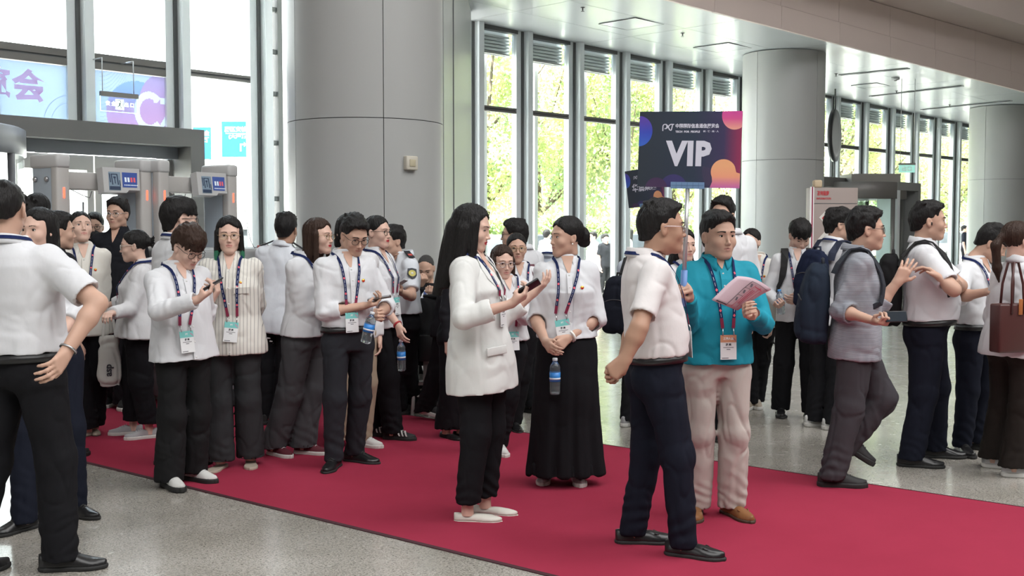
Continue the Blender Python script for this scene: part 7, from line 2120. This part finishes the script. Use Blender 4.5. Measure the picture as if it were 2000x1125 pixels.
for sd in ('R', 'L'):
    lg = H.leg[sd]; sr = np.cross(lg.fd, [0, 0, 1.])
    for i in range(3):
        m_ = MB(); y = .0 + i * .028
        for s_ in (1,):
            PN = [(lg.foot + lg.fd * (y + .02 * (1 - u)) + sr * s_ * (.047 - .022 * u * u) + np.array([0, 0, .040 + .040 * u]), nrm(sr * s_ + np.array([0, 0, .5]))) for u in np.linspace(0, 1, 4)]
            strip(m_, PN, .012, lg.fd, .002)
        o = m_.build('stripe', [SKW], H.E); local_mesh(o, H.loc)
a = H.arm['R']; bottle('water bottle hanging from the hand with a red wrist strap', at(783, 664, a.W[1]), np.array([.02, 0, -1.]))
a = H.arm['L']; bottle('water bottle held up at chest by woman in dark framed glasses', at(761, 512, a.W[1] - .02), np.array([.12, 0, -1.]), .20)
p = on_z(797, 782); bottle('water bottle standing on the floor beside the roller table', (p[0], p[1], .001 + .225), np.array([0, 0, -1.]))
H = person('guard in white uniform with sleeve patch and epaulettes behind the bottle woman', 788, Y=8.95, sx=786, top=438, hx=766, yaw=-58, hyaw=-50, skin='mid', hair=short(), lod=1,
    topw=dict(mat=UNI, sleeve='short', collar='open', tuck=False, hem=612, loose=.02), bottom=dict(mat=BLK), shoes=SBB, armL=dict(e=(803, 578, -1), w=(780, 570, -1), pose='hold', n=(0, 0, 1)), feet=dict(L=(800, 808, -40), R=(770, 812, -60)))
epaulettes(H, mat('epaulette'), mat('rank_red', (.5, .06, .05), .5))
a = H.arm['L']; c = a.J + (a.E - a.J) * .42; d_ = nrm(a.E - a.J); n_ = nrm(np.array([.25, -1., .15])); n_ = nrm(n_ - d_ * np.dot(n_, d_)); M_ = frame_M(c + n_ * .069, np.cross(-d_, n_), -d_, n_)
m_ = MB(); m_.add([M_ @ Vector(q) for q in ((-.036, .044, 0), (-.040, -.01, -.004), (-.028, -.036, 0), (0, -.048, .002), (.028, -.036, 0), (.040, -.01, -.004), (.036, .044, 0), (0, .05, .002))], [list(range(8))]); o = m_.build('sleeve_patch', [mat('patch_dark', (.015, .02, .03), .6)], H.E); local_mesh(o, H.loc)
m_ = MB(); m_.lathe([(.030, .0035), (.030, .0045), (.024, .005), (.024, .0046)], 18, 0, M_); m_.lathe([(.019, .004), (.0001, .0052)], 14, 1, M_); o2 = m_.build('patch_emblem', [mat('patch_yellow', (.5, .45, .12), .6), mat('patch_white', (.55, .55, .56), .6)], o); local_mesh(o2, H.loc)
phone('white phone in the uniformed guard hand', H, 'L', (.07, .14, .009), col=(.5, .5, .52), along=(.8, -.2, .5))
H = person('bald seated man in black suit and blue tie bent over the desk', 834, Y=10.35, sx=834, top=499, hx=832, yaw=-6, hpitch=26, skin='mid', w=1.08, seat=(.48, z_of(499, 10.2)), hair=dict(style='bald', o=.002, top=.0, amp=.0015), hairc='grey', lod=1, eye=.003,
    topw=dict(mat=SUIT, sleeve='long', cut='suit', tuck=False, hem=625, loose=.02, name='suit_jacket', collar='closed', cmat=WHITE), bottom=dict(mat=BLK), shoes=DR, armR=dict(e=(800, 590, -1), w=(822, 556, -1), pose='fist', n=(0, 0, 1)), armL=dict(e=(868, 592, -1), w=(845, 575, -1), pose='fist', n=(0, 0, 1)), feet=dict(R=(822, 775, -6), L=(846, 775, 6)))
m_ = MB(); v_ = [H.surf(t, x_, .006)[0] for t, w_ in ((1.04, .035), (.9, .05), (.72, .028), (.6, .004)) for x_ in (-w_, w_)]; m_.add(v_, [(0, 1, 3, 2), (2, 3, 5, 4), (4, 5, 7, 6)]); o = m_.build('shirt_front', [WHITE], H.E); local_mesh(o, H.loc)
m_ = MB(); strip(m_, [H.surf(t, 0, .009) for t in (1.02, .95, .85, .75, .65)], .04, H.ex, .004, widths=[.03, .028, .04, .045, .05]); o = m_.build('tie', [mat('tie_blue', (.03, .06, .2), .5)], H.E); local_mesh(o, H.loc)
p = at(834, 520, 10.5); t_ = thing('chair', 'dark office chair the man in black suit sits on', 'chair', (p[0], p[1], 0))
m_ = MB(); m_.bbox((-.24, -.25, .36), (.24, .22, .41), .02, 0); m_.build('seat', [mat('chair_dark', (.02, .02, .022), .7)], t_)
m_ = MB(); m_.bbox((-.22, .22, .45), (.22, .27, .85), .02, 0); m_.build('backrest', [mat('chair_dark')], t_)
for x in (-.2, .2):
    for y in (-.2, .24): m_ = MB(); m_.tube([(x, y, 0), (x, y, .37 if y < 0 else .8)], .013, 7); m_.build('leg', [STEEL], t_)
H = person('person in black walking right, mostly hidden behind the white blazer', 880, Y=8.75, sx=893, top=436, hx=905, yaw=78, hair=short(), lod=1, topw=dict(mat=SUIT, sleeve='long', cut='suit', tuck=False, hem=660, loose=.02, name='jacket'), bottom=dict(mat=BLK, cut='loose'), shoes=SNB, feet=dict(R=(842, 822, 72, .02, 12), L=(925, 835, 75)))
lg = H.leg['R']; sr = np.cross(lg.fd, [0, 0, 1.]); m_ = MB(); strip(m_, [(lg.foot + lg.fd * (y - .02) + sr * .049 + np.array([0, 0, .078 + lg.lift]), sr) for y in (-.03, .0, .03)], .018, np.array([0, 0, 1.]), .002); o = m_.build('accent_stripe', [mat('lime', (.5, .75, .02), .5)], H.E); local_mesh(o, H.loc)
H = person('woman in black wide trousers and heels hidden behind the white blazer', 893, Y=8.15, sx=903, top=450, hx=915, yaw=60, sex='f', hair=dict(style='bun'), lod=1, topw=dict(mat=SUIT, sleeve='long', tuck=True), bottom=dict(mat=BLK, cut='wide', hemz=.07), shoes=('flat', LBK, SBK, None), feet=dict(R=(880, 858, 40), L=(912, 856, 60)))

# ---- the middle
H = person('woman in white blazer with long black hair typing on a phone', 937, fy=1012, sx=922, top=397, hx=921, yaw=70, hyaw=74, hpitch=10, sex='f', w=1.05, lips='red', eye=.0035, hair=dict(style='long', o=.011, top=.006, len=.34, by=-.03, wide=.0, seed=9, locks=[((.062, .03, .04), (.08, .07, -.30), .028, .016), ((.075, -.02, .0), (.10, .0, -.36), .04, .02), ((-.062, .03, .04), (-.075, .08, -.34), .030, .02), ((.03, -.09, .0), (.04, -.13, -.42), .05, .025)]), lod=0,
    topw=dict(mat=BLAZ, sleeve='roll', roll=.62, cut='suit', collar='blazer', tuck=False, hem=762, loose=.026, flare=.022, name='blazer', amp=.004), bottom=dict(mat=BLK, cut='reg', hemz=.10), shoes=('flat', FLW, FLW, None), armR=dict(e=(905, 622, -1), w=(1003, 592, 0), h=(1045, 565, 0), pose='hold', n=(-.4, 0, 1)), armL=dict(e=(985, 628, 1), w=(1040, 574, 0), h=(1072, 546, 0), pose='open', n=(.3, -.2, 1)), feet=dict(R=(933, 1019, 84), L=(966, 1005, 74)), lanyard=dict(low=.62, x=.03))
phone('dark phone with white mark held by the woman in white blazer', H, 'R', (.07, .15, .012), along=nrm(at(1066, 545, H.Y) - at(1028, 568, H.Y)), nvec=(-.35, .5, .8), off=(.0, 0, .0))
PN = [H.surf(.10, x_, .008) for x_ in (.10, .13, .16)]; p_, n_ = H.surf(.06, .13, .010); M_ = frame_M(p_, nrm(np.cross(H.ez, n_)), H.ez, n_); m_ = MB(); m_.bbox((-.07, -.022, -.006), (.07, .022, .004), .004, 0, M_); o = m_.build('pocket_flap', [BLAZ], H.E); local_mesh(o, H.loc)
for s_ in (-1, 1):
    m_ = MB(); strip(m_, [H.surf(t, s_ * x_, .006) for t, x_ in ((1.08, .05), (1.0, .062), (.92, .07), (.84, .060), (.74, .040), (.62, .016), (.52, .004))], .05, None, .004, widths=[.02, .035, .055, .07, .055, .03, .006]); o = m_.build('lapel', [BLAZ], H.E); local_mesh(o, H.loc)
H = person('short woman with glasses and long dark hair, hand on her chin', 990, fy=888, sx=988, top=477, hx=981, yaw=18, hyaw=22, hpitch=8, sex='f', hair=dict(style='long', o=.009, top=.004, len=.26, locks=[((.07, .02, .02), (.09, .04, -.24), .026, .016), ((-.07, .02, .02), (-.085, .04, -.24), .026, .016)]), hairc='brown', lod=0, glasses='silver',
    topw=dict(mat=WHITE2, sleeve='long', cut='reg', collar='open', tuck=False, hem=665, loose=.02), bottom=dict(mat=BLK, cut='reg'), shoes=SNW, armR=dict(e=(958, 628, -1), w=(973, 582, -1), h=(982, 545, -1), pose='hold', n=(.4, -1, 0)), armL=dict(e=(1024, 622, -1), w=(1006, 606, -1), pose='relax', n=(0, -1, 0)), feet=dict(R=(958, 885, 0), L=(980, 889, 15)), lanyard=dict(low=.32))
H = person('woman with gold glasses and a maroon shoulder strap at the back', 1013, fy=842, sx=1013, top=455, hx=1009, yaw=8, hyaw=6, sex='f', skin='mid', hair=dict(style='pony', o=.006, top=.004, len=.05), lod=1, glasses='gold',
    topw=dict(mat=WHITE, sleeve='long', collar='open', tuck=True), bottom=dict(mat=BLK), shoes=DR, armL=dict(e=(1040, 590, -1), w=(1012, 618, -1), pose='relax', n=(0, -1, 0)), feet=dict(R=(990, 842, -10), L=(1008, 842, 14)), lanyard=dict(low=.42))
m_ = MB(); strip(m_, [H.surf(.75, -.11, .012, True)] + [(H.P + H.ez * 1.075 * H.L - H.ex * .10 - H.ey * .04, nrm(H.ez - H.ey * .5)), (H.P + H.ez * 1.08 * H.L - H.ex * .10 + H.ey * .02, nrm(H.ez + H.ey * .5))] + [H.surf(t, -.10 - .03 * (1 - t), .012) for t in (.93, .8, .65, .5, .35)], .04, None, .006)
o = m_.build('shoulder_strap', [mat('maroon', (.085, .008, .022), .6)], H.E); local_mesh(o, H.loc)
H = person('man with dark glasses seen from behind over the two short women', 1018, Y=9.3, sx=1020, top=426, hx=1004, yaw=-142, hyaw=-95, skin='mid', hair=short(top=.016), lod=1, glasses='dark', topw=dict(mat=WHITE, sleeve='short', collar='closed', tuck=True), bottom=dict(mat=BLK), shoes=DR)
H = person('person in white shirt hidden behind the woman with the bun', 1078, Y=9.6, sx=1078, top=445, hx=1100, yaw=150, hair=short(), lod=1, topw=dict(mat=PALEB, sleeve='short', collar='closed', tuck=True), bottom=dict(mat=BLK), shoes=DR, lanyard=dict(front=False))
H = person('woman with black hair bun, white blouse and long black skirt, looking left', 1107, fy=948, sx=1106, top=422, hx=1106, yaw=6, hyaw=-62, sex='f', w=1.10, skin='mid', eye=.0056, hair=dict(style='bun', o=.009, top=.008, bun=(.015, -.12, .056)), lod=0, lips='mid',
    topw=dict(mat=WHITE, sleeve='roll', roll=.12, cut='wide', collar='open', tuck=True, waist=657, placket=1, loose=.014), bottom=dict(kind='skirt', mat=BLK, hem=926, w=.245), shoes=SNG, armR=dict(e=(1046, 622, 0), w=(1066, 668, -1), h=(1084, 692, -1), pose='relax', n=(-.6, -1, .2)), armL=dict(e=(1166, 622, 0), w=(1110, 660, -1), h=(1078, 688, -1), pose='relax', n=(-.6, -1, -.3)), feet=dict(R=(1063, 942, -8), L=(1130, 945, 4)), lanyard=dict(low=.42, x=.055, roll=8), pin=True)
band(H, 'L', 'bangle', mat('bangle_white', (.75, .74, .7), .3), .036, .012, .01)
for s_ in (-1, 1):
    m_ = MB(); c = H.headw([s_ * .083, .004, -.032]); m_.lathe([(.0001, -.006), (.005, -.003), (.0058, 0), (.005, .003), (.0001, .006)], 10, 0, Matrix.Translation(tuple(c))); o = m_.build('earring', [mat('pearl', (.8, .76, .7), .2)], H.E); local_mesh(o, H.loc)
bottle('water bottle held low in both hands before the long black skirt', at(1084, 700, H.arm['L'].W[1] - .03), np.array([.0, 0, -1.]), .215, .032)

H = person('man with grey flecked hair, silver glasses and navy trousers, hands clasped behind', 1280, fy=1078, sx=1265, top=388, hx=1294, yaw=97, hyaw=93, w=1.0, belly=.02, wide=True, skin='tan', hair=short(o=.008, top=.014, amp=.004), hairc='black', lod=0, glasses='silver',
    topw=dict(mat=ROSEW, sleeve='short', collar='closed', tuck=True, waist=690, loose=.016), bottom=dict(mat=NAVY, cut='reg'), belt=1, shoes=LO, armR=dict(e=(1248, 640, -1), w=(1222, 700, 0), h=(1200, 722, 0), pose='fist', n=(-.6, .2, 0)), armL=dict(e=(1238, 640, 1), w=(1216, 706, 0), h=(1196, 722, 0), pose='grip', n=(-.6, .4, 0)), feet=dict(R=(1356, 1090, 66), L=(1258, 1062, 88)), lanyard=dict(low=.4))
P26 = H
H = person('man in teal polo and beige trousers holding the placard and papers', 1402, fy=1015, sx=1401, top=410, hx=1404, yaw=6, hyaw=20, w=1.06, skin='mid', hair=short(o=.010, top=.016, part=-1, sweep=-.2), lod=0, wide=True,
    topw=dict(mat=TEAL, sleeve='long', cut='reg', collar='polo', tuck=False, hem=708, loose=.018, placket=1), bottom=dict(mat=BEIGE, cut='loose', amp=.006), shoes=LOT, armR=dict(e=(1344, 634, -1), w=(1345, 580, -1), h=(1343, 540, -1), pose='fist', n=(.9, .4, 0)), armL=dict(e=(1494, 634, -1), w=(1470, 612, -1), h=(1438, 600, -1), pose='hold', n=(.2, 1, .4)), feet=dict(R=(1358, 1012, -12), L=(1440, 1012, 22)), lanyard=dict(low=.36, style='orange', x=-.012))
a = H.arm['R']
# the placard in his hand
gp = a.W + a.d * .075 + a.n * .026
Yp = gp[1]
top_c = at(1346, 292, Yp); bot = gp
ax = nrm(top_c - bot); yw = R(20); ex_ = np.array([math.cos(yw), -math.sin(yw), 0]); ex_ = nrm(ex_ - ax * np.dot(ex_, ax)); ey_ = np.cross(ax, ex_)
wb, hb = 188 * Yp / FPX / math.cos(yw), 147 * Yp / FPX
M_ = frame_M(top_c, ex_, ey_, ax)
dist = np.linalg.norm(top_c - bot)
placard('dark VIP placard on a grey pole with blue grip above teal polo man', M_, wb, hb, 'VIP', .16, 0, dist - hb / 2 - .08)
# second placard behind, tilted
c_ = at(1259, 366, 9.15); yw = R(52); rl = R(-7); ax = np.array([math.sin(rl) * math.cos(yw), 0, math.cos(rl)]); ax = nrm(np.array([-.12, 0, 1])); ex_ = nrm(np.array([math.cos(yw), -math.sin(yw), .12])); ex_ = nrm(ex_ - ax * np.dot(ex_, ax))
placard('smaller tilted dark placard partly hidden behind the VIP placard', frame_M(c_, ex_, np.cross(ax, ex_), ax), .416, .312, '华润集团', .071, 0, .20)
# papers in his left hand
a = H.arm['L']; pc = [at(1441, 541, H.Y - .36), at(1506, 566, H.Y - .30), at(1440, 605, H.Y - .28), at(1391, 585, H.Y - .36)]
c_ = sum(pc) / 4; t_ = thing('papers', 'pink tinted sheaf of papers held by the teal polo man', 'papers', tuple(c_))
for k_ in range(4):
    V_ = []; n_ = 9
    for i in range(n_):
        for j in range(n_):
            u, v = i / (n_ - 1), j / (n_ - 1); p_ = pc[0] * (1-u) * (1-v) + pc[1] * u * (1-v) + pc[2] * u * v + pc[3] * (1-u) * v
            p_ = p_ + np.array([0, -.02 * math.sin(u * 3) + .0025 * k_, .018 * math.sin(math.pi * u) * (1 - v) + .004 * math.sin(v * 5) + .0015 * k_]); V_.append(p_ - c_)
    F = np.array([(i*n_+j, i*n_+j+1, (i+1)*n_+j+1, (i+1)*n_+j) for i in range(n_-1) for j in range(n_-1)]); o = mesh_obj('sheet', V_, F, mat('paper_pink', (.66, .52, .58), .7), t_)
    so = o.modifiers.new('th', 'SOLIDIFY'); so.thickness = .0006
def onp(u, v):
    p_ = pc[0] * (1-u) * (1-v) + pc[1] * u * (1-v) + pc[2] * u * v + pc[3] * (1-u) * v
    return p_ + np.array([0, -.02 * math.sin(u * 3) - .003, .018 * math.sin(math.pi * u) * (1 - v) + .004 * math.sin(v * 5) + .0005]) - c_
m_ = MB()
def ln_(a_, b_, w_, mi=0):
    us = np.linspace(0, 1, 7); pts = [onp(a_[0] + (b_[0] - a_[0]) * q, a_[1] + (b_[1] - a_[1]) * q) for q in us]; nn = nrm(np.cross(pc[1] - pc[0], pc[3] - pc[0])); nn = nn if nn[1] < 0 else -nn
    strip(m_, [(p_, nn) for p_ in pts], w_, None, .0008, mi)
for q in (((.48, .08), (.48, .98), .0022, 0), ((.48, .08), (.97, .10), .0018, 0), ((.66, .15), (.66, .95), .0018, 1), ((.82, .15), (.82, .9), .0016, 1), ((.90, .2), (.90, .85), .0016, 1), ((.48, .33), (.66, .33), .0018, 0), ((.48, .58), (.66, .58), .0018, 0), ((.10, .95), (.46, .96), .005, 0), ((.68, .2), (.88, .2), .004, 1), ((.72, .3), (.72, .8), .003, 1), ((.77, .3), (.77, .8), .003, 1)): ln_(*q)
m_.build('printed_lines', [mat('badge_ink'), mat('print_red', (.5, .04, .10), .6)], t_)['kind'] = 'stuff'
m_ = MB()
for v_ in (.21, .45, .70): ln_((.545, v_ - .0), (.60, v_), .018)
m_.build('printed_block', [mat('print_grey', (.14, .13, .16), .6)], t_)['kind'] = 'stuff'
band(H, 'L', 'bracelet', mat('bead_brown', (.12, .04, .03), .4), .033, .010, .0)
H = person('tall man with glasses standing right behind the teal polo man', 1428, Y=8.25, sx=1424, top=383, hx=1411, yaw=-150, hyaw=-28, w=1.08, skin='mid', hair=short(o=.010, top=.018, amp=.006), lod=1, glasses='clear', topw=dict(mat=WHITE, sleeve='short', collar='closed', tuck=True), bottom=dict(mat=BLK), shoes=DR, feet=dict(R=(1340, 838, -60), L=(1405, 858, -10)))
H = person('woman with dark hair and lanyard half hidden behind silver glasses man', 1338, Y=7.9, sx=1336, top=445, hx=1336, yaw=20, sex='f', hair=dict(style='long', o=.01, len=.26, wide=.02), lod=1, topw=dict(mat=WHITE2, sleeve='long', collar='open', tuck=True), bottom=dict(mat=BLK), shoes=SNW, lanyard=dict(low=.5), armL=dict(e=(1350, 610, 1), w=(1330, 640, 1)))
H = person('man in pale blue shirt with a dark backpack behind the silver glasses man', 1252, Y=8.9, sx=1252, top=446, hx=1285, yaw=150, hair=short(), lod=1, topw=dict(mat=PALEB, sleeve='short', collar='closed', tuck=True), bottom=dict(mat=BLK), shoes=SNG, feet=dict(L=(1234, 830, 140), R=(1270, 832, 150)), armL=dict(e=(1292, 492, 1), w=(1276, 450, 1), h=(1272, 425, 1), pose='fist', n=(1, .2, 0)))
backpack('dark backpack at the hip of the man in pale blue shirt', H, .27, .46, .16, .80, [cloth('pack_dark', (.012, .014, .022))], mat('strap_black', (.014, .014, .015), .8), lateral=-.10)

# ---- the right
H = person('woman in cream shirt with hair tied back behind the papers', 1482, fy=800, sx=1480, top=446, hx=1467, yaw=-20, hyaw=-34, sex='f', hair=dict(style='bun', o=.006, top=.003, bun=(.0, -.115, .032)), lod=1,
    topw=dict(mat=CREAM, sleeve='roll', roll=.7, collar='open', tuck=False, hem=640, loose=.016), bottom=dict(mat=BLK, cut='reg'), shoes=('sneaker', FLB, SWH, LACE), armL=dict(e=(1512, 588, 0), w=(1506, 636, 0), h=(1504, 665, 0), pose='hold'), feet=dict(R=(1462, 800, -35), L=(1480, 797, -10)), lanyard=dict(low=.35), pin=True)
p = at(1506, 662, H.Y - .05); t_ = thing('cap', 'black sun visor hanging from the hand of the cream shirt woman', 'cap', tuple(p))
m_ = MB(); v = []
for i in range(13):
    a = R(60 + 170 * i / 12)
    for r_, y in ((.125, 0), (.125 - .055 * math.sin(math.pi * i / 12) ** .8 - .004, -.03), (.125 - .055 * math.sin(math.pi * i / 12) ** .8 - .004, -.024), (.125, .006)): v.append((.03 + r_ * math.cos(a) * .62, y, -.10 + r_ * math.sin(a - R(55))))
m_.add(v, [(i*4+q, i*4+4+q, i*4+4+(q+1) % 4, i*4+(q+1) % 4) for i in range(12) for q in range(4)], 0, True); m_.build('peak', [mat('visor_black', (.012, .012, .013), .6)], t_)
m_ = MB(); m_.tube([(0, 0, 0), (-.025, 0, -.03), (-.04, 0, -.09), (-.02, 0, -.18)], .007, 6); m_.tube([(0, 0, 0), (.02, 0, -.02), (.01, 0, -.05)], .006, 6); m_.build('headband', [mat('visor_black')], t_)['kind'] = 'stuff'
H = person('young man with black fringe and backpack looking down, bottle in hand', 1559, fy=815, sx=1557, top=428, hx=1562, yaw=-12, hyaw=4, hpitch=32, skin='fair', hair=fringe(o=.017, top=.012), lod=1, eye=.003,
    topw=dict(mat=WHITE, sleeve='long', collar='open', tuck=True, waist=626, placket=1), bottom=dict(mat=BLK, cut='loose'), shoes=DR, armR=dict(e=(1499, 572, 0), w=(1518, 592, -1), h=(1535, 600, -1), pose='grip', n=(-.3, 1, 0)), armL=dict(e=(1604, 592, 0), w=(1562, 584, -1), pose='hold', n=(0, -1, .3)), feet=dict(R=(1525, 813, -10), L=(1590, 819, 12)), lanyard=dict(low=.46, roll=10))
backpack('black backpack worn by the young man with black fringe', H, .28, .42, .14, .95, [cloth('pack_black', (.012, .012, .013))], mat('strap_black'))
bottle('water bottle with blue cap in the hand of the young man looking down', at(1522, 566, H.arm['R'].W[1] - .05), np.array([.10, 0, -1.]), .20, .032, CAPB)
H = person('man in white polo with spiky hair and black framed glasses turned away', 1622, Y=8.75, sx=1630, top=405, hx=1640, yaw=118, hyaw=82, w=1.05, skin='mid', hair=short(o=.006, top=.018, amp=.007), lod=1, glasses='dark',
    topw=dict(mat=WHITE, sleeve='short', collar='closed', tuck=False, hem=635), bottom=dict(mat=BLK, cut='loose'), shoes=SNW, feet=dict(L=(1605, 832, 100), R=(1640, 838, 100)), lanyard=dict(low=.4))
backpack('navy backpack on the man in white polo with spiky hair', H, .30, .46, .16, .95, [cloth('pack_navy', (.012, .017, .04))], mat('strap_navy', (.014, .02, .045), .8))
H = person('man in grey striped shirt striding right with one hand raised', 1672, Y=6.78, sx=1676, top=403, hx=1693, yaw=78, hyaw=82, skin='mid', wide=True, hair=short(o=.012, top=.016, amp=.006), lod=0, glasses='dark',
    topw=dict(mat=CHECK, sleeve='roll', roll=.34, cut='wide', collar='closed', tuck=False, hem=700, loose=.028), bottom=dict(mat=MGREY, cut='loose', hemz=.05, amp=.006), shoes=SBB, armR=dict(e=(1640, 606, -1), w=(1708, 627, -1), h=(1742, 636, -1), pose='grip', n=(-.3, .1, 1)), armL=dict(e=(1716, 600, 1), w=(1752, 552, 0), h=(1772, 520, 0), pose='open', n=(.7, .3, .5)), feet=dict(R=(1644, 952, 80), L=(1662, 938, 80, .10, 32)))
phone('black phone held out by the striding man in striped shirt', H, 'R', (.066, .125, .010), along=(1, -.05, .02), nvec=(-.1, -.95, .3), off=(.03, -.02, .01))
backpack('navy grey backpack hanging on the striding man in striped shirt', H, .33, .50, .20, .92, [cloth('pack_slate', (.018, .026, .042))], mat('strap_slate', (.016, .02, .03), .8), straps=('R',), back_off=.015)
H = person('stout man with earbud and crossed arms, black backpack, navy trousers', 1812, fy=905, sx=1806, top=391, hx=1815, yaw=70, hyaw=76, w=1.12, belly=.05, wide=True, skin='mid', hair=short(o=.008, top=.014), lod=0,
    topw=dict(mat=WHITE, sleeve='short', collar='closed', tuck=True, waist=622, loose=.014), bottom=dict(mat=NAVY, cut='loose'), belt=1, shoes=DR, armR=dict(e=(1863, 566, -1), w=(1838, 545, 0), pose='relax', n=(0, -1, 0)), armL=dict(e=(1878, 560, 1), w=(1872, 558, -1), pose='relax', n=(0, -1, 0)), feet=dict(R=(1797, 912, 72), L=(1842, 894, 78)))
m_ = MB(); c = H.headw([.078, .006, -.004]); m_.bbox((-.004, -.008, -.014), (.006, .008, .008), .003, 0, Matrix.Translation(tuple(c))); o = m_.build('earbud', [mat('earbud_black', (.015, .015, .015), .3)], H.E); local_mesh(o, H.loc)
backpack('black backpack on the stout man with crossed arms', H, .31, .48, .19, .95, [mat('pack_black')], mat('strap_black'))
H = person('man with blue lanyard and navy trousers, head bent, reaching right', 1912, fy=885, sx=1910, top=437, hx=1938, yaw=30, hyaw=62, hpitch=30, skin='mid', hair=short(), lod=1,
    topw=dict(mat=WHITE, sleeve='roll', roll=.12, collar='open', tuck=True, waist=632), bottom=dict(mat=NAVY, cut='reg'), belt=1, shoes=DR, armR=dict(e=(1874, 580, -1), w=(1928, 570, -1), pose='relax', n=(0, -1, 0)), armL=dict(e=(1950, 590, 1)), feet=dict(R=(1885, 889, 0), L=(1918, 879, 45)), lanyard=dict(low=.5))
H = person('woman with ponytail and loose white shirt at the right edge', 1987, fy=928, sx=1992, top=432, hx=1990, yaw=112, hyaw=100, sex='f', w=1.08, hair=dict(style='pony', o=.010, top=.006, len=.24), hairc='brown', lod=0,
    topw=dict(mat=WHITE, sleeve='long', cut='wide', collar='closed', tuck=False, hem=695, loose=.035, flare=.02), bottom=dict(mat=BROWN, cut='wide', hemz=.06), shoes=SNS, armR=dict(e=(2024, 600, 0), w=(2055, 560, 0)), armL=dict(), feet=dict(R=(1997, 932, 75), L=(1957, 915, 60)))
# her tote
p = at(1975, 640, H.Y - .22); t_ = thing('handbag', 'dark brown leather tote bag on the ponytail woman arm', 'bag', tuple(p), R(15))
w_, hh_ = 62 * (H.Y - .2) / FPX / 2 * 1.25, 95 * (H.Y - .2) / FPX / 2
LEB = mat('leather_brown', (.065, .020, .018), .4)
m_ = MB(); m_.bbox((-w_, -.05, -hh_), (w_ * 1.3, .05, hh_), .012, 0); m_.build('body', [LEB], t_)
for y in (-.053, .053):
    m_ = MB(); m_.tube([(-w_ * .35, y, hh_ * .6), (-w_ * .30, y * .8, hh_ + .12), (-w_ * .1, y * .5, hh_ + .25), (w_ * .15, y * .5, hh_ + .25), (w_ * .35, y * .8, hh_ + .12), (w_ * .4, y, hh_ * .6)], .008, 7); m_.build('handle', [LEB], t_)
m_ = MB(); m_.bbox((w_ * .05, -.058, hh_ * .55), (w_ * .28, -.052, hh_ + .03), .003, 0); m_.build('tag', [mat('leather_orange', (.35, .12, .03), .5)], t_)

# ---- people outside beyond the glass
for (px, Y, top, yaw_, sx_, mt, lb, hr) in ((1068, 26, 448, 150, 'm', PALEB, 'man in pale blue shirt outside behind the glass, left of the bun', short()), (1158, 27, 452, -60, 'm', WHITE2, 'man outside behind the glass right of the bun', short()),
        (1182, 25.5, 456, 30, 'm', mat('shirt_black'), 'man in dark shirt outside near the window post', short()), (1228, 27, 446, -100, 'f', WHITE2, 'woman with long hair outside by the white car', dict(style='long', len=.25)), (1884, 38, 440, 60, 'm', mat('trousers_navy'), 'distant man in navy shirt outside the far right windows', short())):
    person(lb, px, Y=Y, top=top, yaw=yaw_, sex=sx_, hair=hr, lod=2, topw=dict(mat=mt, sleeve='short', collar=None, tuck=False), bottom=dict(mat=BLK), shoes=SBB, brows=False)
p = on_z(1199, 640); p = at(1199, 600, 20.2)
t_ = thing('backpack', 'black backpack standing on the floor by the window post', 'backpack', (p[0], p[1], 0), R(25))
Fp = Field((-.3, -.2, -.02), (.3, .2, .55), .014); Fp.loft(np.zeros(3), np.array([1., 0, 0]), np.array([0, 1., 0]), np.array([0, 0, 1.]), [(.001, .17, .10, 0), (.06, .20, .13, 0), (.28, .16, .11, .01), (.42, .09, .06, .02), (.46, .03, .03, .02)], 0, n=3); v, q = Fp.mesh(1); mesh_obj('body', v, q, [mat('pack_dark')], t_)
m_ = MB(); m_.tube([(-.03, .02, .44), (-.03, .03, .50), (.03, .03, .50), (.03, .02, .44)], .009, 6); m_.build('grab_handle', [mat('strap_black')], t_)
Fp = Field((-.25, -.3, -.02), (.25, 0, .35), .014); Fp.loft(np.array([0, -.10, 0]), np.array([1., 0, 0]), np.array([0, 1., 0]), np.array([0, 0, 1.]), [(.02, .13, .05, 0), (.12, .14, .06, 0), (.22, .10, .03, 0)], 0, n=3); v, q = Fp.mesh(1); mesh_obj('pocket', v, q, [mat('pack_dark')], t_)
